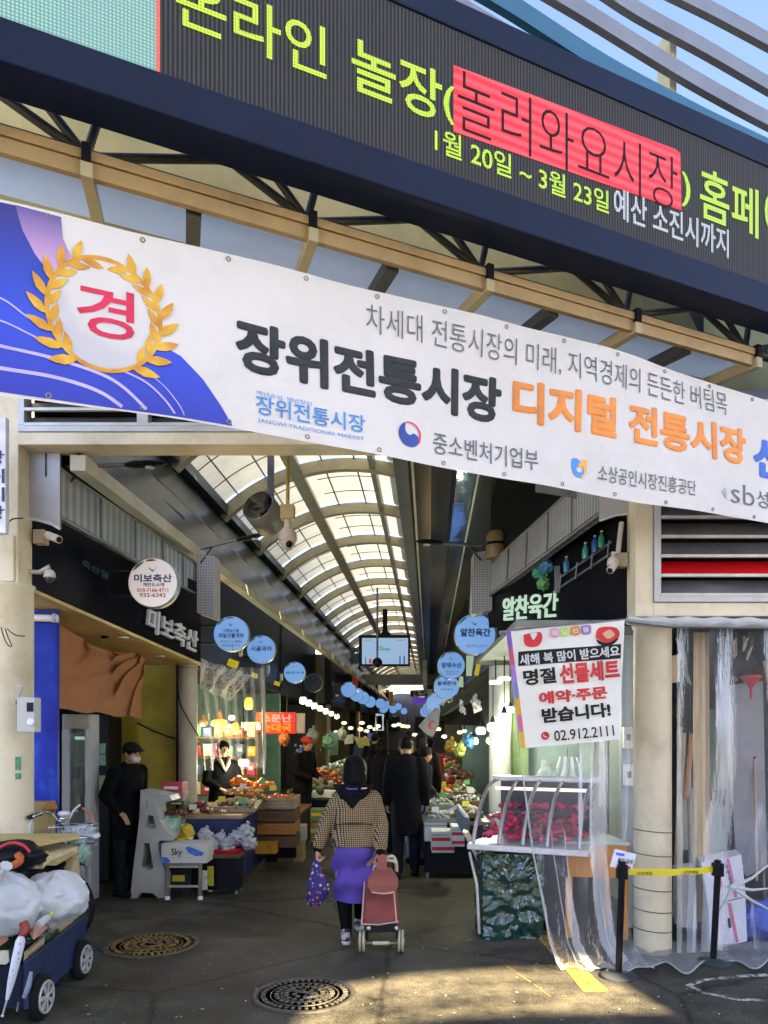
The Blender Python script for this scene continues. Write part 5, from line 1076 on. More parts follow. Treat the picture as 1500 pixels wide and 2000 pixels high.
# ------------------------------------------------------------------ right: goods counter, tables, lamps
def showcase():
    A = P(925, 1646, 6.42); u = V((.91, -.41, 0)).normalized(); v = V((.41, .91, 0)).normalized(); L, D = .92, .72; z0 = A.z; root = thing('meat_showcase', 'curved glass meat showcase full of red meat at the right of the alley', 'showcase', (A.x, A.y, 0))
    T = lambda a, b, z: A + u * a + v * b + V((0, 0, z))
    st = M('case_steel', (.40, .40, .40), .3, .6, .1); 
    m = MB(); m.hexa([T(-.04, -.06, -.05), T(L + .04, -.06, -.05), T(L + .04, D, -.05), T(-.04, D, -.05)], [T(-.04, -.06, 0), T(L + .04, -.06, 0), T(L + .04, D, 0), T(-.04, D, 0)]); m.build('sill', M('case_white', (.58, .56, .56), .35, .1), root, bevel=.008)
    m = MB(); m.hexa([T(.05, .40, -z0 + .02), T(L - .05, .40, -z0 + .02), T(L - .05, D - .04, -z0 + .02), T(.05, D - .04, -z0 + .02)], [T(.05, .40, -.052), T(L - .05, .40, -.052), T(L - .05, D - .04, -.052), T(.05, D - .04, -.052)]); m.build('base', DARKM, root)
    prof = lambda t: (D * .90 * t ** 1.3, .49 * math.sin(t * math.pi / 2) ** .95)
    rows = [[T(.02 + (L - .04) * i / 8, *prof(j / 14)) for i in range(9)] for j in range(15)]
    MB().grid(rows).build('curved_glass', vinyl('case_glass', (.95, .96, .97), .02, .03, 0, gloss=.22), root)
    for a in (.0, .22, .42, .62, .93 * L + .02):
        m = MB(); m.tube([T(a, *prof(j / 14)) + V((0, 0, .004)) for j in range(15)], .017, 8); m.build('rib', st, root)
    m = MB(); m.hexa([T(-.02, D * .80, .49), T(L + .02, D * .80, .49), T(L + .02, D + .02, .49), T(-.02, D + .02, .49)], [T(-.02, D * .80, .53), T(L + .02, D * .80, .53), T(L + .02, D + .02, .53), T(-.02, D + .02, .53)]); m.build('top', M('case_white', None), root, bevel=.006)
    sh = MB().hexa([T(.02, .38, .22), T(L - .02, .38, .22), T(L - .02, D - .05, .22), T(.02, D - .05, .22)], [T(.02, .38, .232), T(L - .02, .38, .232), T(L - .02, D - .05, .232), T(.02, D - .05, .232)]).build('shelf', M('case_glass', None), root)
    m = MB(); m.hexa([T(.03, D - .05, .0), T(L - .03, D - .05, .0), T(L - .03, D - .03, .0), T(.03, D - .03, .0)], [T(.03, D - .05, .48), T(L - .03, D - .05, .48), T(L - .03, D - .03, .48), T(.03, D - .03, .48)]); m.build('rear_panel', DARKM, root)
    m = MB(); m.tube([T(.05, D * .62, .43), T(L - .05, D * .62, .43)], .014, 8); m.build('light', E('case_light', (1, .85, .9), 1.6, (.8, .7, .7)), root)
    red = [M('meat_red', (.80, .010, .07), .35, 0, .45, 22, .4, 30), M('meat_pink', (.85, .04, .16), .35, 0, .4, 22, .4, 30), M('meat_dark', (.24, .01, .03), .35, 0, .4, 22)]
    rr = random.Random(3)
    for nm, n, b0, b1, zz in (('large red heap of raw meat at the bottom of the curved showcase', 150, .08, .52, .02), ('smaller row of dark meat on the showcase glass shelf', 36, .34, .6, .245)):
        tr = thing('raw_meat', nm, 'meat', tuple(T(L / 2, .3, 0)), 'meat in the curved showcase')
        for i in range(n):
            a, b = rr.uniform(.06, L - .06), rr.uniform(b0, b1) + (.10 if zz > .1 else 0); rz = zz + (.22 * max(0, 1 - ((b - .28) / .25) ** 2) * rr.random() if zz < .1 else .02 * rr.random())
            m = MB(); m.ell(T(a, b, rz + .02), (rr.uniform(.025, .05), rr.uniform(.02, .04), rr.uniform(.012, .025)), (rr.uniform(-.6, .6), rr.uniform(-.6, .6), rr.uniform(0, 3)), n=10, k=6, nz=.25, seed=i); m.build('slice', red[i % 3], tr)
    root = thing('wrapped_stand', 'square stand wrapped in crinkled dark green plastic under the showcase', 'stand', (P(998, 0, 6.42).x, 6.42, 0)); rr = random.Random(5)
    x0, x1 = P(940, 0, 6.42).x, P(1062, 0, 6.3).x; y0, y1 = 6.30, 6.86; zt = .70; rows = []
    per = [(x0 + (x1 - x0) * i / 44, y0, 0, -1) for i in range(45)] + [(x1, y0 + (y1 - y0) * i / 30, 1, 0) for i in range(1, 31)] + [(x1 - (x1 - x0) * i / 30, y1, 0, 1) for i in range(1, 31)] + [(x0, y1 - (y1 - y0) * i / 30, -1, 0) for i in range(1, 30)]
    for j in range(49):
        z = zt * j / 48; row = []
        for x, y, nx, ny in per:
            r0 = V((x * 6, y * 6, z * 7)); cx_ = (x0 + x1) / 2; rad = math.atan2(z - .42, x - cx_)
            f = .030 * noise.fractal(r0 * 1.2, 1, 2, 4) + .030 * abs(noise.noise(V((rad * 5, math.hypot(z - .42, x - cx_) * 5, y * 3)))) + .018 * abs(noise.noise(r0 * 2.3)); row.append(V((x + nx * f, y + ny * f, max(.002, z + .006 * math.sin(x * 40) * (j == 0)))))
        rows.append(row)
    gm, t, b, o = newmat('green_wrap'); n = noise_node(t, 8, 6, .7); r = ramp(t, n.outputs[0], [(.35, (.003, .034, .027)), (.65, (.006, .065, .050))]); t.links.new(r.outputs[0], b.inputs['Base Color']); b.inputs['Roughness'].default_value = .22; b.inputs['Coat Weight'].default_value = 1; b.inputs['Coat Roughness'].default_value = .08
    n2 = noise_node(t, 5.5, 5, .6, ridged=True); bp = t.nodes.new('ShaderNodeBump'); bp.inputs['Strength'].default_value = .55; bp.inputs['Distance'].default_value = .03; t.links.new(n2.outputs[0], bp.inputs['Height']); t.links.new(bp.outputs[0], b.inputs['Normal']); t.links.new(bp.outputs[0], b.inputs['Coat Normal'])
    MB().grid(rows, 0, True, True).build('wrap', gm, root); MB().box(((x0 + x1) / 2, (y0 + y1) / 2, zt - .02), (x1 - x0 - .02, y1 - y0 - .02, .03)).build('top', gm, root)
    MB().tube([(x0 - .03, y0 - .01, .05), (x0 - .05, y0 - .02, .45), (x0 - .10, y0 + .1, .70)], .014, 6).build('edge_pipe', M('pipe_pale', (.45, .42, .38), .4, .4), root)
showcase()
def tables_right():
    wt = M('table_white', (.58, .62, .60), .35, 0, .05); org = M('table_orange', (.70, .25, .02), .4, 0, .1)
    def tbl(label, corners, z, mat, apron=None, legs=True, name='work_table'):
        cx_ = sum(c[0] for c in corners) / 4; cy_ = sum(c[1] for c in corners) / 4; root = thing(name, label, 'table', (cx_, cy_, 0)); cs = [V((x, y, z)) for x, y in corners]
        MB().hexa([c - V((0, 0, .025)) for c in cs], cs).build('tabletop', mat, root, bevel=.004)
        if apron: MB().hexa([V((cx_ + (c.x - cx_) * .88, cy_ + (c.y - cy_) * .88, z - .30)) for c in cs], [V((cx_ + (c.x - cx_) * .94, cy_ + (c.y - cy_) * .94, z - .027)) for c in cs]).build('apron', apron, root, bevel=.004)
        for c in cs if legs else (): q = V((cx_ + (c.x - cx_) * .86, cy_ + (c.y - cy_) * .86, 0)); MB().box((q.x, q.y, (z - (.302 if apron else .027)) / 2), (.05, .05, z - (.302 if apron else .027))).build('leg', apron or GREYM, root)
    a = P(1102, 1598, 6.9); tbl('pale work table with orange apron and orange legs inside the clear curtain', [(1.36, 6.95), (1.33, 6.35), (1.84, 6.25), (1.80, 6.75)], .80, wt, org)
    tbl('pale table behind the showcase under the hanging apron', [(1.15, 7.45), (1.5, 7.2), (2.0, 7.6), (1.7, 7.95)], .98, wt)
    root = thing('hanging_apron', 'white apron hung on the pale green wall of the right shop', 'apron', P(1108, 1480, 9.5)); rows = []
    for j in range(16):
        t = j / 15; wd = .12 + .22 * t; rows.append([P(1108, 1478, 9.5) + V(((s / 10 - .5) * wd * 2 * .9, -.04 - .03 * math.sin(s * 1.9 + t), -t * .62)) for s in range(11)])
    MB().grid(rows).build('cloth', M('apron_white', (.62, .66, .66), .7), root); m = MB(); m.cyl(P(1108, 1478, 9.5), P(1108, 1462, 9.6), .006); m.build('hook', DARKM, root)
    root = thing('blue_towel', 'bright blue towel hanging beside the white apron', 'towel', P(1152, 1500, 9.3)); rows = [[P(1142 + 23 * s / 8, 1508 + 105 * t / 12, 9.3) + V((0, -.03 * math.sin(s * 1.6 + t * .3), 0)) for s in range(9)] for t in range(13)]; MB().grid(rows).build('cloth', M('towel_blue', (.02, .14, .50), .8), root)
    root = thing('plastic_bag_hung', 'clear plastic bag hanging near the white apron', 'bag', P(1070, 1500, 8.9)); m = MB(); m.ell(P(1068, 1530, 8.9), (.12, .07, .26), n=28, k=20, nz=.35, seed=77); m.build('sack', vinyl('bag_film', (.9, .95, .95), .18, .15, .9, 16, (1, 1, 1)), root)
    for lb, x0, y0, x1, y1, Y in (('upper white switch box on the grey jamb left of the right column', 1219, 1420, 1237, 1462, 6.6), ('lower white switch box on the grey jamb left of the right column', 1220, 1493, 1238, 1535, 6.6)):
        r_ = thing('switch_box', lb, 'switch box', P(x0, y1, Y)); m = MB(); pbox(m, x0, y0, x1, y1, Y, .06); m.build('case', WHITE, r_, bevel=.004); m = MB(); pbox(m, x0 + 5, y0 + 14, x1 - 5, y0 + 26, Y - .004, .004); m.build('switch', GREYM, r_)
    r_ = thing('door_jamb', 'pale grey door jamb just left of the right gate column', 'jamb', P(1230, 1700, 6.68)); m = MB(); pbox(m, 1214, 1240, 1242, 1822, 6.68, .08); m.build('jamb', M('jamb_grey', (.38, .44, .46), .5, 0, .1), r_)
tables_right()
for n_, (px, py, Y, r) in enumerate(((963, 1420, 8.9, .072), (985, 1402, 8.7, .072), (997, 1386, 9.2, .05), (939, 1427, 10.2, .066), (1215, 1387, 7.6, .062), (958, 1318 + 128, 10.6, .06), (925, 1447, 11.2, .07))):
    pendant(('lower left white pendant lamp in front of the pale pillar', 'white pendant lamp right of and above the first one by the pillar', 'smaller white lamp at the banner edge by the pillar', 'white pendant lamp left of the pale pillar', 'bright white lamp between the new year banner and the column', 'small white lamp low beside the pale pillar', 'wide white lamp over the seafood trays')[n_], P(px, py, Y), r, r * 1.5, LW, .45, 'white pendant lamps of the right shops')
for n_, (px, py) in enumerate(((985, 1325), (968, 1332), (1217, 1257))):
    r_ = thing('ceiling_light', ('round white ceiling light above the pale pillar', 'second flatter ceiling light left of the first', 'round ceiling light beside the column top')[n_], 'ceiling light', P(px, py, 8.6), 'ceiling lights'); m = MB(); m.lathe([(.07, -.02), (.075, .01), (.04, .02)], P(px, py, 8.6), 20); m.build('disc', LW, r_); m = MB(); m.cyl(P(px, py, 8.6), P(px, py, 8.6) + V((0, 0, .25)), .008); m.build('stem', DARKM, r_)
# seafood side
def foam_box(label, c, d, red=True):
    root = thing('foam_box', label, 'foam box', tuple(c), 'white foam boxes'); x, y, z = d; c = V(c); w_ = M('foam_white', (.50, .52, .50), .6, 0, .05, 20)
    MB().box(c + V((0, 0, z * .4)), (x, y, z * .8)).build('body', w_, root, bevel=.01); MB().box(c + V((0, 0, z * .91)), (x * 1.03, y * 1.03, z * .18)).build('lid', w_, root, bevel=.01)
    if red:
        for k in (.12, .55): MB().box(c + V((0, -y / 2 - .002, z * k + .02)), (x * .98, .004, z * .16)).build('stripe', M('stripe_red', (.55, .02, .03), .5), root)
YS = 8.6
foam_box('white foam box with red stripes at the front of the seafood stall', P(864, 1662, YS) + V((0, 0, 0)), (.25, .3, .24)); foam_box('second white foam box behind the striped one', P(850, 1640, 9.0), (.26, .3, .22), False); foam_box('upper white foam box leaning on the grey slab', P(872, 1628, 9.2), (.28, .3, .2), False); foam_box('foam box with red marks beside the showcase sill', P(893, 1650, 8.4), (.14, .3, .22), True)
r_ = thing('grey_slab', 'dark grey slab leaning at the left end of the showcase', 'slab', P(902, 1600, 7.6)); plate(MB(), [P(889, 1600, 7.6), P(893, 1572, 7.6), P(914, 1600, 7.5), P(916, 1620, 7.5), P(905, 1632, 7.5)], [], (.02, .06, 0)).build('slab', M('slab_grey', (.12, .14, .14), .5), r_)
plate(MB(), [P(868, 1586, 7.6), P(893, 1571, 7.6), P(914, 1597, 7.5), P(908, 1597, 7.5), P(893, 1578, 7.6), P(872, 1590, 7.6)], [], (.02, .06, 0)).build('rim', WHITE, r_)
r_ = thing('pale_plank', 'pale slanted plank dropping from the foam boxes to the floor', 'plank', P(920, 1690, 7.0)); plate(MB(), [P(903, 1624, 7.0), P(912, 1628, 7.0), P(944, 1680, 6.7), P(936, 1690, 6.7)], [], (.03, .2, 0)).build('plank', M('plank_pink', (.40, .34, .32), .5), r_)
bench('dark table of the seafood stall behind the foam boxes', .22, 1.0, 8.9, 11.6, .66, M('zinc_top', (.16, .18, .18), .4, .4), SKD)
SEA = [M('shell_grey', (.30, .33, .31), .5, 0, .4, 30), M('clam', (.24, .22, .16), .5, 0, .4, 30), M('fish_silver', (.40, .43, .44), .3, .3, .3, 20), M('squid', (.45, .38, .34), .4)]
for n_, (x, y, z, mats) in enumerate(((.42, 9.1, .68, [SEA[0], SEA[1]]), (.75, 9.2, .72, [SEA[1], SEA[3]]), (.45, 9.8, .76, [SEA[2], SEA[0]]), (.8, 9.9, .80, [SEA[3], SEA[2]]), (.5, 10.6, .84, [ORG, M('ochre', None)]), (.82, 10.7, .86, [SEA[0], LEAF]))):
    heap('seafood_heap', ('grey shells heaped nearest the foam boxes', 'brown clams next to the showcase end', 'silver fish in the second row of the seafood table', 'pale squid in the second row by the pillar', 'orange goods in the rear row of the seafood table', 'grey green goods in the rear row by the pillar')[n_], V((x, y, z)), .15, .22, 34, .034, mats, 'seafood tray', 2, .4, 'seafood heaps')
    r_ = thing('seafood_tray', 'flat tray holding %s' % ('the grey shells', 'the brown clams', 'the silver fish', 'the pale squid', 'the orange goods', 'the grey green goods')[n_], 'tray', (x, y, z), 'seafood trays'); MB().box((x, y, z - .012), (.34, .5, .022)).build('base', (GREYM, WOODD)[n_ % 2], r_); MB().box((x, y - .255, z + .005), (.34, .012, .05)).build('lip', (GREYM, WOODD)[n_ % 2], r_)

# ------------------------------------------------------------------ right: new year banner, clear curtain, tool shop
def newyear():
    o = P(988, 1234, 5.62); u = P(1218, 1212, 5.62) - o; wp = lambda u_, v_: .012 * math.sin(u_ * 8 + v_ * 3) + .006 * math.sin(v_ * 9 - u_ * 4)
    pl = Plane(o, u, (0, 0, 1), wp); root = thing('new_year_banner', 'white hanging banner with red and black new year greeting and phone number', 'banner', tuple(pl.at(1100, 1340)))
    def row(a, b, n): return [(a[0] + (b[0] - a[0]) * i / n, a[1] + (b[1] - a[1]) * i / n) for i in range(n + 1)]
    c = [pl.uv(*p) for p in ((988, 1234), (1219, 1212), (1212, 1444), (1018, 1462))]; rows = []
    for j in range(25):
        t = j / 24; A = V(c[0]).lerp(V(c[3]), t); B = V(c[1]).lerp(V(c[2]), t); rows.append([pl.pt(*A.lerp(B, i / 24)) for i in range(25)])
    MB().grid(rows).build('cloth', M('vinyl_white', (.92, .90, .88), .35, 0, .04, 3, .15, 8, trans=.4), root)
    cols = ((.25, .12, .5), (.6, .1, .2), (.4, .2, .55), (.2, .2, .5), (.75, .35, .05), (.65, .15, .3), (.7, .4, .05))
    for k, cc in enumerate(cols):
        t0, t1 = k / 7, (k + 1) / 7; A = V(c[0]).lerp(V(c[3]), t0); B = V(c[0]).lerp(V(c[3]), t1); m = MB(); m.grid([[pl.pt(A.x + dx, A.y + (B.y - A.y) * i / 3, .004) if False else pl.pt(A.x + (B.x - A.x) * i / 3 + dx, A.y + (B.y - A.y) * i / 3, .006) for dx in (0, .035)] for i in range(4)]); m.build('side_patch', colour('ny_%d' % k, cc, .5, trans=.2), root)
    rd = M('ny_red', (.62, .02, .03), .5); bk = M('ny_black', (.02, .02, .022), .5); wh = M('ny_white', (.62, .62, .60), .5)
    def blob(px, col, h, name='mark'):
        pp = smooth_path([V((*pl.uv(*p), 0)) for p in px + px[:1]], 4)[:-1]; m = MB(); m.add([pl.pt(p.x, p.y, h) for p in pp], [tuple(range(len(pp)))]); return m.build(name, col, root)
    blob([(1022, 1240), (1040, 1236), (1056, 1236), (1058, 1250), (1050, 1262), (1034, 1264), (1024, 1258)], rd, .008); blob([(1034, 1238), (1048, 1236), (1045, 1246), (1040, 1250)], wh, .010)
    blob([(1163, 1245), (1168, 1228), (1185, 1224), (1205, 1228), (1208, 1244), (1186, 1256)], rd, .008); blob([(1176, 1238), (1190, 1230), (1200, 1240), (1187, 1248)], colour('ny_skin', (.6, .35, .2)), .010); blob([(1164, 1248), (1186, 1256), (1207, 1246), (1200, 1256), (1186, 1262), (1170, 1258)], bk, .009)
    for k, (x, cc) in enumerate(((1074, (.65, .3, .4)), (1094, (.4, .55, .1)), (1115, (.75, .22, .03)), (1136, (.3, .15, .45)))):
        blob([(x, 1228 - k * 2), (x + 17, 1227 - k * 2), (x + 17, 1243 - k * 2), (x, 1244 - k * 2)], colour('ny_tag%d' % k, cc), .008); text_px('설날선물'[k], pl, (x + 3, 1241 - 2 * k), (x + 14, 1230 - 2 * k), wh, root, .02, .011)
    m = MB(); m.grid([[pl.at(1012 + (1212 - 1012) * i / 10, (1273 if j == 0 else 1303) - 15 * i / 10 - 2 * j, .008) for i in range(11)] for j in range(2)]); m.build('black_strip', bk, root)
    for s, bl, tr, mat, b in (('새해 복 많이 받으세요', (1016, 1300), (1208, 1261), wh, .03), ('명절', (1024, 1339), (1082, 1304), bk, .035), ('선물세트', (1094, 1336), (1207, 1288), rd, .04), ('예약·주문', (1054, 1376), (1184, 1340), rd, .04), ('받습니다!', (1060, 1412), (1190, 1372), bk, .04), ('02.912.2111', (1083, 1448), (1197, 1416), bk, .012)):
        text_px(s, pl, bl, tr, mat, root, b, .014)
    m = MB(); cu, cv = pl.uv(1065, 1437); disc_uv(m, pl, cu, cv, .03, .03, .012, 0, 20); m.build('phone_mark', rd, root)
    m = MB(); strip(m, pl, [(cu - .012, cv + .013), (cu - .010, cv - .004), (cu + .012, cv - .013)], .008, .016); m.build('phone_glyph', wh, root)
newyear()
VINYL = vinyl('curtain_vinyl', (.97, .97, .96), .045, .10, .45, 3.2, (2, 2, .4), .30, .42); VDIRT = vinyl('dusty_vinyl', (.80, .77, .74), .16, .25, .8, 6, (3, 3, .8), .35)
def curtains():
    root = thing('clear_curtain', 'clear vinyl curtain swept to the floor left of the right gate column', 'plastic curtain', P(1110, 1880, 5.5)); rows = []
    keys = [(1232, 992, 1240, 5.66, 5.72), (1460, 1014, 1232, 5.68, 5.76), (1660, 1040, 1222, 5.66, 5.74), (1760, 1060, 1222, 5.58, 5.70), (1840, 1074, 1235, 5.50, 5.60), (1880, 1088, 1262, 5.42, 5.52), (1897, 1100, 1278, 5.44, 5.50)]
    n = 110
    for j in range(61):
        t = j / 60 * (len(keys) - 1); k = min(int(t), len(keys) - 2); f = t - k; A, B = keys[k], keys[k + 1]; y = A[0] + (B[0] - A[0]) * f; xl = A[1] + (B[1] - A[1]) * f; xr = A[2] + (B[2] - A[2]) * f; Yl = A[3] + (B[3] - A[3]) * f; Yr = A[4] + (B[4] - A[4]) * f; row = []; dn = j / 60
        for i in range(n + 1):
            s = i / n; Y = Yl + (Yr - Yl) * s + (.012 + .03 * dn) * math.sin(s * 17 + .8 * math.sin(dn * 3)) + .03 * noise.noise(V((s * 4, dn * 1.5, 1))) + .03 * math.sin(s * 7 + 1)
            p = P(xl + (xr - xl) * s, y, Y); p.z = max(p.z, .012 + .01 * math.sin(s * 31) ** 2); row.append(p)
        rows.append(row)
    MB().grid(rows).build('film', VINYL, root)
    e = MB(); e.tube([r[0] for r in rows], .007, 5); e.tube(rows[-1], .006, 5); e.build('hem', vinyl('hem_vinyl', (.8, .86, .85), .25, .2, .3, 9, (1, 1, 1)), root)
    for s in (.22, .36, .7):
        i = int(s * n); m = MB(); m.tube([r[i] + V((0, -.006, 0)) for r in rows[18:58]], .004, 5); m.build('crease', vinyl('crease_vinyl', (.95, .95, .95), .18, .12, .2, 9, (1, 1, 1)), root)
    root = thing('clear_curtain', 'dusty clear vinyl curtain hung across the tool shop right of the column', 'plastic curtain', P(1420, 1880, 5.75)); rows = []
    for j in range(51):
        t = j / 50; row = []
        for i in range(121):
            s = i / 120; x = 1322 + 235 * s; y = 1224 + (1862 - 12 * s - 1224) * t; c_ = (s - .62) ; Y = 5.84 + .04 * math.sin(s * 15 + 2.2 * t * math.sin(s * 5)) * (.4 + t) + .06 * noise.fractal(V((s * 2.5, t * 1.5, 3)), 1, 2, 2) - .10 * t * t * (.6 + .4 * math.sin(s * 11))
            p = P(x, y, Y); p.z = max(p.z, .01 + .006 * math.sin(s * 40) ** 2); row.append(p)
        rows.append(row)
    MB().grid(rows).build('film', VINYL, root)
    m = MB(); kn = P(1430, 1733, 5.68)
    for q in ((1500, 1690), (1505, 1735), (1500, 1775), (1395, 1790), (1450, 1690)): m.tube(smooth_path([P(*q, 5.70), (P(*q, 5.70) + kn) / 2 + V((0, -.02, -.015)), kn]), [.008, .012] + [.013] * 14 + [.014], 6) if False else m.tube([P(*q, 5.70), (P(*q, 5.70) + kn) / 2 + V((0, -.02, -.012)), kn], [.006, .011, .016], 7)
    m.ell(kn, (.035, .03, .022)); m.build('tied_knot', vinyl('knot_vinyl', (.8, .78, .74), .55, .2, .6, 20, (1, 1, 1)), root)
    root = thing('floor_sheet', 'dusty plastic sheet crumpled along the ground under the barrier posts', 'plastic sheet', P(1330, 1885, 5.6)); rows = []
    for j in range(16):
        t = j / 15; row = []
        for i in range(81):
            s = i / 80; x = 1185 + 340 * s; y = 1843 + t * (58 - 20 * s + 9 * math.sin(s * 17) + 6 * math.sin(s * 31)); g = G(x, y); g.z = .012 + .035 * (noise.fractal(V((s * 9, t * 3, 7)), 1, 2, 4) + .6) * math.sin(math.pi * min(1, t * .9 + .05)) + .006; row.append(g)
        rows.append(row)
    MB().grid(rows).build('film', VDIRT, root); m = MB(); m.tube(rows[-1], .007, 5); m.build('hem', vinyl('hem_vinyl', None), root)
    root = thing('curtain_rail', 'grey rail with rolled film along the top of the right stalls', 'rail', P(1250, 1218, 5.75)); m = MB(); m.tube([P(975, 1236, 5.64), P(1222, 1212, 5.68), P(1300, 1222, 5.72), P(1560, 1226, 5.75)], .016, 8); m.build('pipe', GREYM, root)
    rows = [[P(1225 + 330 * i / 50, 1213 + 4 * i / 50, 5.74) + V((0, .035 * math.cos(a) * (1 + .2 * math.sin(i * .9)), .035 * math.sin(a) * (1 + .25 * math.sin(i * .7 + a)))) for a in [k * .5236 for k in range(12)]] for i in range(51)]
    MB().grid(rows, 0, True, True).build('rolled_film', vinyl('roll_vinyl', (.8, .78, .72), .5, .3, .7, 14, (.3, 1, 1)), root)
curtains()
def toolshop():
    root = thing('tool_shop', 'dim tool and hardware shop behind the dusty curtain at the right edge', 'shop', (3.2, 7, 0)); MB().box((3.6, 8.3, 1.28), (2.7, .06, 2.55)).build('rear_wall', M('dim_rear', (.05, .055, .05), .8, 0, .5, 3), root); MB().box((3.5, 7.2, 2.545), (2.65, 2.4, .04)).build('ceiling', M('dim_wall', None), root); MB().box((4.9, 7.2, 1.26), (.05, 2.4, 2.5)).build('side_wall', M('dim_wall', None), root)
    def item(name, label, cat, pts, col, th=.03, part='body', rough=.5, **k):
        r_ = thing(name, label, cat, tuple(pts[0])); plate(MB(), pts, [], (0, th, 0)).build(part, colour('c_' + name + label[:9], col, rough, **k) if isinstance(col, tuple) else col, r_); return r_
    Pn = lambda Y, *q: [P(x, y, Y) for x, y in q]
    rr = random.Random(12)
    for n_, (x0, x1, col, lb) in enumerate(((1361, 1359, (.50, .36, .20), 'pale timber batten leaning left in the batten bundle by the curtain'), (1368, 1366, (.44, .30, .15), 'middle timber batten of the bundle by the curtain'), (1375, 1376, (.52, .40, .24), 'lightest timber batten of the bundle by the curtain'), (1381, 1383, (.36, .20, .10), 'reddish timber batten at the right of the bundle'))):
        r_ = thing('timber_batten', lb, 'batten', P(x1, 1690, 6.25), 'timber battens in the tool shop'); m = MB(); m.hexa([P(x1 - 4, 1800, 6.25), P(x1 + 4, 1800, 6.25), P(x1 + 4, 1800, 6.25) + V((0, .03, 0)), P(x1 - 4, 1800, 6.25) + V((0, .03, 0))], [P(x0 - 4, 1233, 6.35), P(x0 + 4, 1233, 6.35), P(x0 + 4, 1233, 6.35) + V((0, .03, 0)), P(x0 - 4, 1233, 6.35) + V((0, .03, 0))]); m.build('batten', colour('batten_%d' % n_, col, .6, var=.2, stretch=(6, 6, .6)), r_)
    for n_, (a, b, col, r) in enumerate((((1316, 1790), (1330, 1418), (.34, .26, .16), .014), ((1328, 1700), (1336, 1428), (.40, .28, .12), .02), ((1340, 1560), (1352, 1430), (.45, .18, .08), .022), ((1352, 1820), (1345, 1480), (.30, .24, .17), .02), ((1400, 1420), (1412, 1240), (.35, .22, .16), .012), ((1438, 1330), (1436, 1245), (.40, .33, .24), .014), ((1470, 1340), (1452, 1240), (.5, .3, .16), .016), ((1500, 1330), (1492, 1290), (.52, .25, .1), .016), ((1478, 1720), (1474, 1480), (.45, .22, .13), .010))):
        r_ = thing('hung_stick', ('thin grey brown handle right beside the gate column', 'ochre handle leaning behind the column', 'reddish handle leaning inward beside the ochre one', 'grey brown pole standing left of the timber bundle', 'slim brown stick hanging right of the timber bundle', 'pale handle hanging above the dark pan', 'tan handle hanging right of the dark pan', 'orange handle at the right edge of the photo', 'thin copper coloured rod in front of the grey panel')[n_], 'handle', P(*a, 6.5), 'tool handles'); m = MB(); m.tube([P(*a, 6.5), P(*b, 6.6)], r, 8); m.build('shaft', colour('handle_%d' % n_, col, .5), r_); m = MB(); m.ell(P(*b, 6.6), r * 1.25); m.build('tip', DARKM, r_)
    item('glass_pane', 'pale green glass pane leaning behind the timber bundle', 'glass pane', Pn(6.8, (1384, 1660), (1384, 1385), (1424, 1385), (1420, 1660)), (.28, .40, .36), .02, 'pane', .15)
    item('grey_sheet', 'large grey panel leaning at the right of the tool shop', 'panel', Pn(6.6, (1402, 1340), (1490, 1330), (1498, 1690), (1460, 1712), (1440, 1690), (1425, 1500)), (.20, .20, .22), .03, 'panel', .4)
    item('card_sheet', 'beige card fixed beside the right column top', 'card', Pn(6.3, (1302, 1335), (1306, 1282), (1328, 1278), (1328, 1332)), (.55, .42, .27), .01, 'sheet', .6)
    item('sickle', 'grey curved sickle blade hung near the column top', 'sickle', Pn(6.5, (1320, 1246), (1330, 1252), (1342, 1286), (1343, 1312), (1352, 1338), (1342, 1332), (1334, 1310), (1334, 1290)), (.28, .28, .28), .01, 'blade', .35)
    item('pale_board', 'pale grey green board upright behind the leaning handles', 'board', Pn(6.9, (1333, 1660), (1333, 1540), (1358, 1540), (1358, 1660)), (.36, .42, .38), .03, 'board')
    item('wrapped_roll', 'white film wrapped roll standing behind the yellow barrier tape', 'roll', Pn(6.2, (1328, 1810), (1324, 1695), (1358, 1690), (1362, 1815)), (.46, .46, .46), .12, 'roll', .3)
    item('small_picture', 'small black framed brown picture on the pale board', 'picture', Pn(6.7, (1390, 1573), (1390, 1543), (1420, 1543), (1418, 1575)), (.06, .03, .02), .02, 'frame')
    r_ = thing('red_funnel', 'red plastic funnel hanging in the tool shop', 'funnel', P(1468, 1330, 6.3)); m = MB(); m.lathe([(.008, -.16), (.012, -.07), (.075, .02), (.08, .03), (.07, .02), (.006, -.07)], P(1467, 1328, 6.3), 24); m.build('cone', M('red_plastic', None), r_); m = MB(); m.lathe([(.082, .02), (.082, .035)], P(1467, 1328, 6.3), 24); m.build('rim', M('red_plastic', None), r_)
    r_ = thing('dark_pan', 'dark round pan hanging behind the red funnel', 'pan', P(1450, 1300, 6.5)); m = MB(); m.lathe([(.001, 0), (.10, 0), (.115, .03), (.118, .03), (.102, -.01), (.001, -.01)], P(1453, 1305, 6.5), 28, (R(80), 0, 0)); m.build('bowl', M('pan_dark', (.03, .012, .012), .4), r_); m = MB(); m.tube([P(1455, 1283, 6.45), P(1462, 1262, 6.45), P(1470, 1245, 6.45)], .012, 6); m.build('grip', BLACK, r_)
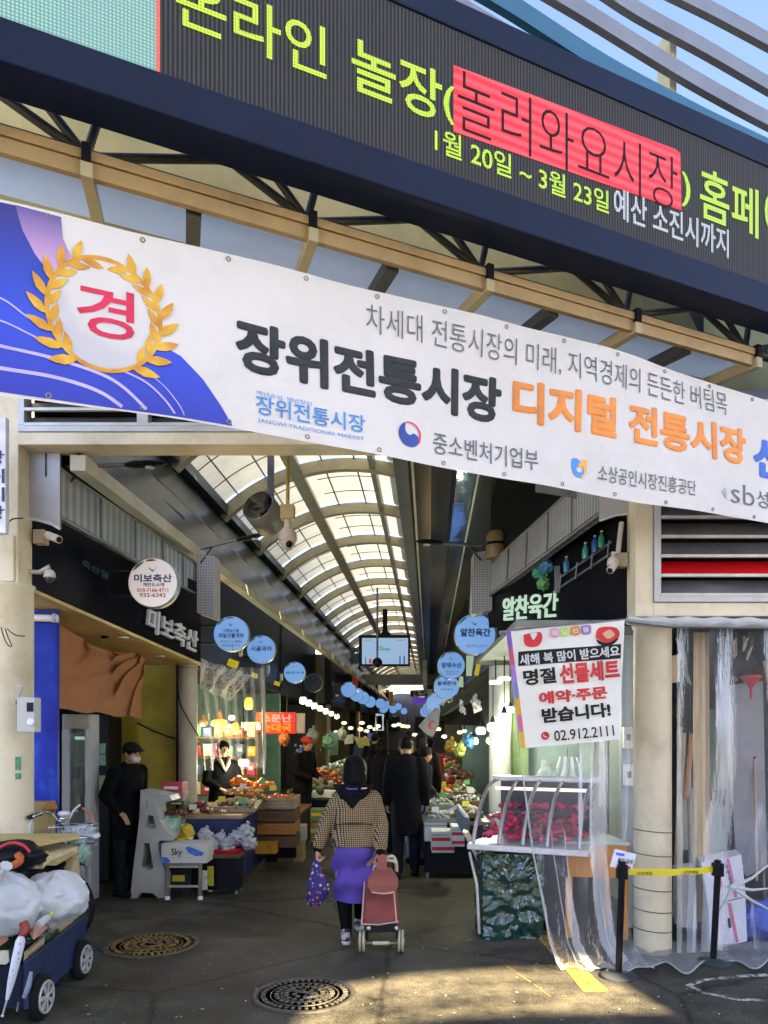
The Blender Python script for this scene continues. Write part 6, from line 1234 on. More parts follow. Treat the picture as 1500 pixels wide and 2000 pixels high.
    for n_, (px, py, col) in enumerate(((1455, 1258, (.5, .5, .5)), (1463, 1275, (.45, .42, .3)), (1412, 1290, (.1, .1, .03)), (1428, 1262, (.5, .42, .34)))):
        r_ = thing('hung_tool', ('white bent tool hung at the top right of the tool shop', 'cream hinge shaped tool right of the dark pan', 'dark olive tool hung left of the dark pan', 'pale blade hung above the grey panel')[n_], 'tool', P(px, py, 6.4), 'hung tools'); m = MB(); m.tube([P(px - 4, py + 14, 6.4), P(px, py, 6.4), P(px + 6, py - 12, 6.4)], [.012, .02, .012], 8, flat=.5); m.build('blade', colour('tool_%d' % n_, col, .4), r_); m = MB(); m.cyl(P(px + 6, py - 12, 6.4), P(px + 7, py - 24, 6.4), .008); m.build('grip', DARKM, r_)
    for lb, b, cc in (('upper white carton with red seal behind the second barrier post', ((1383, 1768), (1457, 1750), (1448, 1670), (1369, 1684)), 0), ('lower white carton under the red seal carton', ((1388, 1856), (1459, 1838), (1456, 1752), (1384, 1770)), 1)):
        root = thing('white_carton', lb, 'carton', P(b[0][0], b[0][1], 6.0)); Y = 6.02; q = [P(x, y, Y + .10 * (i in (1, 2))) for i, (x, y) in enumerate(b)]
        plate(MB(), q, [], (.08, .30, 0)).build('box', M('carton_lilac', (.56, .55, .62), .55, 0, .05), root, bevel=.005)
        pl = Plane(q[0], q[1] - q[0], (0, 0, 1)); W = (q[1] - q[0]).length; Hh = q[3].z - q[0].z
        sk = lambda v: -.10 * v
        m = MB(); m.grid([[pl.pt(W * (.70 + .07 * s) + sk(v), v, .004) for s in (0, 1)] for v in (Hh * .03, Hh * .97)], 0, False); m.build('pink_line', M('carton_pink', (.62, .10, .25), .5), root)
        if cc == 0:
            m = MB(); m.grid([[pl.pt(W * (.26 + .22 * s) - .02, Hh * (.34 + .16 * v), .004) for s in (0, 1)] for v in (0, 1)], 0, False); m.build('red_seal', M('seal_red', (.65, .02, .05), .5), root)
            for k, ch in enumerate('국내산김'): text_uv(ch, pl, W * .56 - .012 * (3 - k) + .02, Hh * (.75 - .14 * k), W * .65 - .012 * (3 - k) + .02, Hh * (.84 - .14 * k), BLACK, root, .01, .004)
        else: text_uv('1', pl, W * .55, Hh * .40, W * .60, Hh * .62, BLACK, root, .03, .004)
    root = thing('blue_tarp', 'bright blue tarp bundle on the ground at the right edge', 'tarp', P(1490, 1810, 6.1)); m = MB(); c = G(1495, 1838); m.ell((c.x + .12, c.y + .12, .14), (.34, .22, .17), n=40, k=24, nz=.3, seed=21); m.build('bundle', M('tarp_bright', (.02, .08, .45), .35, 0, .35, 10, .5, 20), root)
toolshop()
def barrier():
    pst = [(G(1208, 1908), P(1215, 1697, 5.33)), (G(1393, 1881), P(1400, 1692, 5.67))]
    for k, (g, top) in enumerate(pst):
        root = thing('barrier_post', ('black barrier post with a small notice plate, nearer the viewer', 'black barrier post in front of the white cartons')[k], 'barrier post', tuple(g), 'black barrier posts'); h = top.z
        MB().lathe([(.125, .0), (.128, .012), (.11, .022), (.03, .032), (.02, .04)], g, 36).build('base', M('rubber_base', (.045, .05, .055), .6, 0, .3, 10), root)
        m = MB(); m.tube([g + V((0, 0, .03)), V((top.x, g.y, h - .06))], .0235, 16); m.build('pole', M('pole_black', (.008, .008, .009), .4), root)
        c = V((top.x, g.y, h)); hd = MB().box(c + V((0, 0, -.02)), (.07, .07, .10)).build('head', BLACK, root, bevel=.006); MB().lathe([(.02, .03), (.028, .04), (.022, .05)], c, 16).build('cap', BLACK, hd)
    a = V((pst[0][1].x + .036, pst[0][0].y, pst[0][1].z - .02)); b = V((pst[1][1].x - .036, pst[1][0].y, pst[1][1].z - .02))
    root = thing('barrier_tape', 'yellow barrier tape stretched between the two black posts', 'tape', tuple((a + b) / 2)); n = 24; rows = [[a.lerp(b, i / n) + V((0, .006 * math.sin(i * .5), -.012 * math.sin(math.pi * i / n) + dz + .003 * math.sin(i * .9))) for dz in (-.024, .024)] for i in range(n + 1)]
    MB().grid(rows).build('band', M('tape_yellow', (.75, .58, .01), .45, 0, .05, 4, trans=.15), root); pl = Plane(a, b - a, (0, 0, 1)); W = (b - a).length
    for t in (.10, .64): text_uv('안전제일', pl, W * t, -.026, W * (t + .17), -.002, BLACK, root, .01, .012)
    root = thing('notice_plate', 'small white and red notice plate clipped on the nearer barrier post', 'notice', P(1216, 1680, 5.34)); q = [P(1191, 1693, 5.33), P(1234, 1699, 5.33), P(1243, 1668, 5.38), P(1201, 1658, 5.38)]; plate(MB(), q, [], (0, .006, 0)).build('sheet', M('notice_white', (.58, .56, .60), .3), root)
    pl = Plane(q[0], q[1] - q[0], q[3] - q[0]); m = MB(); m.grid([[pl.pt(x, y, .003) for x in (.055, .145)] for y in (.004, .022)], 0, False); m.build('red_bar', M('ny_red', None), root); m = MB(); m.grid([[pl.pt(x + .03, y, .003) for x in (.01, .07)] for y in (.088, .108)], 0, False); m.build('blue_bar', M('towel_blue', None), root); text_uv('출입금지', pl, .05, .038, .155, .072, M('ny_black', None), root, .02, .003, slant=.2)
barrier()
# ------------------------------------------------------------------ the alley behind: shop blocks, stalls, signs, screen, end wall
def far_blocks():
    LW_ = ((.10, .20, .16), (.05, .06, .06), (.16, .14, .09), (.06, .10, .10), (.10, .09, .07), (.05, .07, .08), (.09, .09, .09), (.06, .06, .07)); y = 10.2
    names = (('green walled shop with strip lights beyond the red sign', 'dark shop after the green walled shop on the left', 'brown walled shop far down the left side', 'small dim shop far down the left side under blue signs', 'last but one dim shop on the left', 'dim shop at the far left end of the alley'),
             ('seafood shop with dark awning on the right', 'dim shop behind the seafood shop', 'brown walled shop far down the right side', 'narrow dim shop far down the right side', 'last but one dim shop on the right', 'dim shop at the far right end of the alley'))
    for side in (0, 1):
        y = (9.0, 9.9)[side]
        for k in range(6):
            ln = ((8.6, 6), (7, 7), (8, 8), (9, 9), (9, 9), (15, 16))[k][side]; root = thing('far_shop', names[side][k], 'shop', ((-2.9, 1.5)[side], y, 0), 'shops down the alley'); s = (-1, 1)[side]; off = (0, 0, .02, .03, .034, .036)[k] * y
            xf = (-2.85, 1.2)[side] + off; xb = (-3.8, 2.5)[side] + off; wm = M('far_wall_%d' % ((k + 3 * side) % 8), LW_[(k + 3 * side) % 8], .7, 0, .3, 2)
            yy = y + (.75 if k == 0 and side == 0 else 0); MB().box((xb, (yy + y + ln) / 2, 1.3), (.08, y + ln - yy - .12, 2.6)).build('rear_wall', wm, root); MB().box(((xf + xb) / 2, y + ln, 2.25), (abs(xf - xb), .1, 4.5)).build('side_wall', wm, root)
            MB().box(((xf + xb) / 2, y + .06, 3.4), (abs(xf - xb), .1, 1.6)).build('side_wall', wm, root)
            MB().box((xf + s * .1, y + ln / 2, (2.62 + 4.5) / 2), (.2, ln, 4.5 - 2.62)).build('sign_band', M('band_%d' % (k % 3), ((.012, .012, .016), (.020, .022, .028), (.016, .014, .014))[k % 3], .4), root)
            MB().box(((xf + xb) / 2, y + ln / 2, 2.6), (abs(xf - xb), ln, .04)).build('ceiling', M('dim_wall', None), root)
            c = MB(); c.lathe([(.09, 0), (.09, 2.6)], (xf + s * .12, y + .2, 0), 16); c.build('column', M('shade_cream', None), root)
            y += ln
    root = thing('end_building', 'pale daylit building closing the far end of the alley', 'building', (1.5, 64, 0)); MB().box((1.5, 65, 4.5), (22, .4, 9)).build('wall', M('end_wall', (.22, .21, .20), .8, 0, .1, 1), root)
    for x in (-1, 1.5, 4): MB().box((x, 64.78, 2.4), (1.2, .1, 1.2)).build('window', DARKM, root)
    root = thing('cross_frame', 'cream portal frame with banner panel across the far alley under the screen', 'frame', (.3, 33, 3.6)); MB().box((-.4, 33, 3.95), (3.6, .2, .45)).build('beam', M('portal_grey', (.16, .18, .19), .5), root)
far_blocks()
def tv():
    Y = 16.0; root = thing('hanging_screen', 'lit pale blue video screen hanging under the arched roof', 'screen', P(752, 1270, Y)); m = MB(); pbox(m, 701, 1240, 801, 1301, Y, .10); m.build('case', BLACK, root, bevel=.01)
    m = MB(); pbox(m, 707, 1246, 797, 1297, Y - .004, .003); m.build('picture', E('screen_sky', (.26, .53, 1.0), .85), root); pl = Plane(P(707, 1297, Y) - V((0, .006, 0)), (1, 0, 0), (0, 0, 1)); W, Hh = pl.uv(797, 1246)
    for nm, x0, y0, x1, y1, cc in (('picture_mark', .38, .52, .62, .60, (.10, .65, .65)), ('picture_mark', .34, .62, .46, .68, (.2, .7, .75)), ('picture_mark', .15, .02, .21, .2, (.8, .15, .15)), ('picture_mark', .07, .0, .09, .26, (.05, .1, .35)), ('picture_mark', .81, .0, .84, .3, (.05, .2, .5)), ('picture_mark', .90, .0, .93, .32, (.1, .1, .45)), ('picture_mark', .07, .88, .2, .92, (.7, .45, .6)), ('picture_mark', .75, .88, .9, .92, (.7, .45, .6))):
        m = MB(); m.grid([[pl.pt(W * x, Hh * y, .003) for x in (x0, x1)] for y in (y0, y1)], 0, False); m.build(nm, E('scr_%d' % int(x0 * 100 + y0 * 1000), cc, .5), root)
    m = MB(); m.cyl(P(752, 1240, Y + .05), P(752, 1190, Y + .05), .05); m.build('pole', BLACK, root); m = MB(); m.hexa([P(741, 1241, Y), P(765, 1241, Y), P(765, 1241, Y) + V((0, .1, 0)), P(741, 1241, Y) + V((0, .1, 0))], [P(748, 1231, Y), P(757, 1231, Y), P(757, 1231, Y) + V((0, .1, 0)), P(748, 1231, Y) + V((0, .1, 0))]); m.build('bracket', BLACK, root)
    Y = 13; root = thing('dome_camera', 'black dome camera on a thin pole in front of the video screen', 'camera', P(736, 1294, Y)); m = MB(); m.cyl(P(737, 1148, Y), P(737, 1285, Y), .017, n=8); m.build('pole', GREYM, root); m = MB(); m.ell(P(737, 1294, Y), (.085, .085, .085)); m.build('dome', BLACK, root)
tv()
cnt = ('first', 'second', 'third', 'fourth', 'fifth', 'sixth', 'seventh', 'eighth', 'ninth', 'tenth', 'eleventh', 'twelfth')
for k, (px, py, Y, lit) in enumerate(((612, 1334, 20.5, 0), (652, 1353, 25, 0), (681, 1347, 26.5, 1), (697, 1357, 29.5, 1), (709, 1363, 32, 1), (723, 1371, 36, 1), (743, 1374, 41, 1), (749, 1384, 45, 1), (757, 1377, 50, 1), (768, 1386, 54, 1), (778, 1380, 58, 1), (789, 1389, 61, 1))):
    root = round_sign('round_sign', '%s round sign of the far left row past the strip lights, %s' % (cnt[k], 'lit blue' if lit else 'dark and unlit'), P(px, py, Y), .25 if k < 2 else .27, [], lit, 1, deco=k < 5, reach=.3, col=None if lit else M('sign_dark_face', (.03, .04, .07), .2))
for k, (px, py, Y) in enumerate(((852, 1372, 19), (846, 1382, 25), (838, 1384, 29), (831, 1390, 34))):
    round_sign('round_sign', '%s round blue sign of the far right row below the two big right signs' % cnt[k], P(px, py, Y), .25, [], True, -1, deco=k < 2, reach=.3)
# strip lights in the green shop
for k in range(7):
    a = P(592 + 11 * k, 1368 + 5.2 * k, 13.5 + 1.1 * k); r_ = thing('pendant_lamp', '%s capsule lamp in the white lamp row of the green walled shop' % cnt[k], 'lamp', tuple(a), 'capsule lamp row'); m = MB(); m.lathe([(.04, -.06), (.065, -.03), (.065, .025), (.05, .06)], a, 16); m.build('bulb', LW, r_); m = MB(); m.cyl(a + V((0, 0, .06)), a + V((0, 0, .3)), .008); m.build('cord', BLACK, r_)
    if k % 2 == 0: lamp_light(r_, 3, (.75, 1, .88), a + V((0, -.05, -.15)))
rr = random.Random(21); far_l = ((672, 1412, 22), (685, 1422, 24), (704, 1424, 27), (716, 1428, 24), (722, 1420, 30), (733, 1424, 28), (738, 1418, 33), (707, 1412, 20), (657, 1430, 17), (770, 1417, 40), (787, 1418, 36), (796, 1419, 34), (779, 1415, 44), (810, 1435, 30), (856, 1424, 18), (898, 1430, 15), (907, 1428, 13.5), (868, 1438, 20))
for k, (px, py, Y) in enumerate(far_l):
    r_ = thing('far_lamp', '%s lamp down the alley %s' % (('greenish white round', 'small white', 'warm white', 'wide white')[k % 4], ('left of the lit screen pole', 'over the left trays', 'beyond the left blue signs', 'above the left crowd', 'under the last left signs', 'behind the walking woman', 'at the alley middle', 'by the green walled shop', 'at the green shop corner', 'at the far end of the crowd', 'above the dark crowd', 'between the two sign rows', 'under the alley end', 'left of the grey pennant', 'right of the grey pennant', 'over the seafood rear row', 'beside the pale pillar', 'behind the seafood table')[k]), 'lamp', P(px, py, Y), 'lamps down the alley'); s_ = Y * .0034
    m = MB(); m.lathe([(s_ * .5, -s_ * .6), (s_, -s_ * .3), (s_, s_ * .3), (s_ * .5, s_ * .6)], P(px, py, Y), 12); m.build('bulb', LW if k % 4 != 2 else E('lamp_warm', (1, .75, .35), 3, (.5, .5, .4)), r_); m = MB(); m.cyl(P(px, py, Y) + V((0, 0, s_ * .6)), P(px, py, Y) + V((0, 0, .5)), .01, n=6); m.build('cord', BLACK, r_)
    if k in (2, 6, 8, 14, 15, 17): lamp_light(r_, 3, (1, .75, .4) if k % 4 == 2 else (.8, 1, .92), P(px, py, Y) + V((0, -.05, -.2)))
# hanging cloths and boards
def board(name, label, cat, px, Y, col, th=.03, text=None):
    q = [P(x, y, Y) for x, y in px]; root = thing(name, label, cat, tuple(q[0])); plate(MB(), q, [], (0, th, 0)).build('panel', col, root)
    if text: pl = Plane(q[0], q[1] - q[0], q[-1] - q[0]); [text_uv(t, pl, a, b, c, d, m_, root, .02, .006) for t, a, b, c, d, m_ in text]
    return root
b_ = board('grey_pennant', 'grey cloth pennant with a red circle hanging at an angle on the right', 'pennant', ((817, 1418), (850, 1382), (860, 1388), (856, 1420), (845, 1440), (832, 1434)), 11, M('pennant_grey', (.20, .20, .20), .7)); pl = Plane(P(846, 1417, 11) - V((0, .004, 0)), (1, 0, 0), (0, 0, 1)); m = MB(); strip(m, pl, [(.045 * math.cos(R(a)), .055 * math.sin(R(a))) for a in range(60, 310, 10)], .025, .003); m.build('red_ring', M('ny_red', None), b_)
b_ = thing('dark_awning', 'black folded awning with small white letters over the seafood stall', 'awning', P(900, 1370, 10.5)); m = MB(); m.hexa([P(862, 1400, 11.2), P(985, 1340, 9.5), P(1000, 1420, 9.6), P(872, 1415, 11.2)], [P(858, 1376, 11.2), P(985, 1300, 9.5), P(990, 1300, 10), P(872, 1370, 11.6)]); m.build('cover', BLACK, b_)
pl = Plane(P(858, 1390, 11.1), P(985, 1322, 9.4) - P(858, 1390, 11.1), (0, 0, 1)); pl.n = V((-.7, -.7, 0)).normalized(); text_uv('수산', pl, .12, .03, .55, .13, E('awning_letter', (.7, .75, .8), .35), b_, .02, .05)
board('yellow_board', 'narrow yellow lit board below the largest right sign', 'sign', ((926, 1318), (934, 1320), (939, 1298), (931, 1297)), 9.6, E('tag_yellow', None))
board('pale_lightbox', 'pale green lit box under the largest right sign', 'lightbox', ((911, 1320), (921, 1320), (926, 1282), (911, 1280)), 9.9, E('lightbox_mint', (.55, .9, .82), .5))
board('pale_lightbox', 'pale green lit box right of the half hidden blue sign', 'lightbox', ((893, 1342), (905, 1342), (905, 1322), (898, 1320)), 14.5, E('lightbox_mint', None))
board('violet_neon', 'small violet neon panel far down the alley on the right', 'neon sign', ((805, 1375), (830, 1375), (832, 1361), (806, 1362)), 24, E('neon_violet', (.10, .03, .75), .55))
board('white_letters', 'white lettered panel above the violet neon panel', 'sign', ((800, 1362), (845, 1360), (845, 1346), (801, 1348)), 25, M('letters_pale', (.35, .36, .38), .5), text=[('RS', .05, .02, .6, .2, BLACK)])
m_ = thing('blue_neon_frame', 'small rectangular blue white neon frame at the middle of the alley', 'neon sign', P(741, 1412, 20)); m = MB(); q = [P(x, y, 20) for x, y in ((734, 1396), (748, 1396), (748, 1426), (734, 1426))]; m.tube(q + q[:1], .035, 6); m.build('frame', E('neon_blue', (.45, .65, 1), .8), m_)
for n_, (px, Y, c) in enumerate((([(641, 1430), (660, 1430), (660, 1475), (641, 1475)], 15, (.16, .30, .22)), ([(672, 1436), (690, 1434), (690, 1452), (673, 1454)], 18, (.18, .16, .12)), ([(690, 1438), (722, 1444), (722, 1462), (700, 1460)], 16, (.42, .33, .10)), ([(718, 1432), (735, 1432), (735, 1446), (718, 1446)], 17, (.04, .12, .40)), ([(688, 1318), (700, 1330), (698, 1342), (688, 1336)], 24, (.5, .04, .03)), ([(760, 1350), (768, 1350), (768, 1378), (760, 1378)], 30, (.4, .17, .03)), ([(825, 1290), (834, 1290), (834, 1345), (826, 1345)], 26, (.40, .42, .40)), ([(684, 1265), (700, 1265), (700, 1296), (684, 1296)], 30, (.06, .12, .15)))):
    board('hung_board', ('green board at the corner of the green walled shop', 'small brown board over the left trays', 'tan cloth board over the heads at the left', 'blue card beside the tan cloth board', 'small red sign above the first lit far sign', 'orange sign strip hanging in the middle of the alley', 'pale strip along the right soffit end', 'blue grey box left of the video screen')[n_], 'board', px, Y, colour('hung_%d' % n_, c, .6, var=.3), .04)
# stalls down both sides: tables, heaps
goods = (('leafy green vegetables', [LEAF, M('leafy_pale', None)]), ('white radishes', [M('radish', (.5, .52, .46), .5), LEAF]), ('tangerines', [ORG, ORN]), ('red apples', [M('apple', (.4, .02, .02), .35)]), ('tan sweet potatoes', [M('potato', (.3, .15, .10), .6)]), ('pale dried fish', [SEA[2], SEA[3]]), ('brown nuts', [M('nut', (.2, .11, .05), .6)]))
for side in (0, 1):
    for k, y in enumerate((12.2, 14.6, 17.4, 20.6, 24.5) if side == 0 else (12.4, 15.2, 18.4, 22.4)):
        x = (-1.75, .62)[side] + AX * y * .6; sd_ = ('left', 'right')[side]
        bench('%s dark draped table down the %s side of the alley' % (cnt[k], sd_), x - .42, x + .42, y, y + 1.7, .66, WOODD, SKD)
        for j in range(3):
            nm, mats = goods[(k * 3 + j + side * 2) % 7]
            heap('produce_heap', '%s heap of %s on the %s far table of the %s side' % (('front', 'middle', 'rear')[j], nm, cnt[k], sd_), V((x + .05 * (j - 1), y + .3 + .55 * j, .67 + .10 * j)), .30, .2, 16, .06, mats, 'produce heap', 2, .35, 'produce heaps')
# ------------------------------------------------------------------ people: one continuous body each, hair and clothing as children
SKIN = M('skin', (.52, .27, .17), .55, 0, .06, 8); SKIN2 = M('skin_shade', (.42, .22, .15), .55, 0, .06, 8)
BCOAT = M('black_coat', (.005, .005, .006), .85, 0, .3, 12, .2, 30); HAIR = M('black_hair', (.004, .0035, .003), .5, 0, .5, 30, .9, 55, stretch=(4, 4, .35), spec=.12)
def limb(m, pts, rad, n=12):
    pts = [V(p) for p in pts]; out, rr_ = [], []
    for i in range(len(pts) - 1):
        for k in range(5): t = k / 5; out.append(pts[i].lerp(pts[i + 1], t)); rr_.append(rad[i] + (rad[i + 1] - rad[i]) * t)
    out.append(pts[-1]); rr_.append(rad[-1]); m.tube(out, rr_, n)
    for p, r in zip(pts, rad): m.ell(p, r * .98, n=12, k=8)
def hand(m, wr, d, up, side, curl=.5, s=1.0):
    """palm, four bent fingers of unequal length and a thumb leaving the side of the palm; d along the hand, up = back of the hand, side = towards the thumb"""
    d, up, side = V(d).normalized(), V(up).normalized(), V(side).normalized(); c = V(wr) + d * .045 * s
    q = Matrix((side, d, up)).transposed(); m.ell(c, (.040 * s, .050 * s, .016 * s), q, n=14, k=10)
    for k, (o, ln) in enumerate(((.028, .068), (.010, .076), (-.010, .070), (-.027, .056))):
        b = c + d * .038 * s + side * o * s; a1 = d * math.cos(curl) - up * math.sin(curl); a2 = d * math.cos(curl * 2.2) - up * math.sin(curl * 2.2)
        p1 = b + a1 * ln * .45 * s; p2 = p1 + a2 * ln * .33 * s; p3 = p2 + (a2 - up * .5 * min(1, curl)).normalized() * ln * .25 * s; limb(m, [b - d * .01, p1, p2, p3], [.0095 * s, .009 * s, .008 * s, .007 * s], 8)
    b = c + side * .034 * s - d * .018 * s; p1 = b + (side * .8 + d * .7 - up * .3).normalized() * .034 * s; limb(m, [b, p1, p1 + (d * .9 - up * .5).normalized() * .028 * s], [.011 * s, .010 * s, .008 * s], 8)
def head(m, c, f, s=1.0, tilt=0.0):
    c = V(c); f = V(f).normalized(); r = V((f.y, -f.x, 0)).normalized(); u = r.cross(f).normalized() * 1.0
    q = Matrix((r, f, u)).transposed(); L = lambda x, y, z: c + r * x * s + f * y * s + u * z * s
    m.ell(L(0, -.008, .02), (.074 * s, .092 * s, .092 * s), q, n=20, k=14); m.ell(L(0, .022, -.045), (.056 * s, .064 * s, .062 * s), q, n=18, k=12)
    m.tube([L(0, .088, .02), L(0, .104, -.012), L(0, .108, -.026), L(0, .086, -.034)], [.008 * s, .012 * s, .014 * s, .010 * s], 8)
    for x in (-.076, .076): m.ell(L(x, -.006, -.002), (.010 * s, .020 * s, .030 * s), q, n=10, k=8)
    for x in (-.03, .03): m.ell(L(x, .078, .012), (.015 * s, .010 * s, .009 * s), q, n=8, k=6)
    m.ell(L(0, .082, -.058), (.024 * s, .010 * s, .007 * s), q, n=10, k=6); m.ell(L(0, .074, -.088), (.020 * s, .016 * s, .014 * s), q, n=10, k=6)
    return L, q
def person(label, loc, face, H, coat=BCOAT, trouser=None, hair='short', arms='down', coat_len=.78, step=.0, lean=0.0, cap=None, mask=None, apron=None, skin=SKIN2, vox=.014, shoes=None, scarf=None):
    root = thing('person', label, 'person', tuple(loc)); k = H / 1.65; a = R(face)
    fw = V((math.sin(a), math.cos(a), 0)); rt = V((fw.y, -fw.x, 0))
    def T(x, y, z): ln = max(0, z - .85) * math.tan(R(lean)); return V(loc) + (rt * x + fw * (y + ln)) * k + V((0, 0, z * k))
    J = {}
    for s_, n_ in ((-1, 'L'), (1, 'R')):
        st = step * s_; J['hip' + n_] = T(.085 * s_, 0, .86); J['kn' + n_] = T(.09 * s_, st * .55 + .015, .46); J['an' + n_] = T(.09 * s_, st, .08); J['toe' + n_] = T(.105 * s_, st + .15, .03); J['heel' + n_] = T(.088 * s_, st - .05, .035); J['sh' + n_] = T(.175 * s_, -.01, 1.36)
        if arms == 'down': J['el' + n_] = T(.225 * s_, -.03, 1.09); J['wr' + n_] = T(.235 * s_, .05 - .12 * st, .86)
        elif arms == 'front': J['el' + n_] = T(.225 * s_, .02, 1.10); J['wr' + n_] = T(.10 * s_, .24, 1.02)
        elif arms == 'pocket': J['el' + n_] = T(.26 * s_, -.06, 1.10); J['wr' + n_] = T(.17 * s_, .08, .93)
    m = MB()
    for n_ in 'LR':
        limb(m, [J['hip' + n_], J['kn' + n_], J['an' + n_]], [.085 * k, .055 * k, .038 * k]); limb(m, [J['heel' + n_], J['toe' + n_]], [.036 * k, .030 * k]); limb(m, [J['sh' + n_], J['el' + n_], J['wr' + n_]], [.052 * k, .040 * k, .027 * k])
        d = (J['wr' + n_] - J['el' + n_]).normalized(); sd_ = rt if n_ == 'L' else -rt; hand(m, J['wr' + n_], d, (-rt if n_ == 'L' else rt) if arms == 'down' else V((0, 0, 1)), fw if arms == 'down' else sd_, .45, k)
    m.loft([[T(.15 * w * math.cos(t), .105 * d_ * math.sin(t), z) for t in [q * .3927 for q in range(16)]] for z, w, d_ in ((.82, .95, 1), (.92, 1.12, 1.1), (1.05, .95, .95), (1.2, 1.08, 1.05), (1.34, 1.12, .85), (1.41, .5, .6))]); limb(m, [T(0, 0, 1.38), T(0, .015, 1.47)], [.058 * k, .052 * k]); L, q = head(m, T(0, .025, 1.545), fw + V((0, 0, -.12)), k * .98)
    m.remesh('body', skin, root, vox, 2)
    # coat
    c = MB(); hem = coat_len; prof = ((hem, 1.18, 1.25), (hem + .08, 1.18, 1.22), (.98, 1.12, 1.15), (1.1, 1.12, 1.15), (1.24, 1.2, 1.18), (1.34, 1.24, 1.0), (1.40, .85, .85), (1.435, .55, .72))
    c.loft([[T(.155 * w * math.cos(t), .115 * d_ * math.sin(t), z) for t in [q_ * .3142 for q_ in range(20)]] for z, w, d_ in prof])
    for n_ in 'LR': limb(c, [J['sh' + n_] + V((0, 0, -.01)), J['el' + n_], J['el' + n_].lerp(J['wr' + n_], .93)], [.078 * k, .062 * k, .048 * k])
    c.ell(T(0, -.02, 1.43), (.075 * k, .07 * k, .035 * k)); c.remesh('coat', coat, root, vox, 3)
    t = MB(); tm = trouser or M('dark_trousers', (.010, .011, .016), .8, 0, .3, 12)
    for n_ in 'LR': limb(t, [J['hip' + n_] + V((0, 0, .02)), J['kn' + n_], J['an' + n_] + V((0, 0, .02))], [.100 * k, .072 * k, .060 * k])
    t.ell(T(0, 0, .88), (.155 * k, .115 * k, .10 * k)); t.remesh('trousers', tm, root, vox, 2)
    for n_ in 'LR':
        s = MB(); limb(s, [J['heel' + n_] + V((0, 0, .012)), J['toe' + n_] + V((0, 0, .01))], [.044 * k, .038 * k]); s.box((J['heel' + n_] + J['toe' + n_]) / 2 + V((0, 0, -.018)), (.07 * k, .24 * k, .025), -a); s.remesh('shoe', shoes or BLACK, root, vox * .8, 2)
    hm = MB()
    if hair: 
        hm.ell(L(0, -.018, .035), (.086 * k, .098 * k, .092 * k), q, n=18, k=12); 
        if hair == 'bob': hm.ell(L(0, -.05, -.03), (.088 * k, .062 * k, .09 * k), q)
        hm.remesh('hair', HAIR, root, vox * .8, 2)
    if cap:
        cm = MB(); cm.ell(L(0, -.008, .055), (.093 * k, .106 * k, .075 * k), q, n=18, k=12); cm.tube([L(-.06, .085, .055), L(0, .15, .04), L(.06, .085, .055)], .012 * k, 8); cm.ell(L(0, .10, .048), (.072 * k, .06 * k, .012 * k), q); cm.remesh('cap', cap, root, vox * .8, 2)
    if mask:
        k_ = MB(); k_.ell(L(0, .052, -.052), (.062 * k, .062 * k, .048 * k), q, n=18, k=12); k_.build('mask', mask, root)
        e = MB()
        for x in (-.03, .03): e.ell(L(x, .094, .016), (.013 * k, .006 * k, .007 * k), q, n=10, k=6)
        e.build('eyes', M('eye_dark', (.03, .02, .02), .2), root)
    if apron: ap = MB(); ap.loft([[T(.165 * w * math.cos(t), .145 * math.sin(t), z) for t in [q_ * .3142 for q_ in range(20)]] for z, w in ((.45, 1.15), (.8, 1.2), (1.1, 1.14))]); ap.build('apron', apron, root)
    if scarf: sc_ = MB(); sc_.tube([T(.07, .06, 1.42), T(.05, .12, 1.36), T(0, .145, 1.25), T(-.05, .12, 1.36), T(-.07, .06, 1.42), T(0, -.07, 1.43), T(.07, .06, 1.42)], .03 * k, 8); sc_.build('scarf', scarf, root)
    return root
person('man in black with cap and white face mask standing by the butcher shop', V((-2.90, 8.0, 0)), 118, 1.58, arms='pocket', coat_len=.62, lean=5, cap=BLACK, mask=M('mask_white', (.55, .50, .48), .7), hair='short', vox=.011, skin=SKIN)
person('stall keeper in black padded jacket among the left fruit trays', V((-2.42, 10.15, 0)), 150, 1.58, arms='front', lean=6, scarf=M('scarf_pale', (.32, .26, .2), .8), hair='bob')
person('person in dark clothes and red cap beyond the orange crates', V((-1.58, 11.9, 0)), 120, 1.62, arms='front', cap=M('cap_red', (.5, .02, .02), .6), lean=5)
person('person in long black coat walking just ahead of the woman with the cart', V((.02, 9.0, 0)), 4, 1.64, step=.12, coat_len=.5)
person('person in black padded coat at the right of the walking crowd', V((.22, 10.3, 0)), -8, 1.66, step=-.1, coat_len=.45, hair='bob')
person('person in black facing the viewer with a pale scarf in the crowd', V((.03, 11.4, 0)), 176, 1.66, step=.1, scarf=M('scarf_olive', (.35, .32, .14), .8), arms='pocket', coat_len=.5)
person('person in black at the left of the walking crowd', V((-.32, 10.8, 0)), 12, 1.6, step=.12, coat_len=.6, hair='bob')
person('person in bright red jacket near the grey pennant', V((.40, 12.6, 0)), -20, 1.58, M('red_jacket', (.38, .012, .02), .6, 0, .2, 10), arms='front')
person('shopper in blue denim leaning to the right stall', V((.12, 9.9, 0)), 60, 1.50, M('navy_top', (.012, .016, .03), .7), M('denim', (.04, .14, .28), .8, 0, .25, 14), arms='front', lean=14, apron=M('denim_apron', (.05, .17, .33), .75, 0, .2, 14))
person('person in dark coat far down the middle of the alley', V((-.6, 15.5, 0)), 8, 1.66, step=.1)
person('person in dark blue coat far down the left of the alley', V((-.95, 18.5, 0)), 170, 1.68, M('navy_coat', (.015, .02, .045), .7), step=.1)
person('person in grey coat farthest down the alley', V((.1, 20, 0)), 0, 1.7, M('grey_coat', (.06, .06, .065), .7), step=.08)

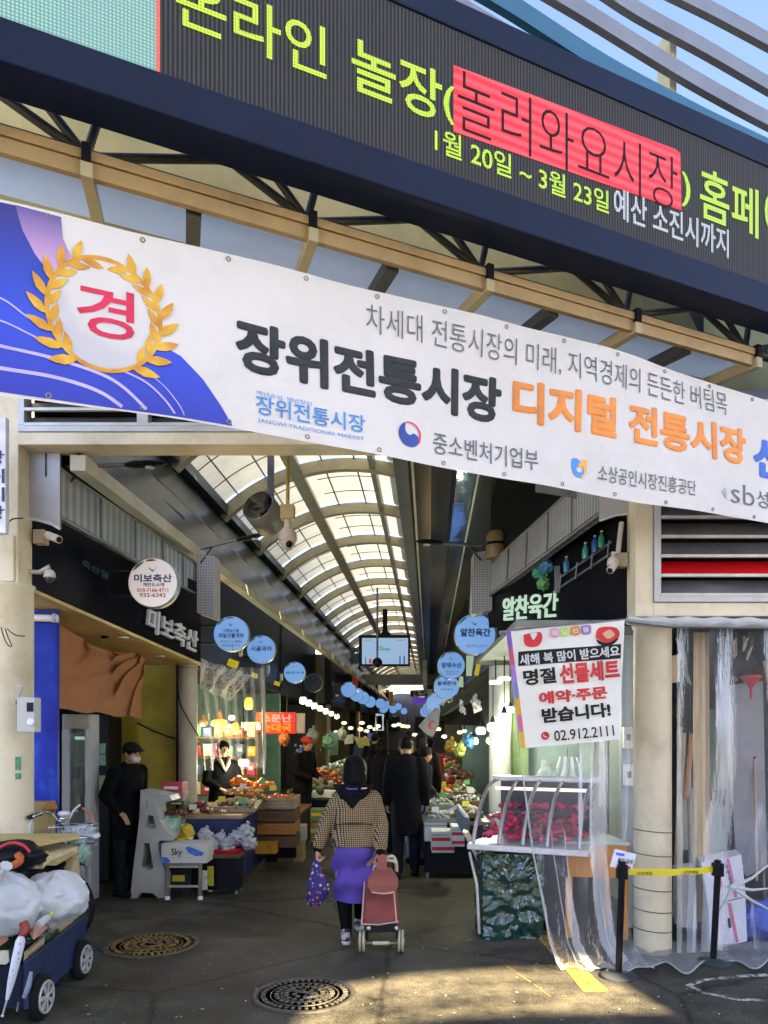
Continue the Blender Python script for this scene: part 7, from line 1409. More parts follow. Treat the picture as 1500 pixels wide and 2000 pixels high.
# ------------------------------------------------------------------ the woman with the shopping cart
def woman():
    Y = 6.2; root = thing('person', 'woman seen from behind in checked jacket, purple skirt and black hood pulling a red cart', 'person', P(690, 1840, Y))
    X = lambda px, py, dy=0: P(px, py, Y + dy)
    shL, shR = X(663, 1556), X(728, 1556); elL, elR = X(636, 1608, -.02), X(745, 1612, -.02); wrL, wrR = X(620, 1659, -.05), X(744, 1664, -.12)
    hipL, hipR = X(672, 1678), X(712, 1678); knL, knR = X(672, 1752, .03), X(706, 1745, .10); anL, anR = X(677, 1822), X(702, 1795, .30)
    m = MB()
    limb(m, [hipL, knL, anL], [.085, .054, .036]); limb(m, [hipR, knR, anR], [.085, .054, .036]); limb(m, [anL + V((0, -.04, -.035)), anL + V((-.01, .14, -.045))], [.034, .026]); limb(m, [anR + V((0, -.03, -.03)), anR + V((0, .10, -.07))], [.034, .026])
    limb(m, [shL, elL, wrL], [.050, .038, .026]); limb(m, [shR, elR, wrR], [.050, .038, .026])
    hand(m, wrL, V((-.01, .0, -1)), V((-1, -.2, 0)), V((0, 1, 0)), 1.15, .98); hand(m, wrR, V((.0, -.25, -1)), V((.7, -.5, .2)), V((-.6, .8, 0)), 1.0, .98)
    cx_ = X(693, 1560).x; ring = lambda z, w, d, oy=0: [V((cx_ + w * math.cos(t), Y + oy + d * math.sin(t), z)) for t in [q * .3142 for q in range(20)]]
    m.loft([ring(.66, .15, .11), ring(.74, .17, .12), ring(.86, .14, .10), ring(1.0, .155, .11), ring(1.14, .15, .09), ring(1.21, .07, .06)]); limb(m, [V((cx_, Y, 1.19)), V((cx_, Y + .015, 1.28))], [.056, .05]); L, q = head(m, V((cx_, Y + .02, 1.38)), V((0, 1, -.15)), .95)
    m.remesh('body', SKIN, root, .0055, 2)
    # checked jacket
    cm, t, b, o = newmat('checked_wool'); tc = t.nodes.new('ShaderNodeTexCoord'); sx = t.nodes.new('ShaderNodeSeparateXYZ'); t.links.new(tc.outputs['Object'], sx.inputs[0]); sines = []
    ad = t.nodes.new('ShaderNodeMath'); ad.operation = 'MULTIPLY_ADD'; ad.inputs[1].default_value = .7; t.links.new(sx.outputs[1], ad.inputs[0]); t.links.new(sx.outputs[0], ad.inputs[2])
    for src in (ad.outputs[0], sx.outputs[2]):
        mu = t.nodes.new('ShaderNodeMath'); mu.operation = 'MULTIPLY'; mu.inputs[1].default_value = 2 * math.pi / .0165; t.links.new(src, mu.inputs[0]); sn = t.nodes.new('ShaderNodeMath'); sn.operation = 'SINE'; t.links.new(mu.outputs[0], sn.inputs[0]); gr = t.nodes.new('ShaderNodeMath'); gr.operation = 'GREATER_THAN'; gr.inputs[1].default_value = -.35; t.links.new(sn.outputs[0], gr.inputs[0]); sines.append(gr)
    mm = t.nodes.new('ShaderNodeMath'); mm.operation = 'MULTIPLY'; t.links.new(sines[0].outputs[0], mm.inputs[0]); t.links.new(sines[1].outputs[0], mm.inputs[1])
    r = ramp(t, mm.outputs[0], [(0, (.030, .018, .016)), (1, (.44, .29, .13))]); t.links.new(r.outputs[0], b.inputs['Base Color']); b.inputs['Roughness'].default_value = .9; n3 = noise_node(t, 9, 5, .6); bp = t.nodes.new('ShaderNodeBump'); bp.inputs['Strength'].default_value = .8; bp.inputs['Distance'].default_value = .05; t.links.new(n3.outputs[0], bp.inputs['Height']); t.links.new(bp.outputs[0], b.inputs['Normal'])
    c = MB(); c.loft([ring(.785, .195, .145), ring(.80, .197, .147), ring(.90, .182, .135), ring(.985, .175, .130), ring(1.08, .180, .130), ring(1.16, .170, .115), ring(1.215, .105, .085), ring(1.235, .07, .065)])
    for s, e, w_ in ((shL, elL, wrL), (shR, elR, wrR)): limb(c, [s + V((0, 0, -.012)), e, e.lerp(w_, .80)], [.070, .060, .052])
    c.remesh('jacket', cm, root, .010, 4)
    # seam across the jacket back, dark cuffs
    s = MB(); s.tube([V((cx_ + .172 * math.sin(R(a)), Y - .134 * math.cos(R(a)) - .004, .965 + .012 * math.cos(R(a * 1.6)))) for a in range(-58, 59, 6)], .006, 6); s.build('jacket_seam', M('seam_brown', (.05, .025, .02), .8), root)
    for e, w_ in ((elL, wrL), (elR, wrR)): k_ = MB(); limb(k_, [e.lerp(w_, .78), e.lerp(w_, .97)], [.044, .036]); k_.remesh('cuff', BCOAT, root, .009, 1)
    # purple skirt
    rows = []; pur, t, b, o = newmat('purple_cloth'); n = noise_node(t, 5, 4, .6); r = ramp(t, n.outputs[0], [(.3, (.065, .032, .25)), (.7, (.105, .058, .36))]); t.links.new(r.outputs[0], b.inputs['Base Color']); b.inputs['Roughness'].default_value = .75
    for j in range(34):
        t_ = j / 33; z = .80 - .455 * t_; row = []; z2 = z
        for i in range(48):
            th = i * math.pi * 2 / 48; w = .162 + .018 * math.sin(math.pi * min(1, t_ * 1.6)) - .012 * t_; d = .135 - .01 * t_
            f = .010 * math.sin(th * 3 + t_ * 5) * (.3 + t_) +   .026 * math.sin(9 * (t_ * 1.3 + .35 * math.cos(th)) + 2 * math.sin(th * 2)) * math.exp(-((t_ - .5) / .35) ** 2) + .008 * noise.noise(V((th * 1.5, t_ * 5, 3)))
            row.append(V((cx_ - .012 * t_ + (w + f) * math.cos(th), Y + .02 * t_ + (d + f) * math.sin(th), z2 + .006 * math.cos(th * 2) * t_)))
        rows.append(row)
    k_ = MB(); k_.loft(rows); k_.build('skirt', pur, root)
    lg = MB(); limb(lg, [knL, anL + V((0, 0, .02))], [.066, .046]); limb(lg, [knR, anR + V((0, 0, .02))], [.066, .046]); 
    for kk, (kn, an) in enumerate(((knL, anL), (knR, anR))): l2 = MB(); limb(l2, [kn + V((0, 0, .12)), kn, an + V((0, 0, .015))], [.080, .068, .045]); l2.remesh('legging', BCOAT, root, .010, 2)
    fl, t, b, o = newmat('floral_shoe'); v_ = t.nodes.new('ShaderNodeTexVoronoi'); v_.inputs['Scale'].default_value = 28; tc = t.nodes.new('ShaderNodeTexCoord'); t.links.new(tc.outputs['Object'], v_.inputs['Vector']); r = ramp(t, v_.outputs['Color'], [(.35, (.012, .012, .015)), (.55, (.5, .3, .32)), (.75, (.6, .58, .58))]); t.links.new(r.outputs[0], b.inputs['Base Color']); b.inputs['Roughness'].default_value = .6
    for nm, an, pitch in (('L', anL, 0), ('R', anR, 1)):
        sh = MB(); h_ = an + V((0, -.045, -.03)); tt = an + V((-.01, .15, -.04 if not pitch else -.075)); limb(sh, [h_, tt], [.044, .036]); limb(sh, [an + V((0, -.01, -.005)), an + V((0, 0, .035))], [.046, .045]); so_ = sh.remesh('shoe', fl, root, .008, 2)
        sl = MB(); limb(sl, [h_ + V((0, 0, -.026)), tt + V((0, 0, -.018))], [.040, .036]); s2 = sl.remesh('sole', M('sole_white', (.62, .62, .62), .5), so_, .007, 2); s2.scale = (1, 1, 1)
    # black hair and hood hanging to a point down the back
    hm = MB(); hm.ell(L(0, -.02, .025), (.100, .112, .115), q, n=20, k=14); hm.ell(L(0, -.055, -.055), (.102, .075, .10), q); hm.remesh('hair', HAIR, root, .009, 3)
    hd = MB(); rows = []
    for j in range(15):
        t_ = j / 14; z = 1.285 - .215 * t_; w = .155 * (1 - t_) ** .75 + .012
        rows.append([V((cx_ - .01 + w * math.cos(th), Y - .072 - .058 * (1 - (math.cos(th)) ** 2) * (1 - .25 * t_) - .015 * t_ if math.sin(th) < 0 else Y - .04, z)) for th in [q_ * .3142 for q_ in range(20)]])
    hd.loft(rows); hd.ell(V((cx_, Y, 1.235)), (.135, .115, .06)); hd.remesh('hood', M('hood_black', (.005, .005, .006), .85, 0, .3, 14, .3, 40), root, .010, 4)
    sc_ = MB(); sc_.tube(smooth_path([V((cx_ - .085, Y - .10, 1.262)), V((cx_ - .03, Y - .135, 1.250)), V((cx_ + .0, Y - .137, 1.252)), V((cx_ + .03, Y - .136, 1.250))]), .007, 6); sc_.build('hair_tie', M('tie_violet', (.10, .06, .45), .5), root)
    sc_ = MB(); sc_.tube([V((cx_ + .06, Y - .125, 1.254)), V((cx_ + .10, Y - .10, 1.256))], .006, 6); sc_.build('hair_pin', M('pin_pale', (.6, .55, .5), .3, .5), root)
    # patterned cloth bag in her left hand
    bm_, t, b, o = newmat('floral_bag'); v_ = t.nodes.new('ShaderNodeTexVoronoi'); v_.inputs['Scale'].default_value = 32; tc = t.nodes.new('ShaderNodeTexCoord'); t.links.new(tc.outputs['Object'], v_.inputs['Vector'])
    sp = t.nodes.new('ShaderNodeSeparateColor'); t.links.new(v_.outputs['Color'], sp.inputs[0]); r = ramp(t, sp.outputs[0], [(.0, (.02, .018, .22)), (.38, (.02, .018, .22)), (.42, (.5, .52, .62)), (.62, (.5, .52, .62)), (.66, (.62, .10, .12)), (.85, (.7, .22, .04))]); r.color_ramp.interpolation = 'CONSTANT'
    r2 = ramp(t, v_.outputs['Distance'], [(.30, (1, 1, 1)), (.42, (.0, .0, .0))]); mx = t.nodes.new('ShaderNodeMix'); mx.data_type = 'RGBA'; t.links.new(r2.outputs[0], mx.inputs[0]); mx.inputs[6].default_value = (.014, .012, .12, 1); t.links.new(r.outputs[0], mx.inputs[7]); t.links.new(mx.outputs[2], b.inputs['Base Color']); b.inputs['Roughness'].default_value = .7
    bag_ = thing('cloth_bag', 'navy floral cloth bag hanging from the left hand of the woman', 'bag', X(616, 1765, -.05)); h0 = wrL + V((-.005, -.01, -.085)); rows = []
    for z, wx, wy, ox in ((0, .028, .022, 0), (-.05, .032, .028, 0), (-.11, .055, .045, .005), (-.18, .082, .06, .012), (-.25, .090, .065, .004), (-.31, .078, .055, -.008), (-.36, .050, .04, -.018), (-.375, .01, .01, -.022)):
        rows.append([h0 + V((ox + wx * math.cos(a_) * (1 + .12 * math.sin(a_ * 3 + z * 20)), wy * math.sin(a_), z)) for a_ in [q_ * .2618 for q_ in range(24)]])
    k_ = MB(); k_.loft(rows); k_.build('sack', bm_, bag_); k_ = MB(); k_.tube([h0 + V((-.02, 0, .0)), h0 + V((-.015, 0, .03)), h0 + V((.012, 0, .035)), h0 + V((.02, 0, 0))], .008, 6); k_.build('handle', bm_, bag_)
    return wrR
WR = woman()
def cart():
    Y = 5.98; root = thing('shopping_trolley', 'coral red two wheeled shopping trolley with cream handle pulled by the woman', 'shopping trolley', P(745, 1862, Y)); X = lambda px, py, dy=0: P(px, py, Y + dy)
    coral = M('coral_cloth', (.22, .038, .030), .7, 0, .22, 9, .35, 22); crm = M('trolley_cream', (.55, .50, .40), .4, .1); dkc = M('coral_dark', (.33, .07, .055), .7)
    # bag body: soft box tapering up, leaning away
    rows = []
    for j in range(15):
        t = j / 14; a, b = X(706, 1806).lerp(X(712, 1722, .10), t), X(779, 1800).lerp(X(772, 1722, .10), t); row = []
        d0, d1 = -.10 + .10 * t, .12 + .10 * t
        for i in range(28):
            th = i * 2 * math.pi / 28; c_, s_ = math.cos(th), math.sin(th); e = .42; ux = math.copysign(abs(c_) ** e, c_); uy = math.copysign(abs(s_) ** e, s_); mid = (a + b) / 2; hw = (b.x - a.x) / 2; bul = 1 + .05 * math.sin(math.pi * t)
            row.append(V((mid.x + hw * ux * bul, mid.y + (d0 + d1) / 2 + (d1 - d0) / 2 * uy * bul + .012 * noise.noise(V((ux * 3, t * 5, uy * 2))), a.z + (b.z - a.z) * .5 - .006 * ux)))
        rows.append(row)
    m = MB(); m.loft(rows); m.build('bag', coral, root)
    for x0, x1 in ((706, 712), (775, 768)): k_ = MB(); k_.tube([X(x0, 1806, -.105), X((x0 + x1) / 2, 1765, -.058), X(x1, 1722, .0)], .006, 6); k_.build('piping', M('piping_pale', (.55, .34, .28), .6), root)
    k_ = MB(); k_.tube([X(706, 1805, -.108), X(740, 1806, -.112), X(779, 1800, -.108)], .006, 6); k_.build('piping', M('piping_pale', None), root)
    # flap
    rows = []
    for j in range(10):
        t = j / 9; y = 1694 + 48 * t; wd = (20 + 17 * min(1, t * 2.2)) * (1 if t < .8 else (1 - (t - .8) * 1.2)); rows.append([X(748 + wd * (i / 8 - .5) * 1.6, y + 3 * math.sin(math.pi * i / 8) * t, .05 - .14 * math.sin(math.pi * .5 * min(1, t * 1.4)) ) for i in range(9)])
    m = MB(); m.sheetbox(rows, (0, .008, 0)); m.build('flap', M('coral_flap', (.26, .065, .042), .7, 0, .15, 9), root); k_ = MB(); k_.tube([p + V((0, -.004, 0)) for p in rows[-1]], .006, 6); k_.build('piping', M('piping_pale', None), root)
    st = MB(); st.box(X(746, 1690, .03), (.075, .012, .16)); st.build('strap', dkc, root)
    # frame and handle
    fr = MB(); fr.tube([X(716, 1838, -.02), X(722, 1760, .24), X(730, 1696, .20)], .011, 8); fr.tube([X(776, 1838, -.02), X(773, 1760, .24), X(772, 1696, .20)], .011, 8); fr.build('frame', M('frame_dark', (.05, .05, .05), .4, .5), root)
    h = MB(); h.tube(smooth_path([X(730, 1700, .16), X(735, 1684, .13), X(742, 1680, .12), X(760, 1681, .12), X(772, 1684, .13), X(774, 1700, .16)], 6), .013, 8); h.tube(smooth_path([X(752, 1682, .14), X(758, 1674, .13), X(768, 1673, .14), X(774, 1684, .15), X(775, 1702, .17)], 6), .012, 8); h.build('handle', crm, root)
    k_ = MB(); k_.box(X(743, 1681, .115), (.07, .03, .03)); k_.build('grip', BLACK, root)
    # base and wheels
    b_ = MB(); b_.hexa([X(718, 1822, -.12), X(776, 1820, -.12), X(776, 1820, .12), X(718, 1822, .12)], [X(716, 1806, -.11), X(777, 1803, -.11), X(777, 1803, .12), X(716, 1806, .12)]); b_.build('base', BLACK, root, bevel=.005)
    ax = MB(); ax.cyl(X(712, 1842, -.04), X(780, 1842, -.04), .010); ax.build('axle', M('axle_tan', (.35, .25, .12), .4, .4), root); k_ = MB(); k_.cyl(X(728, 1842, -.045), X(760, 1842, -.045), .016); k_.build('axle_sleeve', crm, root)
    for px in (707, 783):
        c = X(px, 1842, -.04); c.z = .085; wh = MB()
        for dx in (-.013, .013): wh.lathe([(.045, -.010), (.078, -.010), (.085, -.005), (.085, .005), (.078, .010), (.045, .010)], c + V((dx, 0, 0)), 28, (0, R(90), 0))
        w = wh.build('wheel', M('wheel_cream', (.42, .37, .26), .5), root); hb = MB(); hb.lathe([(.02, -.03), (.024, 0), (.02, .03)], c, 14, (0, R(90), 0)); hb.build('hub', M('axle_tan', None), w)
    for px in (720, 774): k_ = MB(); k_.ell(X(px, 1813, -.125), (.016, .012, .016)); k_.build('knob', M('pin_pale', None), root)
cart()

# ------------------------------------------------------------------ lower left: the loaded hand cart, bicycle and boxes
def handcart():
    root = thing('hand_cart', 'blue sided hand cart on small white spoked wheels loaded with cardboard at the left edge', 'hand cart', (-2.6, 4.95, 0)); blue = M('cart_blue', (.005, .019, .068), .5, 0, .4, 7, .1, 20, grime=.5); cb = M('cardboard', (.42, .30, .15), .75, 0, .12, 4, .1, 40, stretch=(1, 1, 6)); cb2 = M('cardboard_pink', (.50, .24, .16), .7, 0, .12, 5)
    a, b = V((-2.155, 4.40, 0)), V((-2.262, 5.46, 0)); out = V((-1, -.1, 0)).normalized(); lf = (b - a).normalized()
    W = .95
    m = MB(); m.hexa([a + V((0, 0, .11)), b + V((0, 0, .12)), b + V((-.03, 0, .12)), a + V((-.03, 0, .11))], [a + V((0, 0, .39)), b + V((0, 0, .40)), b + V((-.03, 0, .40)), a + V((-.03, 0, .39))]); m.build('side_panel', blue, root, bevel=.004)
    m = MB(); m.hexa([a + V((-.032, 0, .12)), a + V((-W, 0, .12)), a + V((-W, .04, .12)), a + V((-.032, .04, .12))], [a + V((-.032, 0, .36)), a + V((-W, 0, .36)), a + V((-W, .04, .36)), a + V((-.032, .04, .36))]); m.build('front_panel', M('cart_dark', (.010, .012, .022), .5, 0, .4, 6), root)
    m = MB(); m.hexa([a + V((-.035, .045, .13)), a + V((-W, .045, .13)), b + V((-W, 0, .13)), b + V((-.035, 0, .13))], [a + V((-.035, .045, .16)), a + V((-W, .045, .16)), b + V((-W, 0, .16)), b + V((-.035, 0, .16))]); m.build('bed', M('cart_dark', None), root)
    for f, off in ((.135, 0), (.845, 0)):
        for s in (0, 1):
            c = a.lerp(b, f) + V((.012 - s * (W + .02), 0, 0)); c.z = .135; wt = MB(); q = (0, R(90), 0); wt.lathe([(.075, -.032), (.120, -.032), (.134, -.02), (.134, .02), (.120, .032), (.075, .032)], c, 32, q); ty = wt.build('wheel', M('tyre', (.010, .010, .011), .8), root)
            if s: continue
            rm = MB(); n = 40
            for k in range(7):
                an = k * 2 * math.pi / 7 + .3; d = V((0, math.cos(an), math.sin(an))); t_ = V((0, -math.sin(an), math.cos(an))); o = V((.034, 0, 0)); rm.hexa([c + o + d * .02 - t_ * .009, c + o + d * .02 + t_ * .009, c + o + d * .088 + t_ * .016, c + o + d * .088 - t_ * .016], [p + V((.012, 0, 0)) for p in (c + o + d * .02 - t_ * .009, c + o + d * .02 + t_ * .009, c + o + d * .088 + t_ * .016, c + o + d * .088 - t_ * .016)])
            rm.tube([c + V((.040, .090 * math.cos(k * .157), .090 * math.sin(k * .157))) for k in range(41)], .008, 6); rm.ell(c + V((.04, 0, 0)), (.012, .024, .024)); rm.build('rim', M('rim_white', (.40, .40, .37), .4, .2, .15), ty)
    # cardboard standing along the side
    def sheet(lb, pts, mat, th=(-.02, 0, 0), name='cardboard_sheet'):
        r_ = thing(name, lb, 'cardboard', tuple(pts[0])); plate(MB(), pts, [], th).build('sheet', mat, r_); return r_
    sx = lambda f, z, o=.0: a.lerp(b, f) + V((-.045 + o, 0, z))
    sheet('tan cardboard flap leaning over the blue cart side', [sx(.05, .17), sx(.10, .41), sx(.58, .45), sx(.70, .40)], cb)
    sheet('large tan cardboard standing at the far end of the cart', [sx(.62, .40), sx(.70, .66), sx(.95, .84), sx(.99, .82), sx(.99, .42), sx(.75, .36)], cb, (-.3, .02, 0))
    sheet('pinkish cardboard strip sticking out under the white bag', [P(52, 1812, 4.55), P(66, 1836, 4.5), P(120, 1790, 4.75), P(118, 1776, 4.75), P(86, 1798, 4.6), P(66, 1790, 4.55)], cb2, (-.015, .02, 0))
    sheet('coral cardboard corner at the photo left edge below the bag', [P(-30, 1808, 4.45), P(8, 1808, 4.45), P(13, 1838, 4.45), P(-4, 1850, 4.45), P(-30, 1850, 4.45)], M('coral_card', (.55, .16, .10), .7), (0, .02, 0))
    sheet('cream cardboard low at the front of the cart', [P(-30, 1858, 4.39), P(14, 1857, 4.39), P(16, 1880, 4.39), P(10, 1884, 4.39), P(-30, 1882, 4.39)], M('cream_card', (.55, .50, .36), .7), (0, .015, 0))
    dg = thing('dark_bundle', 'dark green and black bags stuffed in the middle of the cart', 'bundle', (-2.5, 4.85, .2)); m = MB(); m.ell((-2.58, 4.85, .36), (.34, .36, .26), n=36, k=24, nz=.3, seed=4); m.build('sack', M('bag_dark_green', (.006, .030, .016), .25, 0, .5, 9, .5, 18), dg); m = MB(); m.ell((-2.55, 5.25, .62), (.24, .2, .26), n=30, k=20, nz=.3, seed=9); m.build('sack', M('bag_black', (.008, .008, .010), .3, 0, .4, 9, .5, 18), dg)
    film = vinyl('white_bag_film', (.93, .95, .96), .55, .28, .7, 10, (1, 1, 1)); wb = M('white_bag', (.70, .72, .71), .25, 0, .12, 5, .35, 3.2, stretch=(1, 1, .6), trans=.40, ridged=True)
    def crump(name, lb, c, r, seed, nz, mat, kn=None):
        r_ = thing(name, lb, 'bag', tuple(c)); m = MB(); n, k = 72, 46; rows = []
        for i in range(k + 1):
            al = max(-1.55, min(1.55, -math.pi / 2 + math.pi * i / k)); row = []
            for j in range(n):
                be = 2 * math.pi * j / n; u = V((math.cos(al) * math.cos(be), math.cos(al) * math.sin(be), math.sin(al))); g = 1 + nz * noise.fractal(u * 1.7 + V((seed, 0, 0)), 1, 2, 3) - .13 * abs(noise.noise(V((math.atan2(u.y, u.x) * 2.2, u.z * 1.1, seed)))) - .035 * abs(noise.noise(V((math.atan2(u.y, u.x) * 6, u.z * 2.2, seed + 5)))) ; row.append(V(c) + V((u.x * r[0] * g, u.y * r[1] * g, u.z * r[2] * g)))
            rows.append(row)
        m.loft(rows); m.build('sack', mat, r_)
        if kn: m = MB(); m.tube([V(c) + V((kn[0] * .5, -r[1] * .6, r[2] * .75)), V(c) + V(kn), V(c) + V(kn) + V((.03, -.02, .04))], [.05, .018, .035], 9); m.build('knot', mat, r_)
    crump('white_plastic_bag', 'big bulging white plastic bag tied at the top on the front of the cart', V((-2.40, 4.46, .70)), (.29, .22, .19), 3.3, .13, wb, (.10, -.06, .20)); crump('white_plastic_bag', 'second white plastic bag behind the big one on the cart side', V((-2.15, 4.72, .68)), (.21, .22, .165), 8.1, .14, wb)
    r_ = thing('small_bottle', 'small clear bottle with lime cap under the white bag', 'bottle', P(90, 1795, 4.4)); m = MB(); p, q2 = P(76, 1806, 4.42), P(98, 1787, 4.50); m.tube([p, p.lerp(q2, .8), p.lerp(q2, .88), q2], [.022, .022, .012, .012], 12); m.build('body', vinyl('bottle_clear', (.85, .92, .88), .35, .1, .2), r_); m = MB(); m.tube([q2, q2 + (q2 - p).normalized() * .02], .014, 10); m.build('cap', M('lime_cap', (.45, .6, .02), .4), r_)
    # boards on top
    for lb, pts, th, mat in (('upper yellow plank lying across the top of the cart', [P(-60, 1646, 5.0), P(60, 1646, 5.05), P(155, 1634, 5.5), P(150, 1630, 5.62), P(-60, 1632, 5.6)], .022, M('plank_yellow', (.52, .36, .12), .6, 0, .2, 3, stretch=(.6, 5, 5))), ('pale thick board under the yellow plank on the cart', [P(-60, 1688, 4.75), P(84, 1688, 4.78), P(92, 1676, 4.95), P(152, 1654, 5.5), P(140, 1648, 5.6), P(-60, 1650, 5.5)], .035, M('plank_pale', (.55, .46, .24), .6, 0, .15, 3, stretch=(.6, 5, 5))), ('third board below the pale thick board', [P(-60, 1684, 4.95), P(110, 1680, 5.0), P(154, 1658, 5.55), P(-60, 1656, 5.55)], .03, M('plank_tan', (.40, .30, .14), .6, 0, .2, 3, stretch=(.6, 5, 5)))):
        r_ = thing('wooden_board', lb, 'board', tuple(pts[0]), 'boards on the cart'); zz = sum(p.z for p in pts) / len(pts); pts = [V((p.x, p.y, zz)) for p in pts]; plate(MB(), pts, [], (0, 0, -th)).build('board', mat, r_, bevel=.003)
    r_ = thing('tool_bag', 'black open tool bag with red strap and orange lining on the cart', 'bag', P(25, 1690, 4.6)); Yb = 4.55; m = MB(); m.ell(P(24, 1672, Yb + .1), (.20, .15, .10), n=30, k=18, nz=.15, seed=2); m.build('body', M('bag_black', None), r_); m = MB(); m.tube(smooth_path([P(-14, 1668, Yb - .04), P(6, 1652, Yb - .05), P(26, 1646, Yb - .05), P(46, 1651, Yb - .05), P(58, 1664, Yb - .04)]), .016, 8, flat=.5); m.build('strap', M('strap_red', (.65, .02, .04), .5), r_); m = MB(); m.tube(smooth_path([P(-14, 1690, Yb - .06), P(10, 1693, Yb - .06), P(30, 1688, Yb - .06), P(40, 1678, Yb - .05), P(34, 1668, Yb - .04)]), .022, 8); m.build('lining', M('lining_orange', (.50, .10, .015), .7, 0, .4, 25, .5, 50), r_)
    r_ = thing('wood_slat', 'short upright wood slat between the tool bag and boards', 'slat', P(68, 1690, 4.6)); plate(MB(), [P(62, 1694, 4.6), P(70, 1694, 4.6), P(75, 1656, 4.62), P(67, 1655, 4.62)], [], (0, .02, 0)).build('slat', WOOD, r_)
    # umbrella
    um, t, b_, o = newmat('umbrella_print'); v_ = t.nodes.new('ShaderNodeTexNoise'); v_.inputs['Scale'].default_value = 55; tc = t.nodes.new('ShaderNodeTexCoord'); t.links.new(tc.outputs['Object'], v_.inputs['Vector']); r = ramp(t, v_.outputs[0], [(.30, (.05, .05, .10)), (.36, (.62, .62, .68))]); t.links.new(r.outputs[0], b_.inputs['Base Color']); b_.inputs['Roughness'].default_value = .6
    r_ = thing('folded_umbrella', 'folded white printed umbrella with dark red top hanging at the cart front', 'umbrella', P(20, 1985, 4.33)); p0, p1, p2 = P(40, 1838, 4.33), P(14, 1952, 4.30), P(5, 1984, 4.29); m = MB(); m.tube([p0 + V((.005, 0, .03)), p0, p0.lerp(p1, .3), p0.lerp(p1, .7), p1], [.018, .034, .033, .026, .012], 12, flat=.7); m.build('canopy', um, r_); m = MB(); m.tube([p1, p2], [.006, .005], 8); m.ell(p2, .010); m.build('tip', M('tip_steel', (.5, .5, .48), .3, .7), r_); m = MB(); m.tube([p0 + V((.003, 0, .03)), P(50, 1818, 4.36), P(46, 1800, 4.38)], [.018, .030, .024], 10); m.build('handle', M('umbrella_red', (.30, .03, .015), .4), r_)
    r_ = thing('grey_rod', 'thin blue grey rod standing beside the folded umbrella', 'rod', P(48, 1950, 4.36)); m = MB(); m.tube([P(61, 1898, 4.37), P(56, 1925, 4.36), P(47, 1948, 4.36)], [.010, .017, .012], 8); m.build('rod', M('rod_grey', (.22, .25, .32), .4), r_); m = MB(); m.tube([P(36, 1957, 4.36), P(33, 1975, 4.36)], .005, 6); m.build('tip', GREYM, r_)
handcart()
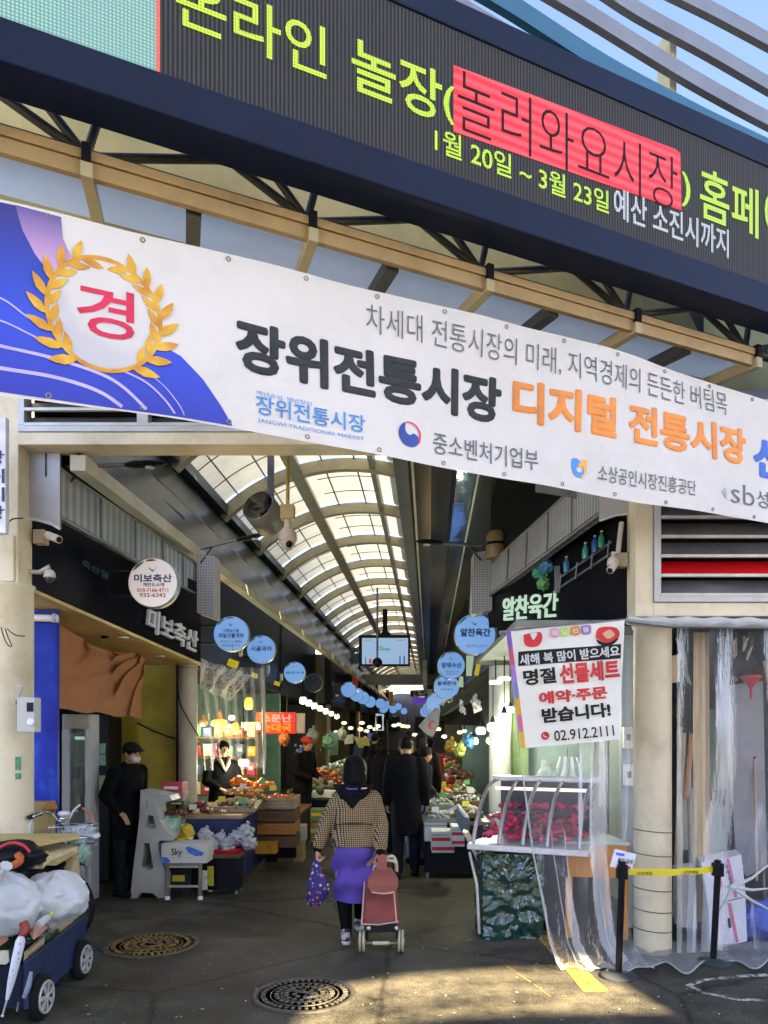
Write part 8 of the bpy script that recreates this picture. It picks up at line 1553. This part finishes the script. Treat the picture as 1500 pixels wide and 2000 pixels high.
def bike():
    Y = 6.15; root = thing('bicycle', 'dark bicycle with front basket parked behind the loaded hand cart', 'bicycle', (P(120, 0, Y).x, Y, 0)); X = lambda px, py, dy=0: P(px, py, Y + dy); fc = M('bike_black', (.012, .012, .014), .3, .3); chrome = M('chrome', (.6, .6, .6), .15, .9)
    cF, cR = V((P(112, 0, Y).x, Y, .31)), V((P(112, 0, Y).x - 1.0, Y + .12, .31))
    for c in (cF, cR):
        m = MB(); m.tube([c + V((.30 * math.cos(k * .1571), .04 * math.cos(k * .1571) * -1, .30 * math.sin(k * .1571))) for k in range(41)], .018, 8); w = m.build('wheel', M('tyre', None), root); s = MB()
        for k in range(14): s.cyl(c, c + V((.285 * math.cos(k * .4488), -.036 * math.cos(k * .4488), .285 * math.sin(k * .4488))), .002, n=4)
        s.build('spoke', fc, w)
    hs = X(122, 1612); bb = (cF + cR) / 2 + V((-.05, 0, -.02)); st = X(60, 1640, .1)
    m = MB(); m.tube([cF, hs + V((0, 0, -.12)), hs], .014, 8); m.tube([hs + V((0, 0, -.15)), bb], .016, 8); m.tube([hs + V((0, 0, -.08)), st + V((0, 0, -.2))], .014, 8); m.tube([bb, st + V((0, 0, -.05))], .014, 8); m.tube([bb, cR, st + V((0, 0, -.2))], .011, 8); m.build('frame', fc, root)
    m = MB(); m.tube(smooth_path([X(58, 1597, -.25), X(72, 1592, -.2), X(84, 1586, -.1), X(100, 1589, -.03), X(118, 1604), X(136, 1590, .1), X(150, 1584, .2)]), .013, 8); m.build('handlebar', chrome, root); m = MB(); m.tube([X(57, 1597, -.26), X(80, 1589, -.12)], .018, 8); m.build('grip', BLACK, root)
    m = MB(); m.ell(X(125, 1589, -.05), (.05, .04, .025)); m.build('headlight', M('lamp_diffuser', None), root); m = MB(); m.ell(X(121, 1599, -.05), (.022, .02, .02)); m.build('bell', chrome, root)
    for q, mat in ((((136, 1598), (145, 1582), (156, 1572)), WHITE), (((160, 1578), (172, 1585), (181, 1597), (184, 1610)), M('reflector_rust', (.35, .12, .06), .4))): m = MB(); m.tube(smooth_path([X(*p, .1) for p in q]), .016, 8, flat=.5); m.build('mudguard', mat, root)
    b0, b1, z0, z1 = P(108, 0, Y).x, P(178, 0, Y).x, X(0, 1652).z, X(0, 1612).z; m = MB()
    for z in (z0, (z0 + z1) / 2, z1): m.tube([(b0, Y - .12, z), (b1, Y - .12, z), (b1, Y + .12, z), (b0, Y + .12, z), (b0, Y - .12, z)], .005, 5)
    for k in range(9): x = b0 + (b1 - b0) * k / 8; m.cyl((x, Y - .12, z0), (x, Y - .12, z1), .003, n=4)
    m.build('basket', chrome, root); m = MB(); m.ell(st + V((0, 0, .02)), (.13, .07, .035)); m.build('saddle', BLACK, root)
    bag('bag', 'crumpled silver film in the bicycle basket', V(((b0 + b1) / 2 + .03, Y, z0 + .02)), .12, M('silver_film', (.40, .45, .48), .25, .2, .3, 12, .6, 20), 31, nz=.4, knot=False, sq=(1.25, .8, .7)); bag('bag', 'pale green plastic bag hanging from the bicycle basket', P(164, 1685, Y - .15), .055, M('green_film', (.18, .34, .26), .3, 0, .4, 18), 33, nz=.4, knot=False, sq=(.8, .6, 1.6))
    r_ = thing('tan_carton', 'tan cardboard box behind the bicycle against the blue wall', 'carton', P(66, 1632, 6.45)); m = MB(); pbox(m, 37, 1566, 96, 1700, 6.42, .12); m.build('box', M('carton_tan', (.36, .24, .08), .7, 0, .12, 5), r_, bevel=.004); m = MB(); m.box(P(70, 1600, 6.415), (.2, .004, .012)); m.build('tape', WOOD, r_)
    r_ = thing('orange_cloth', 'orange cloth bundle on the corner of the tan carton', 'cloth', P(98, 1580, 6.4)); m = MB(); m.ell(P(98, 1577, 6.4), (.055, .05, .04), n=20, k=14, nz=.35, seed=14); m.build('bundle', M('cloth_orange', (.45, .17, .03), .8), r_)
    r_ = thing('black_bag', 'black bag beside the bicycle handlebar', 'bag', P(38, 1632, 6.0)); m = MB(); m.ell(P(40, 1632, 6.0), (.10, .08, .07), n=22, k=14, nz=.2, seed=18); m.build('body', BLACK, r_); m = MB(); m.tube([P(55, 1630, 5.95), P(57, 1612, 5.95), P(62, 1606, 5.95)], .012, 6); m.build('buckle', WHITE, r_)
bike()
# ------------------------------------------------------------------ small clutter of the stalls
cardm = [M('price_white', (.70, .70, .66), .6), M('price_yellow', (.70, .55, .05), .6), M('price_green', (.10, .35, .12), .6)]
spots = [(-2.32, 8.42, .88, 'beside the dark red mound'), (-2.05, 8.62, .95, 'in front of the tan snack tray'), (-1.82, 8.6, .93, 'at the sprout net'), (-1.95, 9.3, 1.05, 'between the snack trays'), (-1.60, 9.35, 1.02, 'in the bright persimmons'), (-1.78, 9.62, 1.08, 'behind the persimmons'),
         (.36, 8.98, .80, 'in the grey shells'), (.72, 9.02, .86, 'in the brown clams'), (.48, 9.62, .92, 'in the silver fish'), (.84, 9.72, .96, 'in the pale squid'), (.52, 10.4, 1.0, 'in the orange goods'), (.85, 10.5, 1.02, 'in the grey green goods')]
for k, (x, y, z, wh) in enumerate(spots):
    r_ = thing('price_card', '%s price card standing %s' % (('white', 'yellow', 'green')[k % 3], wh), 'price card', (x, y, z - .08), 'price cards on the stalls')
    m = MB(); m.box((x, y, z), (.085, .004, .06), (R(-12), 0, R(rnd.uniform(-20, 20)))); m.build('card', cardm[k % 3], r_); m = MB(); m.cyl((x, y + .003, z - .03), (x, y + .003, z - .10), .003, n=5); m.build('stick', WOOD, r_)
bx = [(-1.50, 10.2, 0, .34, .30, .26, (.36, .24, .12), 'brown carton on the floor behind the orange printed carton'), (-1.45, 10.2, .27, .30, .28, .20, (.45, .44, .42), 'grey white carton stacked on the brown floor carton'), (-1.38, 12.0, 0, .36, .32, .30, (.50, .30, .08), 'ochre carton on the floor past the dark draped bench'),
      (-1.36, 12.0, .31, .30, .3, .2, (.10, .22, .12), 'green crate stacked on the ochre carton'), (-1.25, 14.4, 0, .4, .4, .34, (.42, .40, .38), 'pale carton on the floor far down the left side'), (.18, 12.1, 0, .36, .34, .4, (.32, .32, .30), 'pale box stack on the floor behind the seafood table'), (.2, 14.9, 0, .4, .4, .36, (.36, .22, .10), 'brown carton on the floor far down the right side'), (-2.35, 8.1, 0, .26, .22, .3, (.03, .03, .04), 'black crate on the floor inside the steel stand')]
for k, (x, y, z, a, b, c, cc, lb) in enumerate(bx):
    r_ = thing('floor_box', lb, 'box', (x, y, z)); m = MB(); m.box((x, y, z + c / 2), (a, b, c), R(rnd.uniform(-6, 6))); m.build('body', M('fbox_%d' % k, cc, .6, 0, .2, 8, grime=.3), r_, bevel=.006); m = MB(); m.box((x, y - b / 2 - .004, z + c * .6), (a * .5, .003, c * .22)); m.build('label_patch', cardm[k % 2], r_)
for k, (px, py, Y, r, cc, lb) in enumerate(((610, 1452, 12.5, .12, (.30, .34, .30), 'pale film bag hung over the left stall under the red sign'), (585, 1488, 11.8, .10, (.05, .10, .30), 'blue bag hung behind the red capped person'), (555, 1455, 11.2, .09, (.40, .12, .05), 'orange net hung below the red sign'), (640, 1462, 14.5, .13, (.12, .28, .16), 'green bag hung at the green walled shop'), (908, 1392, 10.6, .10, (.55, .57, .55), 'clear white bag hung from the dark awning'), (934, 1388, 10.2, .11, (.50, .50, .48), 'second white bag hung from the dark awning'), (880, 1468, 11.0, .09, (.45, .28, .03), 'amber bag hung over the seafood rear row'), (915, 1462, 10.8, .10, (.03, .14, .32), 'blue towel bundle hung beside the pale pillar'), (898, 1478, 10.6, .09, (.28, .32, .06), 'olive bag hung over the seafood table'), (668, 1446, 16, .12, (.30, .28, .22), 'tan bag hung at the left behind the green board'))):
    bag('hanging_sack', lb, P(px, py, Y), r, M('sack_%d' % k, cc, .4, 0, .4, 16, .4, 20), 60 + k, nz=.4, sq=(.8, .6, 1.2))
